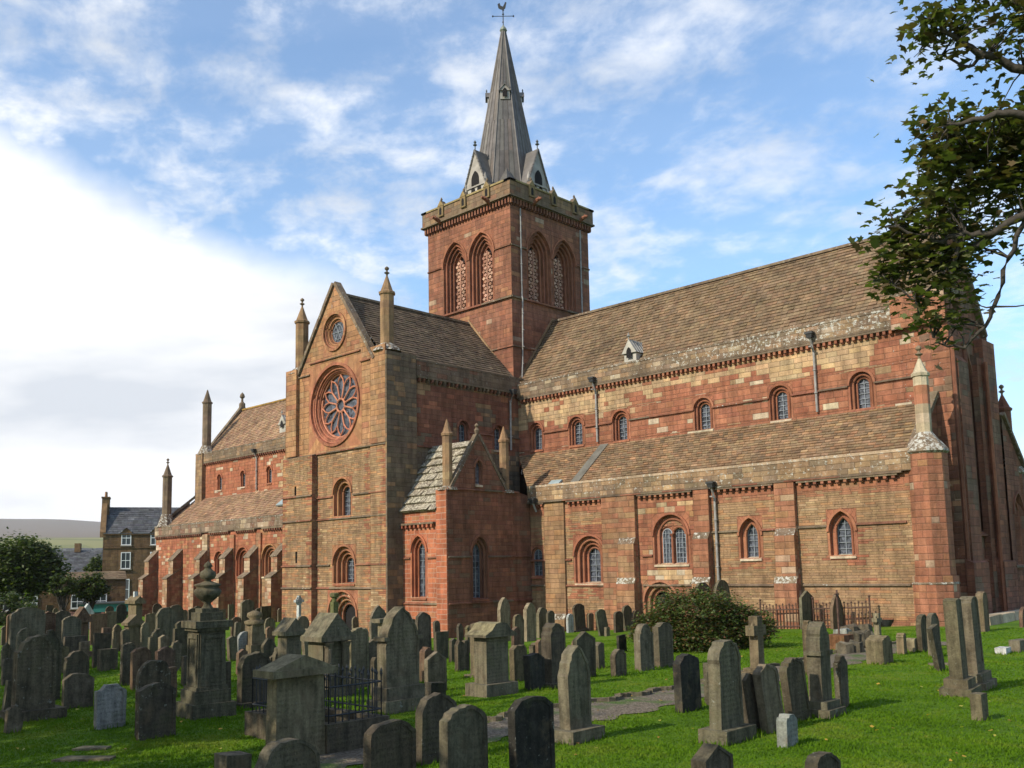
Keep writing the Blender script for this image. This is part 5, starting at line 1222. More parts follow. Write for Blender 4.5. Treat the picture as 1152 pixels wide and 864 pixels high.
G = [
# ---- far left field
(0, 14, 742, 772, 'seg', 'd', 'low dark headstone cut by the left edge of the picture, upper of two', {}),
(0, 13, 768, 806, 'flat', 'g', 'pale slanting low gravestone at the left edge beside the big plinth stone', dict(lean=-8)),
(8, 51, 684, 748, 'seg', 'g', 'very wide grey headstone with a bright left rim at the far left', dict(t=.16)),
(6, 16, 691, 726, 'round', 'r', 'narrow reddish headstone peeping out left of the very wide grey one', {}),
(17, 40, 707, 752, 'round', 'g', 'round-topped greenish headstone with bright left rim in front of the very wide one', {}),
(33, 47, 697, 722, 'round', 'd', 'small dark stone with a ring top leaning against the very wide headstone', dict(lean=-9)),
(44, 62, 688, 742, 'gable', 'r', 'reddish brown pointed slab right of the very wide headstone', {}),
(40, 69, 709, 790, 'gothic', 'd', 'dark pointed headstone just behind the biggest stone at far left', {}),
(60, 79, 687, 736, 'seg', 'g', 'grey slab with a pale left edge behind a similar one at left', {}),
(68, 90, 694, 742, 'seg', 'g', 'greenish grey slab with pale left edge left of the small gabled monument', {}),
(70, 97, 717, 752, 'flat', 'd', 'square-topped dark slab behind the round dark one at left', {}),
(71, 100, 734, 766, 'round', 'd', 'very dark round-topped stone standing behind the grey stone with cut corners', dict(t=.16)),
(69, 105, 759, 798, 'cut', 'g', 'low grey stone with cut corners, right of the biggest stone at far left', dict(t=.15)),
(12, 63, 716, 812, 'shoulder', 'd', 'biggest dark lichened headstone on a plinth at the far left', dict(pl=.12, t=.24, lich=.8, plw=.18)),
(104, 142, 772, 822, 'ogee', 'p', 'light grey headstone with a wavy top in front of the left graves', dict(t=.12, lich=.5)),
(152, 198, 771, 834, 'cut', 'd', 'dark grey headstone with white lichen spots and cut corners at lower left', dict(t=.14, lich=.75)),
(152, 192, 744, 797, 'round', 'd', 'mottled round-topped stone behind the spotted cut-corner stone', dict(t=.16, lich=.9)),
(103, 124, 713, 752, 'flat', 'd', 'plain dark slab between the small gabled monument and the pillar monument', {}),
(100, 120, 690, 726, 'flat', 'r', 'brown square slab under the turquoise shop front, left one', {}),
(117, 130, 688, 726, 'flat', 'b', 'brown slab with green mossy top under the turquoise shop front, right one', {}),
(109, 133, 732, 756, 'flat', 'd', 'low dark square block on the grass at left', dict(t=.18)),
(130, 142, 680, 702, 'round', 'k', 'black arched stone silhouetted before the turquoise shop front', {}),
(118, 128, 682, 700, 'round', 'd', 'tiny dark arched stone under the shop window', {}),
(134, 152, 724, 772, 'seg', 'd', 'dark curved-top slab left of the brown pair behind the mottled stone', {}),
(146, 169, 730, 778, 'cut', 'r', 'brown slab half behind the mottled round stone', {}),
(174, 196, 729, 782, 'seg', 'r', 'brown arched slab right of the mottled round stone', {}),
(162, 177, 689, 722, 'seg', 'b', 'slim headstone with yellow-lit left edge beside the ring-topped one', {}),
(174, 199, 683, 727, 'round', 'g', 'ring-topped round headstone with a moulded rim before the nave buttresses', dict(t=.2)),
(171, 182, 679, 696, 'round', 'd', 'small dark round stone peeping above the slim one before the nave', {}),
(188, 206, 680, 722, 'round', 'd', 'large dark rounded stone behind the ring-topped headstone', {}),
(166, 190, 708, 748, 'shoulder', 'g', 'greenish slab with a pale left edge in front of the ring-topped stone', {}),
(193, 214, 699, 752, 'shoulder', 'd', 'dark headstone with curved shoulders left of the urn monument', {}),
(203, 211, 686, 706, 'round', 'b', 'small yellowish stone left of the urn monument, left of two', {}),
(211, 221, 684, 706, 'gable', 'd', 'small dark pointed stone left of the urn monument, right of two', {}),
(203, 212, 738, 772, 'flat', 'd', 'thin stone with a pale edge close to the urn monument base', {}),
(0, 12, 704, 726, 'round', 'd', 'dark round stone under the big left tree', {}),
(22, 33, 676, 690, 'round', 'd', 'tiny dark stone under the left tree trunk', {}),
# ---- behind and right of the urn
(256, 263, 680, 702, 'flat', 'g', 'narrow upright slab touching the urn pedestal on its right', {}),
(259, 272, 694, 718, 'round', 'r', 'rusty brown round stone right of the urn pedestal', {}),
(270, 286, 675, 713, 'seg', 'g', 'tall open-looking arched slab before a nave buttress', dict(t=.2)),
(265, 286, 711, 742, 'round', 'p', 'pale blue-grey round-topped headstone right of the urn pedestal', dict(lich=.1)),
(293, 305, 682, 706, 'flat', 'd', 'flat-topped dark slab between two nave buttresses', {}),
(297, 310, 695, 717, 'round', 'g', 'small round grey stone below the flat-topped dark slab', {}),
(298, 309, 705, 728, 'round', 'r', 'small reddish round stone left of the pediment monument', {}),
(293, 311, 718, 758, 'gothic', 'd', 'dark bluntly pointed slab left of the pediment monument', {}),
(306, 336, 724, 762, 'round', 'd', 'round dark headstone with a pale raised rim before the pediment monument', dict(t=.18)),
(265, 279, 731, 760, 'gable', 'r', 'small dark reddish pointed stone behind the moulded arch headstone', {}),
(266, 307, 735, 797, 'round', 'd', 'arched headstone with a heavy moulded hood right of the urn monument', dict(pl=.1, t=.2, lich=.4)),
(333, 348, 693, 722, 'round', 'g', 'round stone between the two pediment monuments', {}),
(316, 324, 672, 690, 'flat', 'b', 'small upright stone at the foot of the transept stair pier', {}),
(243, 252, 745, 790, 'flat', 'd', 'thin dark slab right behind the urn pedestal', {}),
# ---- centre left
(390, 416, 707, 776, 'seg', 'n', 'tall pale brown slab with a worn white patch right of the great pediment tomb', dict(t=.15, lich=.6)),
(403, 412, 690, 712, 'flat', 'g', 'narrow square stone against the transept wall', {}),
(408, 428, 720, 772, 'gable', 'g', 'greenish peaked slab overlapping the tall pale brown one', {}),
(416, 436, 681, 732, 'gothic', 'g', 'mossy sharply pointed headstone in front of the transept corner', {}),
(416, 434, 740, 784, 'cut', 'd', 'very dark low slab left of the tall gothic headstone', {}),
(424, 474, 683, 803, 'gothic', 'g', 'great pointed gothic headstone on a stepped plinth, tallest in the centre left', dict(pl=.24, t=.26, band=True, lich=.35, plw=.1)),
(467, 486, 689, 738, 'round', 'd', 'round-headed grey headstone on a base against the chapel wall', dict(pl=.1)),
(472, 482, 729, 768, 'round', 'r', 'slim carved reddish stone right of the great gothic headstone', dict(t=.2)),
(478, 503, 735, 780, 'gable', 'g', 'gabled grey headstone behind a low black block', {}),
(478, 502, 769, 787, 'flat', 'k', 'low black block in front of the gabled grey headstone', dict(t=.2)),
(488, 505, 711, 742, 'flat', 'd', 'dark square slab at the corner of the red chapel', {}),
(505, 513, 719, 746, 'gable', 'd', 'thin stone with a white left edge before the chapel', {}),
(512, 529, 721, 756, 'twin', 'd', 'dark double-topped headstone before the chapel', {}),
(523, 532, 704, 735, 'round', 'b', 'slim curved stone close to the left side of the hipped-cap monument', {}),
(529, 540, 702, 763, 'seg', 'b', 'tall narrow stone with a bright left edge behind the hipped-cap monument', dict(t=.25, pl=.06)),
(560, 575, 672, 722, 'gothic', 'n', 'tall pale headstone with a bulging head against the dark chapel wall', dict(t=.2)),
(577, 590, 691, 730, 'round', 'b', 'slim brown headstone behind a smaller one, right of the chapel corner', {}),
(575, 586, 706, 736, 'round', 'r', 'small brown round stone right of the hipped-cap monument', {}),
(573, 594, 727, 768, 'cut', 'b', 'brown headstone with cut corners right of the hipped-cap monument', dict(t=.16)),
(589, 604, 679, 722, 'shoulder', 'n', 'pale-edged headstone with a hood where the chapel meets the aisle', dict(t=.2)),
(604, 617, 684, 718, 'round', 'g', 'grey round headstone at the aisle wall, left of a touching pair', dict(t=.18)),
(615, 625, 687, 718, 'round', 'd', 'grey round headstone at the aisle wall, right of a touching pair', {}),
(602, 612, 720, 750, 'gable', 'r', 'small brown stone between the rough black slab and the tall round headstone', {}),
(590, 614, 735, 778, 'gable', 'k', 'rough nearly black slab left of the tall round headstone', dict(t=.18, rough=.03, lich=.4)),
(610, 638, 702, 775, 'round', 'd', 'tall dark round headstone with a pale left side and a plinth', dict(pl=.08, t=.28)),
# ---- near the aisle wall
(637, 646, 691, 712, 'round', 'w', 'small white round marker leaning beside a tall tilted stone', {}),
(646, 660, 679, 711, 'seg', 'd', 'tall stone tilted left on a base near the aisle wall', dict(lean=6, pl=.08, plw=.22)),
(674, 686, 685, 716, 'seg', 'g', 'thin headstone leaning well to the left by the aisle wall', dict(lean=14, t=.1)),
(680, 686, 706, 716, 'flat', 'g', 'little stump at the foot of the thin leaning headstone', {}),
(690, 702, 688, 712, 'seg', 'd', 'dark rough stone at the left of a leaning pair beside the rose bush', {}),
(702, 714, 681, 710, 'round', 'd', 'taller leaning stone of the pair beside the rose bush', dict(lean=10)),
(711, 722, 687, 709, 'round', 'b', 'brownish stone half swallowed by the left side of the rose bush', {}),
(694, 705, 715, 734, 'flat', 'k', 'small polished black rectangular stone on the bright grass', dict(t=.1, inset=False, lich=0)),
(687, 706, 731, 762, 'round', 'd', 'squat dark round stone in front of the polished black one', dict(t=.15)),
(664, 681, 723, 753, 'seg', 'd', 'dark rounded block right of the tall gothic slab', dict(t=.3)),
(642, 656, 720, 738, 'round', 'r', 'little brown round stone left of the dark gabled slab', {}),
(645, 671, 712, 764, 'gable', 'd', 'dark gabled slab peeping over the shoulder of the tall gothic slab', {}),
(714, 736, 703, 756, 'shoulder', 'g', 'tall round-shouldered headstone left of the rose bush', dict(t=.2)),
(736, 758, 700, 752, 'ogee', 'd', 'dark scroll-topped headstone at the edge of the rose bush', dict(t=.2)),
# ---- middle foreground
(629, 667, 727, 836, 'gothic', 'g', 'tall gothic headstone with mossy left side on a broad plinth beside the path', dict(pl=.13, t=.2, lich=.35, plw=.16)),
(467, 518, 784, 862, 'round', 'd', 'round-shouldered dark headstone behind the one cut by the bottom edge', dict(t=.15)),
(495, 551, 800, 905, 'seg', 'g', 'broad curved-top headstone at the bottom edge of the centre', dict(t=.15, lich=.3)),
(407, 470, 816, 905, 'seg', 'd', 'broad mossy-topped headstone at the bottom edge, left of the curved one', dict(t=.14)),
(574, 627, 788, 900, 'cut', 'k', 'nearly black chamfered headstone with white specks at the bottom edge', dict(t=.12, lich=.75, lean=1.5)),
(283, 365, 838, 915, 'round', 'd', 'wide dark rounded stone top at the bottom edge below the pediment tomb', dict(t=.2, lich=.3)),
(240, 283, 853, 905, 'flat', 'g', 'low pale slab end at the bottom edge left of the wide dark top', dict(t=.3)),
# ---- right foreground
(760, 790, 738, 803, 'seg', 'k', 'dark square-topped headstone beside the gravel path', dict(t=.16, inset=False, lich=.3, lean=2)),
(793, 801, 746, 794, 'flat', 'd', 'thin upright slab hidden behind the tallest front stone', {}),
(799, 839, 722, 838, 'round', 'g', 'tallest round-topped headstone on a mossy plinth in the right foreground', dict(pl=.14, t=.2, lich=.55, plw=.14)),
(838, 858, 757, 826, 'gable', 'd', 'dark slab leaning out behind the tallest front stone', dict(lean=9)),
(857, 884, 747, 826, 'seg', 'g', 'brown headstone leaning left, first of two leaning ones right of the tallest', dict(lean=10, t=.14)),
(885, 913, 741, 814, 'seg', 'd', 'headstone leaning left with lichen flecks, second of the two leaning ones', dict(lean=11, t=.14, lich=.5)),
(874, 899, 806, 842, 'seg', 'p', 'small light grey stub in front of the two leaning headstones', dict(t=.16)),
(831, 849, 701, 729, 'seg', 'g', 'grey stone leaning left at the right foot of the rose bush', dict(lean=5)),
(810, 825, 706, 726, 'gable', 'd', 'peaked little stone behind the tallest front stone', {}),
(911, 938, 701, 807, 'gothic', 'g', 'tall narrow gothic headstone with collars on a stepped plinth at right', dict(pl=.16, t=.24, band=True, lich=.3)),
(905, 918, 699, 760, 'round', 'b', 'plain upright slab directly behind the narrow gothic headstone', {}),
(940, 956, 739, 797, 'shoulder', 'd', 'small dark knobbed headstone right of the narrow gothic one', {}),
(783, 801, 655, 712, 'seg', 'g', 'stone head showing above the rose bush, left of two', {}),
(804, 824, 652, 712, 'round', 'g', 'stone head showing above the rose bush, right of two', {}),
(901, 917, 665, 708, 'gable', 'g', 'peaked headstone in front of the rusty railing', {}),
(934, 951, 668, 708, 'gothic', 'r', 'brown pointed headstone behind the thin iron pole', {}),
(779, 828, 843, 905, 'gable', 'd', 'dark peaked stone cut by the bottom edge below the tallest headstone', dict(t=.2)),
(903, 950, 853, 905, 'seg', 'd', 'rounded stone top just inside the bottom edge at right', dict(t=.15)),
(975, 1005, 717, 748, 'seg', 'b', 'squat weathered stump block with pale rubble at its foot', dict(t=.45, rough=.02, inset=False)),
(1009, 1019, 713, 737, 'round', 'b', 'small narrow round stone right of the stump block', dict(t=.2)),
(1020, 1032, 719, 734, 'seg', 'n', 'tiny squat stone beside the ring-shaped dark stone', dict(t=.25)),
(1033, 1047, 692, 734, 'round', 'd', 'dark arched stone near the cathedral corner pier', dict(t=.15, lean=2)),
(1044, 1060, 690, 740, 'round', 'g', 'upright slab half hidden behind the strongly leaning one', {}),
(1052, 1064, 702, 756, 'flat', 'd', 'strongly leaning slab propped left of the tall pair', dict(lean=16, t=.12)),
(1070, 1092, 672, 784, 'seg', 'g', 'tall thick headstone on a pale block, front one of the leaning pair at right', dict(lean=4, t=.24, pl=.18, lich=.4, plw=.12)),
(1087, 1110, 670, 776, 'seg', 'g', 'tall thick headstone, rear one of the leaning pair at right', dict(lean=4, t=.24, pl=.18, lich=.35, plw=.12)),
(1100, 1114, 666, 711, 'round', 'b', 'slim round headstone right of the tall leaning pair', dict(t=.25)),
(1093, 1110, 782, 812, 'flat', 'n', 'short stone post alone on the lawn at lower right', dict(t=.18)),
(1147, 1160, 683, 706, 'round', 'r', 'reddish stone at the right edge of the picture', {}),
(1119, 1138, 729, 737, 'flat', 'w', 'low white stone lying in the grass at right', dict(t=.3, inset=False)),
(1136, 1160, 722, 735, 'flat', 'g', 'low grey block lying at the right edge', dict(t=.3, inset=False)),
(984, 990, 697, 706, 'flat', 'd', 'tiny dark stub near the end of the railing', {}),
]
# the small stones of the crowded rows: between named neighbours, counted from the left
XT_ = [((18, 62), 'left tree and small gabled monument', [(24, 33, 684, 700), (36, 44, 682, 700), (50, 58, 681, 699), (59, 66, 684, 701)]),
 ((62, 140), 'gabled monument and pillar monument', [(64, 76, 726, 758), (88, 100, 722, 752), (112, 124, 706, 736), (126, 137, 702, 733), (136, 146, 708, 740)]),
 ((160, 215), 'ring-topped stone and urn monument', [(158, 168, 700, 736), (178, 190, 715, 752), (190, 199, 722, 756), (200, 210, 716, 748), (183, 193, 752, 786)]),
 ((215, 265), 'urn monument and tall arched slab', [(217, 226, 682, 702), (228, 236, 684, 703), (246, 255, 686, 706), (256, 267, 716, 744), (262, 270, 700, 722)]),
 ((286, 345), 'orb pedestal and smaller pediment tomb', [(286, 294, 684, 704), (288, 298, 712, 738), (300, 309, 738, 762), (312, 320, 684, 700), (322, 331, 686, 703)]),
 ((345, 400), 'pediment tombs and pale brown slab', [(340, 349, 708, 742), (352, 361, 684, 706), (388, 396, 688, 712), (396, 404, 694, 716), (384, 392, 716, 750)]),
 ((400, 470), 'mossy pointed headstone and chapel wall', [(434, 442, 698, 724), (462, 469, 696, 722), (440, 447, 694, 716)]),
 ((480, 600), 'great gothic headstone and aisle wall', [(488, 496, 698, 722), (497, 505, 694, 716), (514, 522, 702, 722), (540, 548, 692, 712), (549, 557, 694, 714), (596, 604, 724, 750)]),
 ((600, 700), 'tall round headstone and polished stone', [(626, 634, 686, 708), (636, 644, 738, 764), (660, 668, 690, 710), (650, 658, 716, 740)]),
 ((0, 60), 'left edge and biggest dark stone', [(0, 9, 724, 752), (14, 24, 750, 786), (26, 36, 690, 714), (3, 16, 796, 826)])]
ORD = ['first', 'second', 'third', 'fourth', 'fifth', 'sixth']
SHN = {'round': 'round-topped', 'seg': 'curved-top', 'gable': 'peaked', 'flat': 'square-topped', 'shoulder': 'shouldered', 'gothic': 'pointed', 'cut': 'chamfered'}
TNN = {'g': 'grey-green', 'd': 'dark', 'b': 'brown', 'r': 'reddish', 'n': 'pale brown'}
for _, where, lst in XT_:
    for i, (x0, x1, yt, yb) in enumerate(sorted(lst)):
        kd, tn = gr.choice(list(SHN)), gr.choice('ggddbrn')
        grave(x0, x1, yt, yb, kd, tn, f'small {TNN[tn]} {SHN[kd]} stone, {ORD[i]} between {where}', t=gr.choice((.12, .16)), lean=gr.uniform(-4, 4))
for x0, x1, yt, yb, kind, tone, lab, kw in G: grave(x0, x1, yt, yb, kind, tone, lab, **kw)
# ---- monuments
def mono(name, label, cat, x0, x1, yt, yb, t):
    loc, w, h = place(x0, x1, yt, yb, t)
    o = empty(name, loc, (0, 0, rad(gr.uniform(-2, 2)))); tag(o, label, cat); return o, w, h
def prism(mb, x0, x1, y0, y1, z0, z1, col):
    """gable with its ridge along x"""
    ym = (y0+y1)/2
    a = [(x1, y0, z0), (x1, y1, z0), (x1, ym, z1)]; b = [(x0, y, z) for _, y, z in a]
    mb.face(a, col); mb.face(list(reversed(b)), col)
    for i in range(3):
        j = (i+1) % 3; mb.face([a[i], b[i], b[j], a[j]], col)
def pediment(label, x0, x1, yt, yb, t, tone, capo=.12, base=.12, cols=False, ped=.2, batter=0.0):
    o, w, h = mono('pediment_tomb', label, 'tomb', x0, x1, yt, yb, t); c = TONE[tone]; cc = lambda l=.4: jit(c, gr, .06)+(l,)
    bh, ph, ch = h*base, h*ped, .1
    z1 = h-ph-ch
    if base: m = MB(); m.box(-t/2-.12, t/2+.12, -w/2-.12, w/2+.12, -.2, bh, cc(.7)); m.build('base', M['grave'], o, bevel=.02)
    m = MB(); k = batter
    m.hexa([(-t/2-k, -w/2-k, bh-.1), (t/2+k, -w/2-k, bh-.1), (t/2+k, w/2+k, bh-.1), (-t/2-k, w/2+k, bh-.1)], [(-t/2, -w/2, z1), (t/2, -w/2, z1), (t/2, w/2, z1), (-t/2, w/2, z1)], cc())
    if cols:
        for y in (-w/2+.1, w/2-.1): m.lathe([(.09, 0), (.08, z1-bh-.15), (.12, z1-bh-.02)], (t/2+.06, y, bh), 10, cc())
    m.build('body', M['grave'], o, bevel=.012)
    m = MB(); m.box(-t/2-capo, t/2+capo, -w/2-capo, w/2+capo, z1, z1+ch, cc(.6)); prism(m, -t/2-capo*.7, t/2+capo*.7, -w/2-capo*.8, w/2+capo*.8, z1+ch-.002, h, cc(.6)); m.build('pediment', M['grave'], o, bevel=.012)
    return o
pediment('broad tapered tomb with a low pediment and wide cap in the left foreground', 300, 366, 738, 858, .24, 'n', capo=.15, base=0, ped=.13, batter=.02)
pediment('great pediment tomb with side columns in front of the transept door', 346, 392, 690, 785, .55, 'g', capo=.12, base=.1, cols=True, ped=.28)
pediment('smaller pediment tomb left of the great one, before the transept', 312, 339, 695, 765, .4, 'g', capo=.1, base=.1, ped=.22)
pediment('gabled brown tomb with pale left edges below the pillar monument', 139, 160, 691, 733, .35, 'b', capo=.08, base=.1, ped=.22)
pediment('small gabled monument with a dark niche at the left, before the white one', 81, 99, 683, 740, .3, 'r', capo=.1, base=.1, ped=.25)
pediment('white gabled monument behind the small brown gabled one', 90, 105, 679, 708, .3, 'w', capo=.03, base=0, ped=.35)
# hipped cap monument
o, w, h = mono('capped_monument', 'slab-sided monument with an overhanging curved cap in front of the chapel', 'tomb', 534, 573, 700, 784, .38)
c = TONE['g']; m = MB(); m.box(-.33, .33, -w/2-.14, w/2+.14, -.2, h*.17, c+(.6,)); m.build('base', M['grave'], o, bevel=.02)
m = MB(); m.box(-.19, .19, -w/2, w/2, h*.17-.02, h*.8, c+(.3,)); m.build('body', M['grave'], o, bevel=.012)
m = MB(); zc = h*.8; q_ = w/2+.14
m.hexa([(-.33, -q_, zc), (.33, -q_, zc), (.33, q_, zc), (-.33, q_, zc)], [(-.33, -q_, zc+.05), (.33, -q_, zc+.05), (.33, q_, zc+.05), (-.33, q_, zc+.05)], c+(.5,))
pr0 = [(-q_, zc+.05), (-q_*.6, zc+.14), (-q_*.35, h-.03), (0, h), (q_*.35, h-.03), (q_*.6, zc+.14), (q_, zc+.05)]
m.face([(.33, y, z) for y, z in pr0], c+(.5,)); m.face([(-.33, y, z) for y, z in reversed(pr0)], c+(.5,))
for a, b in zip(pr0, pr0[1:]): m.face([(.33, *a), (-.33, *a), (-.33, *b), (.33, *b)], lin(130, 120, 90)+(.6,))
m.build('cap', M['grave'], o, bevel=.012)
# pillar monument with a cross stub
o, w, h = mono('pillar_monument', 'tall square pillar monument with a small cross left of the nave', 'monument', 143, 159, 665, 728, .7); c = TONE['b']
m = MB(); m.box(-.35, .35, -w/2, w/2, -.2, h*.78, c+(.3,)); m.build('shaft', M['grave'], o, bevel=.02)
m = MB(); m.box(-.45, .45, -w/2-.1, w/2+.1, h*.78, h*.84, c+(.5,)); prism(m, -.42, .42, -w/2-.06, w/2+.06, h*.84-.002, h*.92, c+(.5,)); m.build('cap', M['grave'], o, bevel=.02)
m = MB(); m.box(-.06, .06, -.07, .07, h*.9, h, TONE['w']); m.build('cross', M['grave'], o)
# urn monument
B = ground_at(240, 812); px_z = -(pj(B+np.array([0, 0, 1.]))-pj(B))[1]
S_ = 1/px_z; o = empty('urn_monument', (B[0]-.75, B[1]+.25, gz(B[0], B[1])), (0, 0, rad(-6))); tag(o, 'tall square pedestal with a carved stone urn on top in the left foreground', 'monument')
c = lin(96, 90, 72); H = lambda y: (812-y)*S_*.985
def scl(m): m.v = [(p[0]*.60, p[1]*.60, p[2]) for p in m.v]
m = MB(); m.box(-.68, .68, -.68, .68, -.2, H(795), c+(.6,)); m.box(-.56, .56, -.56, .56, H(795)-.002, H(780), c+(.5,)); m.box(-.50, .50, -.50, .50, H(780)-.002, H(776), c+(.4,)); scl(m); m.build('base', M['grave'], o, bevel=.025)
m = MB(); a = .415; m.hexa([(-a-.03, -a-.03, H(777)), (a+.03, -a-.03, H(777)), (a+.03, a+.03, H(777)), (-a-.03, a+.03, H(777))], [(-a, -a, H(710)), (a, -a, H(710)), (a, a, H(710)), (-a, a, H(710))], c+(.3,))
z0_, z1_ = H(770), H(719)
for f_ in ((lambda u, z, d: (a+.02+d, u, z)), (lambda u, z, d: (u, -a-.02-d, z))):
    for u0, u1, za, zb in ((-.37, -.28, z0_, z1_), (.28, .37, z0_, z1_), (-.37, .37, z1_, z1_+.08), (-.37, .37, z0_-.08, z0_)):
        m.hexa([f_(u0, za, -.02), f_(u1, za, -.02), f_(u1, za, .025), f_(u0, za, .025)], [f_(u0, zb, -.02), f_(u1, zb, -.02), f_(u1, zb, .025), f_(u0, zb, .025)], c+(.3,))
scl(m); m.build('shaft', M['grave'], o, bevel=.01)
m = MB(); a = .5; m.box(-a, a, -a, a, H(710), H(706), c+(.5,)); a = .58; m.box(-a, a, -a, a, H(706)-.002, H(698), c+(.6,)); a = .36; m.box(-a, a, -a, a, H(698)-.002, H(688), c+(.4,)); a = .27; m.box(-a, a, -a, a, H(688)-.002, H(683), c+(.4,)); scl(m); m.build('cornice', M['grave'], o, bevel=.015)
m = MB(); yv = lambda y: H(y)
m.lathe([(.17, yv(683)), (.13, yv(680)), (.10, yv(677)), (.22, yv(673)), (.36, yv(668)), (.42, yv(663)), (.38, yv(660)), (.33, yv(659)), (.34, yv(657)), (.41, yv(655)), (.39, yv(654)), (.22, yv(652)), (.10, yv(650)), (.10, yv(649)), (.20, yv(647)), (.25, yv(643)), (.22, yv(639)), (.12, yv(636)), (.09, yv(634)), (.14, yv(632)), (.10, yv(629)), (.02, yv(626))], (0, 0, 0), 24, c+(.4,))
scl(m); m.build('urn', M['grave'], o, smooth=True)
# orb pedestal, stone crosses, small column
o, w, h = mono('orb_pedestal', 'small tapering pedestal with a round finial before the nave buttresses', 'monument', 277, 290, 687, 742, .5); c = TONE['b']
m = MB(); m.box(-.3, .3, -.3, .3, -.2, h*.3, c+(.3,)); m.hexa([(-.24, -.24, h*.3), (.24, -.24, h*.3), (.24, .24, h*.3), (-.24, .24, h*.3)], [(-.2, -.2, h*.72), (.2, -.2, h*.72), (.2, .2, h*.72), (-.2, .2, h*.72)], c+(.3,)); m.build('shaft', M['grave'], o, bevel=.02)
m = MB(); m.lathe([(.3, h*.72), (.32, h*.78), (.14, h*.82), (.24, h*.88), (.22, h*.95), (.05, h)], (0, 0, 0), 12, c+(.3,)); m.build('finial', M['grave'], o, smooth=True)
def cross(label, x0, x1, yt, yb, tone, arm=.28, ring=False, bw=.16, t=.18, cat='stone cross', ped=.18):
    B = ground_at((x0+x1)/2, yb); pz = -(pj(B+np.array([0, 0, 1.]))-pj(B))[1]; h = (yb-yt)/pz; c = TONE[tone]
    o = empty('stone_cross', (B[0], B[1], gz(B[0], B[1])), (0, 0, rad(gr.uniform(-8, 8)))); tag(o, label, cat)
    m = MB(); m.box(-t*1.4, t*1.4, -bw*1.6, bw*1.6, -.2, h*ped*.7, c+(.5,)); m.box(-t, t, -bw*1.2, bw*1.2, h*ped*.7-.002, h*ped, c+(.5,)); m.build('base', M['grave'], o, bevel=.02)
    m = MB(); m.hexa([(-t/2, -bw/2-.02, h*ped), (t/2, -bw/2-.02, h*ped), (t/2, bw/2+.02, h*ped), (-t/2, bw/2+.02, h*ped)], [(-t/2, -bw/2, h), (t/2, -bw/2, h), (t/2, bw/2, h), (-t/2, bw/2, h)], c+(.35,)); za = h-arm*.75-bw/2
    for sg in (-1, 1): m.box(-t/2+.004, t/2-.004, min(sg*bw/2, sg*arm), max(sg*bw/2, sg*arm), za-bw/2, za+bw/2, c+(.35,))
    if ring: m.tube([(0, arm*.7*math.cos(a), za+arm*.7*math.sin(a)) for a in [2*math.pi*i/16 for i in range(17)]], .04, 6, c+(.35,), cap=False)
    m.build('cross_shaft', M['grave'], o, bevel=.012)
cross('weathered Celtic stone cross with short arms in front of the rose bush', 843, 863, 693, 764, 'b', arm=.27, bw=.22, t=.22, ring=True)
cross('small pale cross on a pedestal before the transept stair pier', 331, 341, 670, 718, 'w', arm=.3, bw=.14, ring=True, ped=.45)
cross('slim little stone cross near the end of the iron railing', 984, 992, 690, 722, 'n', arm=.2, bw=.13, ring=True)
_q = ray(376, 640); _q = _q/np.hypot(_q[0], _q[1]); B = CAMP+_q*47
o = empty('column_stub', (B[0], B[1], gz(B[0], B[1]))); tag(o, 'slim square stone column with a flat cap beside the transept doorway', 'column')
cc_ = lin(104, 104, 66); hh = 2.5
m = MB(); m.box(-.14, .14, -.14, .14, -.2, hh-.5, cc_+(.5,)); m.build('shaft', M['grave'], o, bevel=.01); m = MB(); m.lathe([(.12, hh-.5), (.12, hh-.32), (.22, hh-.25), (.24, hh-.1), (.14, hh-.06)], (0, 0, 0), 10, cc_+(.5,)); m.build('capital', M['grave'], o)
o, w, h = mono('pedestal_stone', 'little capped pedestal between the mossy pointed stone and the great gothic one', 'monument', 424, 432, 696, 742, .28)
m = MB(); m.box(-.1, .1, -.12, .12, -.2, h-.12, TONE['n']); m.build('shaft', M['grave'], o); m = MB(); m.box(-.2, .2, -.28, .28, h-.12, h, TONE['g']); m.build('cap', M['grave'], o, bevel=.01)
# railed grave
B = ground_at(368, 850); C0 = Vector((B[0], B[1], gz(B[0], B[1]))); o = empty('railed_grave', C0, (0, 0, 0)); tag(o, 'railed grave with dark iron bars on a mossy stone kerb in the foreground', 'grave')
L_, W_, kh = 2.3, 1.15, .42
m = MB(); k = TONE['d']+(.4,)
m.box(-L_, 0, 0, .18, -.2, kh, k); m.box(-L_, 0, W_-.18, W_, -.2, kh, k); m.box(-.18, 0, .181, W_-.181, -.2, kh, k); m.box(-L_, -L_+.18, .181, W_-.181, -.2, kh, k); m.build('kerb', M['grave'], o, bevel=.02)
m = MB()
def railrun(m, a, b, h, step=.11, r=.011, zt=None):
    a, b = Vector(a), Vector(b); n = int((b-a).length/step)
    for i in range(n+1):
        p = a.lerp(b, i/n); hh_ = h*(1.06 if i % 2 else 1.0); m.tube([p, p+Vector((0, 0, hh_))], [r, r], 5, cap=True); m.lathe([(r, 0), (r*2.2, .03), (0.001, .09)], (p.x, p.y, p.z+hh_), 5)
    for z in (.12, h*.86): m.tube([a+Vector((0, 0, z)), b+Vector((0, 0, z))], r*1.3, 5)
cz = kh-.01
for a, b in (((-.09, .09, cz), (-.09, W_-.09, cz)), ((-L_+.09, .09, cz), (-L_+.09, W_-.09, cz)), ((-L_+.09, .09, cz), (-.09, .09, cz)), ((-L_+.09, W_-.09, cz), (-.09, W_-.09, cz))): railrun(m, a, b, .62)
m.build('railing', M['darkiron'], o)
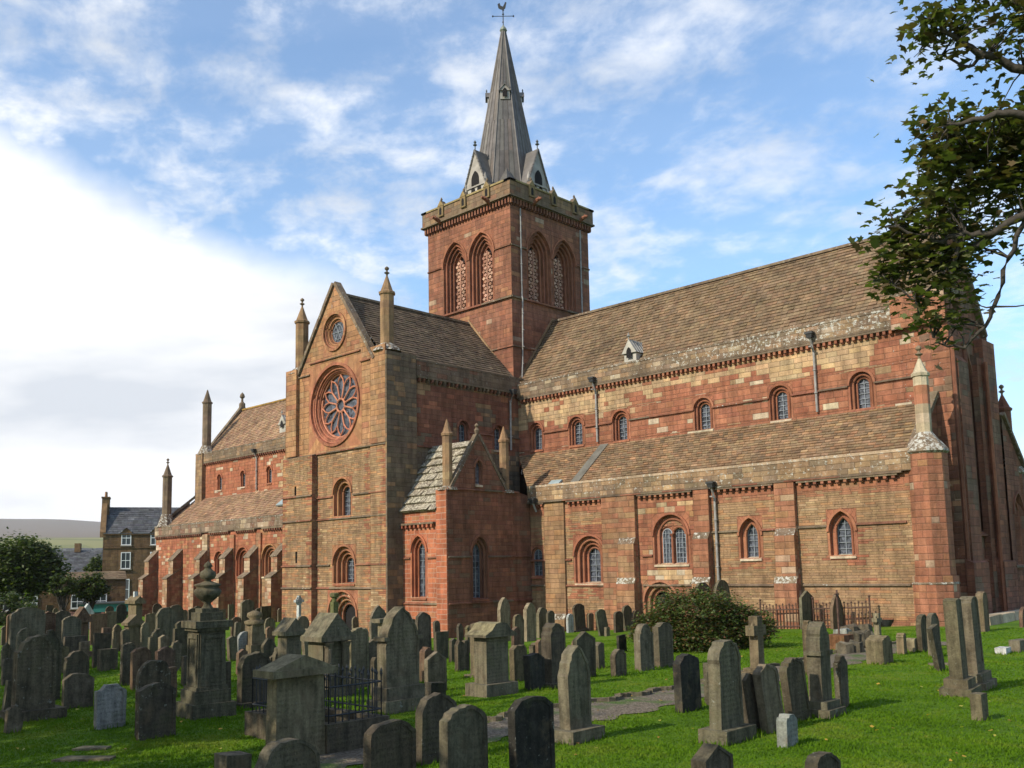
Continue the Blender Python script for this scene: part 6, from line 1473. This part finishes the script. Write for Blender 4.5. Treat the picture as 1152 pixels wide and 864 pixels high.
# rusty railing at the choir aisle
A_ = Vector((-21.9, 38.3, gz(-21.9, 38.3))); B_ = Vector((-17.0, 38.5, gz(-17, 38.5)))
o = empty('iron_railing', A_); tag(o, 'rusty red iron railing in front of the choir aisle wall', 'railing')
m = MB(); railrun(m, (0, 0, 0), B_-A_, .98, step=.15, r=.022); m.build('rail_bars', M['iron'], o)
for p in (Vector((0, 0, 0)), (B_-A_)*.5, B_-A_): m = MB(); m.tube([p, p+Vector((0, 0, 1.25))], .04, 6); m.lathe([(.04, 0), (.07, .05), (.0, .12)], p+Vector((0, 0, 1.25)), 6); m.build('post', M['iron'], o)
# thin pole on a rusty block
B = ground_at(945, 730); o = empty('pole_on_block', (B[0], B[1], gz(B[0], B[1]))); tag(o, 'thin iron pole with small cross bar rising from a rusty stone block', 'pole')
m = MB(); m.box(-.3, .3, -.32, .32, -.15, .42, lin(120, 84, 58)+(.3,)); m.build('block', M['grave'], o, bevel=.02)
m = MB(); m.tube([(0, 0, .4), (0, 0, 1.75)], .03, 7); m.tube([(0, -.13, 1.62), (0, .13, 1.62)], .022, 6); m.build('rod', M['iron'], o)
# tumbled rubble stones and a black bowl
for i, (x, y, s, tone) in enumerate(((949, 716, .34, 'p'), (957, 712, .38, 'd'), (966, 720, .42, 'g'), (973, 711, .36, 'd'), (978, 718, .30, 'g'), (962, 728, .30, 'd'), (950, 729, .28, 'g'), (983, 724, .26, 'r'))):
    B = ground_at(x, y+6); m = MB(); r_ = random.Random(i)
    a = [Vector((math.cos(t)*s*r_.uniform(.7, 1.1), math.sin(t)*s*r_.uniform(.7, 1.1), -.1)) for t in (0.3, 1.4, 2.6, 3.6, 4.5, 5.5)]; b = [Vector((q.x*r_.uniform(.7, .95), q.y*r_.uniform(.7, .95), s*r_.uniform(.8, 1.3))) for q in a]
    m.hexa(a, b, jit(TONE[tone], gr)+(.5,)); oo = m.build('rubble_stone', M['grave'], None, bevel=.03); oo.location = (B[0], B[1], gz(B[0], B[1]))
    tag(oo, ['pale broken stone at the left of the rubble heap', 'dark block standing on the rubble heap, left of two', 'biggest grey lump in the middle of the rubble heap', 'dark block on the rubble heap, right of two', 'grey lump at the right of the rubble heap', 'dark flat piece at the front of the rubble heap', 'small grey piece at the lower left of the rubble heap', 'small reddish piece near the slim little cross'][i], 'stone', 'tumbled stones by the railing')
B = ground_at(998, 705); m = MB(); m.lathe([(.16, 0), (.2, .05), (.32, .26), (.34, .3), (.30, .3), (.22, .12)], (0, 0, 0), 14); oo = m.build('iron_bowl', M['darkiron'], None); oo.location = (B[0], B[1], gz(B[0], B[1])); tag(oo, 'small black bowl standing on the grass at the foot of the aisle wall', 'bowl')
for i, (x, y, a, b) in enumerate(((104, 843, .26, .12), (96, 855, .42, .15), (1058, 748, .3, .2))):
    B = ground_at(x, y); m = MB(); m.hexa([(-a, -b, -.1), (a, -b*.8, -.1), (a*.9, b, -.1), (-a*.8, b*.9, -.1)], [(-a, -b, .03), (a, -b*.8, .04), (a*.9, b, .03), (-a*.8, b*.9, .035)], TONE['n']+(.5,)); oo = m.build('ground_slab', M['grave'], None, bevel=.01); oo.location = (B[0], B[1], gz(B[0], B[1])); oo.rotation_euler = (0, 0, rad(40))
    tag(oo, ['smaller flat stone sunk in the grass at lower left', 'larger flat stone sunk in the grass at lower left', 'flat stone sunk in the grass near the leaning pair'][i], 'flat stone')

def tufts():
    r = np.random.default_rng(8); V = []
    for x, y, t, w, pl in STONES+[(-16.9, 9.1, .9, .9, 0)]:
        dist = math.hypot(x, y)
        if dist > 36: continue
        a, b = t/2+(.14 if pl else 0), w/2+(.12 if pl else 0); n = int((2*a+2*b)*2*70)
        for i in range(n):
            s = r.uniform(0, 1); e = r.integers(0, 4)
            px_, py_ = [(-a+2*a*s, -b), (-a+2*a*s, b), (-a, -b+2*b*s), (a, -b+2*b*s)][e]
            ox, oy = r.normal(0, .035), r.normal(0, .035); X, Y = x+px_*1.04+ox, y+py_*1.04+oy; z = gz(X, Y)
            h = r.uniform(.03, .10)*(1.3 if r.random() < .15 else 1); wd = .005+.0005*dist; an = r.uniform(0, 3.14)
            V += [(X-wd*math.cos(an), Y-wd*math.sin(an), z-.01), (X+wd*math.cos(an), Y+wd*math.sin(an), z-.01), (X+r.normal(0, .025), Y+r.normal(0, .025), z+h)]
    o = npmesh('grass_tufts', np.array(V), None, 3, None, M['blade']); o['kind'] = 'stuff'
tufts()
# ================================================================ trees and plants
def leafshape(n=5):
    """five-lobed leaf, flat polygon of 10 points"""
    p = []
    for i in range(5):
        a = math.pi/2+(i-2)*math.radians(50); r = (.62, .85, 1.0, .85, .62)[i]
        p.append((r*math.cos(a), r*math.sin(a)))
        if i < 4: b = a+math.radians(25); p.append((.5*math.cos(b), .5*math.sin(b)))
    p.append((0, -.25))
    return np.array(p[::-1])
LEAFP = leafshape(); LEAF4 = np.array([(-.5, 0), (0, -.8), (.5, 0), (0, .8)])
def leaves(name, C_, size, cols, mat, parent, r, shape=LEAF4, droop=.3, sizej=.35, fold=0.0):
    n = len(C_); k = len(shape)
    a = r.uniform(0, 6.283, n); tz = r.normal(0, .75, n); tx = r.uniform(0, 6.283, n)
    nx, ny, nz = np.sin(tz)*np.cos(tx), np.sin(tz)*np.sin(tx), np.abs(np.cos(tz))+droop
    nn = np.stack([nx, ny, nz], 1); nn /= np.linalg.norm(nn, axis=1)[:, None]
    u = np.cross(nn, np.stack([np.cos(a), np.sin(a), np.zeros(n)], 1)); u /= np.linalg.norm(u, axis=1)[:, None]+1e-9; v = np.cross(nn, u)
    s = size*(1+r.uniform(-sizej, sizej, n))
    V = C_[:, None, :]+(u[:, None, :]*shape[None, :, 0:1]+v[:, None, :]*shape[None, :, 1:2])*s[:, None, None]
    if fold: V = V-nn[:, None, :]*(np.abs(shape[None, :, 0:1])*s[:, None, None]*fold)
    ci = r.integers(0, len(cols), n); c = np.array(cols)[ci]*(1+r.uniform(-.25, .25, (n, 1)))
    return npmesh(name, V.reshape(-1, 3), None, k, c, mat, parent)
def blob_pts(r, n, c, rx, rz, holes=.45, scale=1.0):
    """points in clumps spread through an uneven crown"""
    m = max(8, n//70); d = r.normal(size=(m, 3)); d /= np.linalg.norm(d, axis=1)[:, None]; rr = r.uniform(.45, 1.0, m)**.6
    cc = d*rr[:, None]*np.array([rx, rx, rz]); cc[:, 2] = np.where(cc[:, 2] < 0, cc[:, 2]*.6, cc[:, 2])
    idx = r.integers(0, m, n); o = r.normal(size=(n, 3))*rx*.13*scale*r.uniform(.5, 1.4, m)[idx][:, None]
    o[:, 2] *= .7
    return cc[idx]+o+np.array(c), cc+np.array(c)
GREEN = [(.045, .068, .014), (.06, .088, .018), (.078, .105, .022), (.04, .058, .014), (.105, .118, .03)]
def tree(x, y, zg, h, rx, label, seed, n=9000, size=.12, cols=GREEN, ch=.62, lean=0, group=None, cat='tree', tr=.22):
    r = np.random.default_rng(seed); rr = random.Random(seed)
    o = empty('tree', (x, y, zg)); tag(o, label, cat, group)
    rz = h*ch/2; c = (0, 0, h-rz)
    P_, cc = blob_pts(r, n, c, rx, rz)
    P_ = P_[(P_[:, 2] > .8) & (np.linalg.norm(P_+np.array([x, y, zg])-CAMP, axis=1) > 4) & (np.linalg.norm((P_-np.array(c))/np.array([rx, rx, rz]), axis=1) < 1.3)]
    mb = MB(); top = Vector((lean, 0, h*.55)); mb.tube([(0, 0, -.3), (.05, 0, h*.12), (lean*.5, .05, h*.3), top], [tr*1.25, tr, tr*.75, tr*.5], 9)
    st = [Vector((lean*.3, .03, h*.22)), Vector((lean*.6, .03, h*.34)), top]
    for i in range(min(len(cc), 34)):
        e = Vector(cc[rr.randrange(len(cc))]); s = st[rr.randrange(3)]
        if e.z < s.z-.3: continue
        m1 = s.lerp(e, .5)+Vector((rr.uniform(-.3, .3), rr.uniform(-.3, .3), rr.uniform(0, .4)))
        mb.tube([s, m1, e], [tr*.35, tr*.2, .02], 5)
    mb.build('trunk', M['bark'], o, smooth=True)
    leaves('crown', P_, size, cols, M['leaf'], o, r)
    return o
# rose bush
B = ground_at(797, 733); bx, by = B[0]-.75, B[1]+.9
r = np.random.default_rng(21)
o = empty('rose_bush', (bx, by, gz(bx, by))); tag(o, 'big rounded dark green rose bush with reddish tips in front of the aisle', 'bush')
P1, c1 = blob_pts(r, 20000, (-.2, -.1, .85), 1.45, 1.0); P2, c2 = blob_pts(r, 12000, (.8, .8, .6), 1.05, .75); P3, c3 = blob_pts(r, 11000, (-.95, -.95, .5), .9, .7)
P4, c4 = blob_pts(r, 12000, (0, 0, .3), 1.7, .45); P3 = np.concatenate([P3, P4])
PP = np.concatenate([P1, P2, P3]); PP = PP[PP[:, 2] > .02]
BC = [(.055, .085, .018), (.075, .11, .022), (.10, .13, .03), (.05, .072, .018), (.12, .14, .04), (.15, .07, .03), (.12, .075, .03)]
leaves('foliage', PP, .06, BC, M['leaf'], o, r)
mb = MB(); cc = np.concatenate([c1, c2, c3]); rr = random.Random(5)
for i in range(0, len(cc), 4):
    e = Vector(cc[i]); mb.tube([(rr.uniform(-.5, .5), rr.uniform(-.5, .5), -.05), e*.5+Vector((0, 0, .3)), e], [.025, .018, .008], 4)
mb.build('stems', M['bark'], o)
# small shrub of reddish leaves climbing by the transept door is the door arch itself; trees at the left
def at_dist(px, dist, z=None):
    d = ray(px, 640); d = d/np.hypot(d[0], d[1]); return d[0]*dist, d[1]*dist
x, y = at_dist(16, 92); tree(x, y, -1.9, 8.0, 3.7, 'large dark green broad-crowned tree at the left edge beyond the graves', 31, n=26000, size=.20, tr=.42, ch=.78, lean=.8)
x, y = at_dist(72, 86); tree(x, y, -1.9, 4.9, 1.1, 'small pollard-like tree with a thin straight trunk by the low houses', 32, n=2600, size=.15, ch=.5, tr=.18)
x, y = at_dist(103, 90); tree(x, y, -1.9, 4.9, 1.4, 'small spreading tree in front of the tall brown house', 33, n=7000, size=.15, ch=.6, tr=.16)
x, y = at_dist(110, 150); tree(x, y, -1.9, 7.6, 1.7, 'dark tree between the slate roofs behind the tall house', 34, n=6000, size=.24, ch=.7)
x, y = at_dist(2, 75); tree(x, y, -1.5, 3.2, 2.6, 'low shrubby tree under the large one at the left edge', 36, n=5000, size=.15, ch=.9)
# trees south of the churchyard, outside the picture: they shade the nearest graves
OFF = GREEN
for i, (x, y, h, rx) in enumerate(((-7.5, -5.4, 9.5, 4.0), (-14.5, -4.0, 10.0, 4.6), (-22.5, -3.0, 10.5, 4.8), (-31, -1.5, 10, 4.6))):
    tree(x, y, 0, h, rx, ['nearest', 'second', 'third', 'farthest'][i]+' of the leafy trees along the south side of the churchyard, outside the photo', 50+i, n=3600, size=.24, ch=.75, tr=.25, group='trees along the south side')
# ---- sycamore reaching in from the right
def sycamore():
    r = np.random.default_rng(77); rr = random.Random(77)
    TB = Vector((1.2, 12.8, gz(1.2, 12.8))); o = empty('sycamore', TB); tag(o, 'sycamore with lobed leaves and dark limbs reaching in from the right', 'tree')
    def wp(px, py, d):   # a point along a line of sight at real distance d
        q = ray(px, py); q = q/np.linalg.norm(q); return Vector(CAMP+q*d)-TB
    mb = MB(); mb.tube([(0, 0, -.3), (0, 0, .8), (-.1, .1, 2.5), (-.2, .15, 4.5), (-.1, .1, 7)], [.5, .38, .32, .26, .18], 12)
    limbs = [([Vector((-.2, .15, 4.3)), wp(1230, 235, 13.6), wp(1152, 243, 13.2), wp(1118, 262, 13.0), wp(1085, 262, 12.9), wp(1050, 272, 12.8), wp(1010, 255, 12.7)], .075),
             ([wp(1152, 243, 13.2), wp(1135, 290, 13.1), wp(1118, 345, 13.0), wp(1108, 368, 13.0), wp(1085, 392, 12.9), wp(1062, 388, 12.9), wp(1050, 380, 12.9)], .034),
             ([Vector((-.2, .15, 4.3)), wp(1200, 170, 13.9), wp(1130, 190, 13.8), wp(1080, 175, 13.7), wp(1050, 160, 13.6)], .07),
             ([Vector((-.15, .12, 5.5)), wp(1200, 90, 13.8), wp(1152, 78, 13.5), wp(1110, 62, 13.4), wp(1078, 45, 13.3), wp(1050, 22, 13.2)], .08),
             ([Vector((-.15, .12, 5.5)), wp(1190, 130, 13.2), wp(1120, 128, 13.0), wp(1070, 140, 12.9)], .08),
             ([wp(1085, 262, 12.9), wp(1070, 310, 12.9), wp(1030, 338, 12.8), wp(1005, 322, 12.8)], .03),
             ([wp(1118, 262, 13.0), wp(1060, 300, 13.1), wp(1020, 300, 13.1), wp(990, 308, 13.1)], .04),
             ([wp(1110, 62, 13.4), wp(1090, 75, 13.4), wp(1060, 62, 13.5), wp(1040, 48, 13.5)], .025),
             ([Vector((-.1, .1, 7)), wp(1210, -30, 13.6), wp(1130, -20, 13.4), wp(1070, -15, 13.3)], .07)]
    for pts, rad0 in limbs:
        n = len(pts); P_ = []
        for i in range(n-1):
            for k in range(4):
                P_.append(pts[i].lerp(pts[i+1], k/4)+Vector((rr.uniform(-.03, .03), rr.uniform(-.03, .03), rr.uniform(-.03, .03)))*(1 if k else 0))
        P_.append(pts[-1]); m = len(P_); mb.tube(P_, [rad0*(1-.8*i/m) for i in range(m)], 7)
    # clusters of foliage: centre pixel, distance, radius in metres, leaves
    cl = [(1105, 20, 13.5, .55, 190), (1060, 18, 13.4, .42, 150), (1045, 45, 13.4, .28, 90), (1140, 25, 13.9, .35, 100), (1175, 5, 13.6, .5, 200),
          (1130, 147, 13.6, .38, 280), (1088, 152, 13.3, .40, 260), (1055, 150, 13.0, .30, 150), (1150, 175, 13.9, .6, 420), (1100, 180, 13.5, .6, 400), (1065, 185, 13.2, .45, 260), (1040, 225, 13.1, .4, 150),
          (1115, 225, 13.6, .6, 360), (1085, 245, 13.2, .5, 260), (1040, 275, 13.0, .42, 210), (1010, 268, 12.9, .35, 130), (1062, 300, 13.0, .42, 200), (1020, 308, 13.0, .33, 130), (993, 312, 13.0, .24, 70), (1000, 275, 12.9, .18, 40), (1090, 300, 13.3, .35, 90),
          (1055, 340, 12.9, .25, 60), (1075, 345, 13.1, .22, 50), (1030, 345, 12.9, .14, 24), (1060, 375, 12.9, .14, 22), (1150, 215, 13.8, .5, 220), (1160, 155, 13.5, .38, 260), (1025, 250, 12.9, .2, 50), (1075, 372, 13.0, .12, 16), (1115, 255, 13.7, .3, 70), (1052, 356, 12.95, .2, 36),
          (1260, 50, 13.8, 1.0, 600), (1240, 190, 14.2, 1.0, 700), (1260, -60, 13.5, 1.5, 900), (1340, 60, 13.5, 1.9, 1400), (1400, 200, 14.0, 1.8, 900), (1330, -150, 13.5, 1.9, 1200), (1210, -110, 13.4, 1.1, 500), (1120, -70, 13.4, .6, 200)]
    pts = []
    for px, py, d, R_, n in cl:
        c = np.array(wp(px, py, d)); n = int(n*(1.0 if px < 1100 else .68)); k = max(3, n//9)
        ends = c+r.normal(size=(k, 3))*R_*.42
        # every twig leaves the nearest limb point
        for e in ends:
            best = min((q for L2, _ in limbs for q in L2), key=lambda q: (q-Vector(e)).length)
            if (best-Vector(e)).length < 1.6 and rr.random() < .7:
                md = (best+Vector(e))/2+Vector((rr.uniform(-.1, .1), rr.uniform(-.1, .1), rr.uniform(-.05, .1))); mb.tube([best, md, Vector(e)], [.014, .009, .004], 4, cap=False)
        i = r.integers(0, k, n); pts.append(ends[i]+r.normal(size=(n, 3))*.13)
    mb.build('trunk', M['bark'], o, smooth=True)
    P_ = np.concatenate(pts)
    LC = [(.085, .098, .036), (.105, .118, .042), (.125, .138, .046), (.09, .095, .038), (.165, .17, .06), (.10, .082, .038), (.13, .092, .046)]
    leaves('crown', P_, .088, LC, M['leaf'], o, r, shape=LEAFP, droop=.5, fold=.25)
sycamore()
# ================================================================ houses beyond the nave
def facing(px, dist, zg):
    x, y = at_dist(px, dist); a = math.atan2(y, x)
    return (x, y, zg), a-math.pi/2    # local +y points away from the camera, +x to its right
def hwin(m_root, x, z, w, h, y=0.0, nx=2, nz=2, pane='pane', fc=lin(222, 222, 218)):
    fr = MB(); t = .09
    fr.box(x-w/2, x+w/2, y-.06, y+.05, z, z+t, fc); fr.box(x-w/2, x+w/2, y-.06, y+.05, z+h-t, z+h, fc)
    for s in (-1, 1): fr.box(x+s*(w/2-t/2)-t/2, x+s*(w/2-t/2)+t/2, y-.06, y+.05, z+t, z+h-t, fc)
    fr.box(x-w/2+t, x+w/2-t, y-.05, y+.04, z+h/2-.035, z+h/2+.035, fc)
    for i in range(1, nx): fr.box(x-w/2+w*i/nx-.025, x-w/2+w*i/nx+.025, y-.045, y+.035, z+t, z+h-t, fc)
    fr.box(x-w/2-.1, x+w/2+.1, y-.16, y+.02, z-.12, z, lin(150, 140, 125))
    f = fr.build('window', M['wood'], m_root); g = MB(); g.box(x-w/2+.03, x+w/2-.03, y-.01, y+.02, z+.03, z+h-.03, (.1, .1, .1)); g.build('pane', M[pane], f)
    return f
def blocks(mb, x0, x1, z0, z1, y, cols, course=.35, holes=(), L=None, R=None):
    wall(mb, lambda u, z, d=0: (u, y+d, z), x0, x1, z0, z1, cf((1, cols)), course=course, blen=(.4, .9), L=L, R=R, holes=holes)
SLATE = [lin(92, 92, 94), lin(84, 84, 88), lin(98, 98, 98), lin(78, 78, 80)]
HB = [lin(112, 88, 62), lin(104, 80, 56), lin(120, 94, 66), lin(96, 76, 56)]
def slate(root, A, B, C_, D_, cols=SLATE, name='roof', rowh=.35):
    o = roof(name, A, B, C_, D_, cols, rowh=rowh, tw=(.4, .7), lich=0, lift=.03, parent=root)
    for v in o.data.vertices: v.co = v.co+Vector(ORI)
    return o
loc, rz = facing(170, 118, -.1); H_ = empty('town_house', loc, (0, 0, rz)); tag(H_, 'tall brown stone house with a grey slate roof and sash windows behind the nave', 'house')
x0, x1 = -5.2, 7.0; ze = 7.5; zr = 10.8; dep = 7
mb = MB(); blocks(mb, x0, x1, -2, ze, 0, HB); o1 = mb.build('wall', M['wall'], H_)
mb = MB(); wall(mb, lambda u, z, d=0: (x0+d, u, z), 0, dep, -.6, zr+.25, cf((1, HB)), course=.4, L=lambda z: 0 if z < ze else (z-ze)/(zr-ze)*dep/2, R=lambda z: dep if z < ze else dep-(z-ze)/(zr-ze)*dep/2, brk=(ze,)); wall(mb, lambda u, z, d=0: (x1-d, u, z), 0, dep, -.6, zr, cf((1, HB)), course=.6, L=lambda z: 0 if z < ze else (z-ze)/(zr-ze)*dep/2, R=lambda z: dep if z < ze else dep-(z-ze)/(zr-ze)*dep/2, brk=(ze,)); mb.build('gable_wall', M['wall'], H_)
slate(H_, (x0, -.15, ze), (x1, -.15, ze), (x1, dep/2, zr), (x0, dep/2, zr)); slate(H_, (x1, dep+.15, ze), (x0, dep+.15, ze), (x0, dep/2, zr), (x1, dep/2, zr))
mb = MB(); mb.box(x0-.02, x1, -.08, .02, 5.85, 5.98, HB[1]); mb.box(x0-.02, x1, -.14, .02, ze-.12, ze+.02, HB[1]); mb.build('string_course', M['wall'], H_)
mb = MB(); mb.box(x0-.35, x0+.45, dep/2-1.1, dep/2+1.1, zr-1.9, zr+1.0, HB[0]); mb.box(x0-.42, x0+.52, dep/2-1.2, dep/2+1.2, zr+1.0, zr+1.15, HB[1]); mb.hexa([(x0-.35, -.1, ze-.4), (x0+.25, -.1, ze-.4), (x0+.25, dep/2-1.0, zr-1.3), (x0-.35, dep/2-1.0, zr-1.3)], [(x0-.35, -.1, ze+.2), (x0+.25, -.1, ze+.2), (x0+.25, dep/2-1.0, zr+.5), (x0-.35, dep/2-1.0, zr+.5)], HB[2]); ch_ = mb.build('chimney', M['wall'], H_)
mb = MB()
for i in range(3): mb.lathe([(.14, 0), (.12, .55), (.15, .6)], (x0+.05, dep/2-.7+i*.7, zr+1.15), 8, lin(150, 110, 80))
mb.build('chimney_pot', M['plaster'], ch_)
for xw in (-2.75, .38, 3.5): hwin(H_, xw, 6.2, 1.05, 1.65, -.02)
for xw in (-2.75, .38, 3.5): hwin(H_, xw, 3.5, 1.05, 1.9, -.02)
for xw in (-2.9, .2, 3.4): hwin(H_, xw, -.2+.2, 1.25, 2.35, -.02, pane='wood', nx=2)
for xw in (-2.75, .38):      # little dormer gables breaking the eaves
    mb = MB(); mb.face([(xw-.75, -.1, ze), (xw+.75, -.1, ze), (xw, -.1, ze+.7)], HB[0]); mb.face([(xw-.8, -.2, ze-.02), (xw, -.2, ze+.72), (xw, 1.2, ze+.72), (xw-.8, 1.2, ze-.02)], SLATE[0]); mb.face([(xw+.8, -.2, ze-.02), (xw, -.2, ze+.72), (xw, 1.2, ze+.72), (xw+.8, 1.2, ze-.02)], SLATE[0]); mb.build('dormer_gable', M['wall'], H_)
# turquoise shop front at its foot
loc, rz = facing(137, 100, -2.2); s = empty('shop_front', loc, (0, 0, rz)); tag(s, 'single-storey turquoise shop front below the tall brown house', 'shop')
mb = MB(); TQ = lin(60, 128, 124); mb.box(-3.6, 2.6, 0, 3, -.5, .55, TQ); mb.box(-3.6, 2.6, 0, 3, 1.4, 2.15, TQ); mb.box(-3.6, 2.6, .3, 3, .551, 1.399, (.02, .02, .02))
mb.build('front_wall', M['wood'], s)
for px_ in (-3.5, -1.6, .4, 2.4): m = MB(); m.box(px_-.1, px_+.15, -.03, .3, .552, 1.398, lin(150, 80, 70)); m.build('pilaster', M['wood'], s)
mb = MB(); mb.box(-3.8, 2.8, -.15, 3.1, 2.151, 2.3, lin(80, 84, 84)); mb.build('roof', M['lead'], s)
# low brown house with white-framed windows and red-brown roof behind the trees
loc, rz = facing(58, 104, -2.9); H2 = empty('low_house', loc, (0, 0, rz)); tag(H2, 'low brown house with white windows and a lean-to roof behind the small trees', 'house')
mb = MB(); blocks(mb, -6.5, 6.8, -.5, 5.2, 0, HB); mb.build('wall', M['wall'], H2)
slate(H2, (-6.6, -1.6, 1.3), (6.6, -1.6, 1.3), (6.6, -.02, 2.1), (-6.6, -.02, 2.1), [lin(110, 80, 70), lin(100, 76, 68)], name='lean_to_roof')
mb = MB(); mb.box(-6.5, 6.5, -1.5, -.05, -.5, 1.28, lin(120, 80, 58)); mb.build('lean_to_wall', M['plaster'], H2)
for xw in (-3.5, -1.7, 2.4, 4.5): hwin(H2, xw, 2.4, 1.15, 1.35, -.02)
slate(H2, (-6.7, -.2, 5.2), (6.9, -.2, 5.2), (6.9, 2.6, 6.0), (-6.7, 2.6, 6.0), [lin(130, 110, 84), lin(120, 100, 78)])
# slate-roofed house with a pale skew gable farther back
loc, rz = facing(88, 150, -2.2); H3 = empty('slate_house', loc, (0, 0, rz-.15)); tag(H3, 'house with a big dark slate roof and pale sloping gable edge behind the low house', 'house')
mb = MB(); blocks(mb, -5, 8, -.5, 5.5, 0, HB, course=.5); mb.build('wall', M['wall'], H3)
slate(H3, (-5, -.2, 5.4), (8.5, -.2, 5.4), (8.5, 4.5, 8.7), (-5, 4.5, 8.7)); mb = MB(); beam(mb, (-5.1, -.3, 5.2), (-5.1, 4.5, 8.8), .5, .25, lin(190, 180, 165)); beam(mb, (-5.1, 4.5, 8.7), (-5.1, 9, 5.4), .5, .25, lin(190, 180, 165)); mb.build('skew', M['plaster'], H3)
mb = MB(); mb.face([(-5, 0, 5.4), (-5, 9, 5.4), (-5, 4.5, 8.7)], HB[0]); mb.box(-5, 8, .1, 9, -.5, 5.3, HB[0]); mb.build('gable_wall', M['wall'], H3)
mb = MB(); mb.box(-1.2, -.4, 3.9, 5.1, 8.4, 9.7, HB[0]); mb.build('chimney', M['wall'], H3)
# pale cottages of the far side of the town
cr = random.Random(9)
for i in range(9):
    px_ = 62+i*7.5+cr.uniform(-2, 2); d = 330+cr.uniform(-25, 90); loc, rz = facing(px_, d, 4.6+(d-330)*.03)
    t = empty('cottage', loc, (0, 0, rz+cr.uniform(-.5, .5))); w_ = cr.uniform(7, 11)
    tag(t, ['leftmost white cottage in the distance above the slate roof', 'second pale cottage in the distant row from the left', 'third cottage of the distant row with a dark roof', 'fourth cottage in the distant pale row', 'middle cottage of the distant row', 'sixth cottage in the distant pale row', 'seventh cottage in the distant pale row', 'last but one cottage of the distant row towards the tall house', 'rightmost distant cottage beside the tall brown house'][i], 'house', 'far cottages across the town')
    mb = MB(); mb.box(-w_/2, w_/2, 0, 6, -3, 4.2, cr.choice([lin(220, 218, 210), lin(205, 200, 190), lin(190, 180, 165)]))
    for s_ in (-1, 1): mb.face([(s_*w_/2, 0, 4.2), (s_*w_/2, 6, 4.2), (s_*w_/2, 3, 6.8)], lin(210, 206, 196))
    mb.build('wall', M['plaster'], t)
    mb = MB(); mb.face([(-w_/2-.2, -.3, 4.1), (w_/2+.2, -.3, 4.1), (w_/2+.2, 3, 6.9), (-w_/2-.2, 3, 6.9)], SLATE[i % 4]); mb.face([(-w_/2-.2, 6.3, 4.1), (w_/2+.2, 6.3, 4.1), (w_/2+.2, 3, 6.9), (-w_/2-.2, 3, 6.9)], SLATE[i % 4]); mb.build('roof', M['plaster'], t)
    for k in range(3):
        m = MB(); m.box(-w_/3+k*w_/3-.5, -w_/3+k*w_/3+.5, -.06, .02, 1.2, 2.5, (.03, .03, .035)); m.build('window', M['pane'], t)
# low boundary wall of the churchyard at the left
A_ = Vector(at_dist(-30, 84)); B_ = Vector(at_dist(175, 90)); mb = MB(); n = 60
for i in range(n):
    a, b = A_.lerp(B_, i/n), A_.lerp(B_, (i+1)/n)
    za = -2.2; q = .25
    mb.hexa([(a.x, a.y, za-.5), (b.x, b.y, za-.5), (b.x, b.y+.4, za-.5), (a.x, a.y+.4, za-.5)], [(a.x, a.y, za+1.1), (b.x, b.y, za+1.1), (b.x, b.y+.4, za+1.1+cr.uniform(-.03, .03)), (a.x, a.y+.4, za+1.1)], jit(lin(116, 92, 68), cr, .2)+(.3,))
tag(mb.build('boundary_wall', M['wall'], None), 'low brown stone wall along the far left side of the churchyard', 'wall')
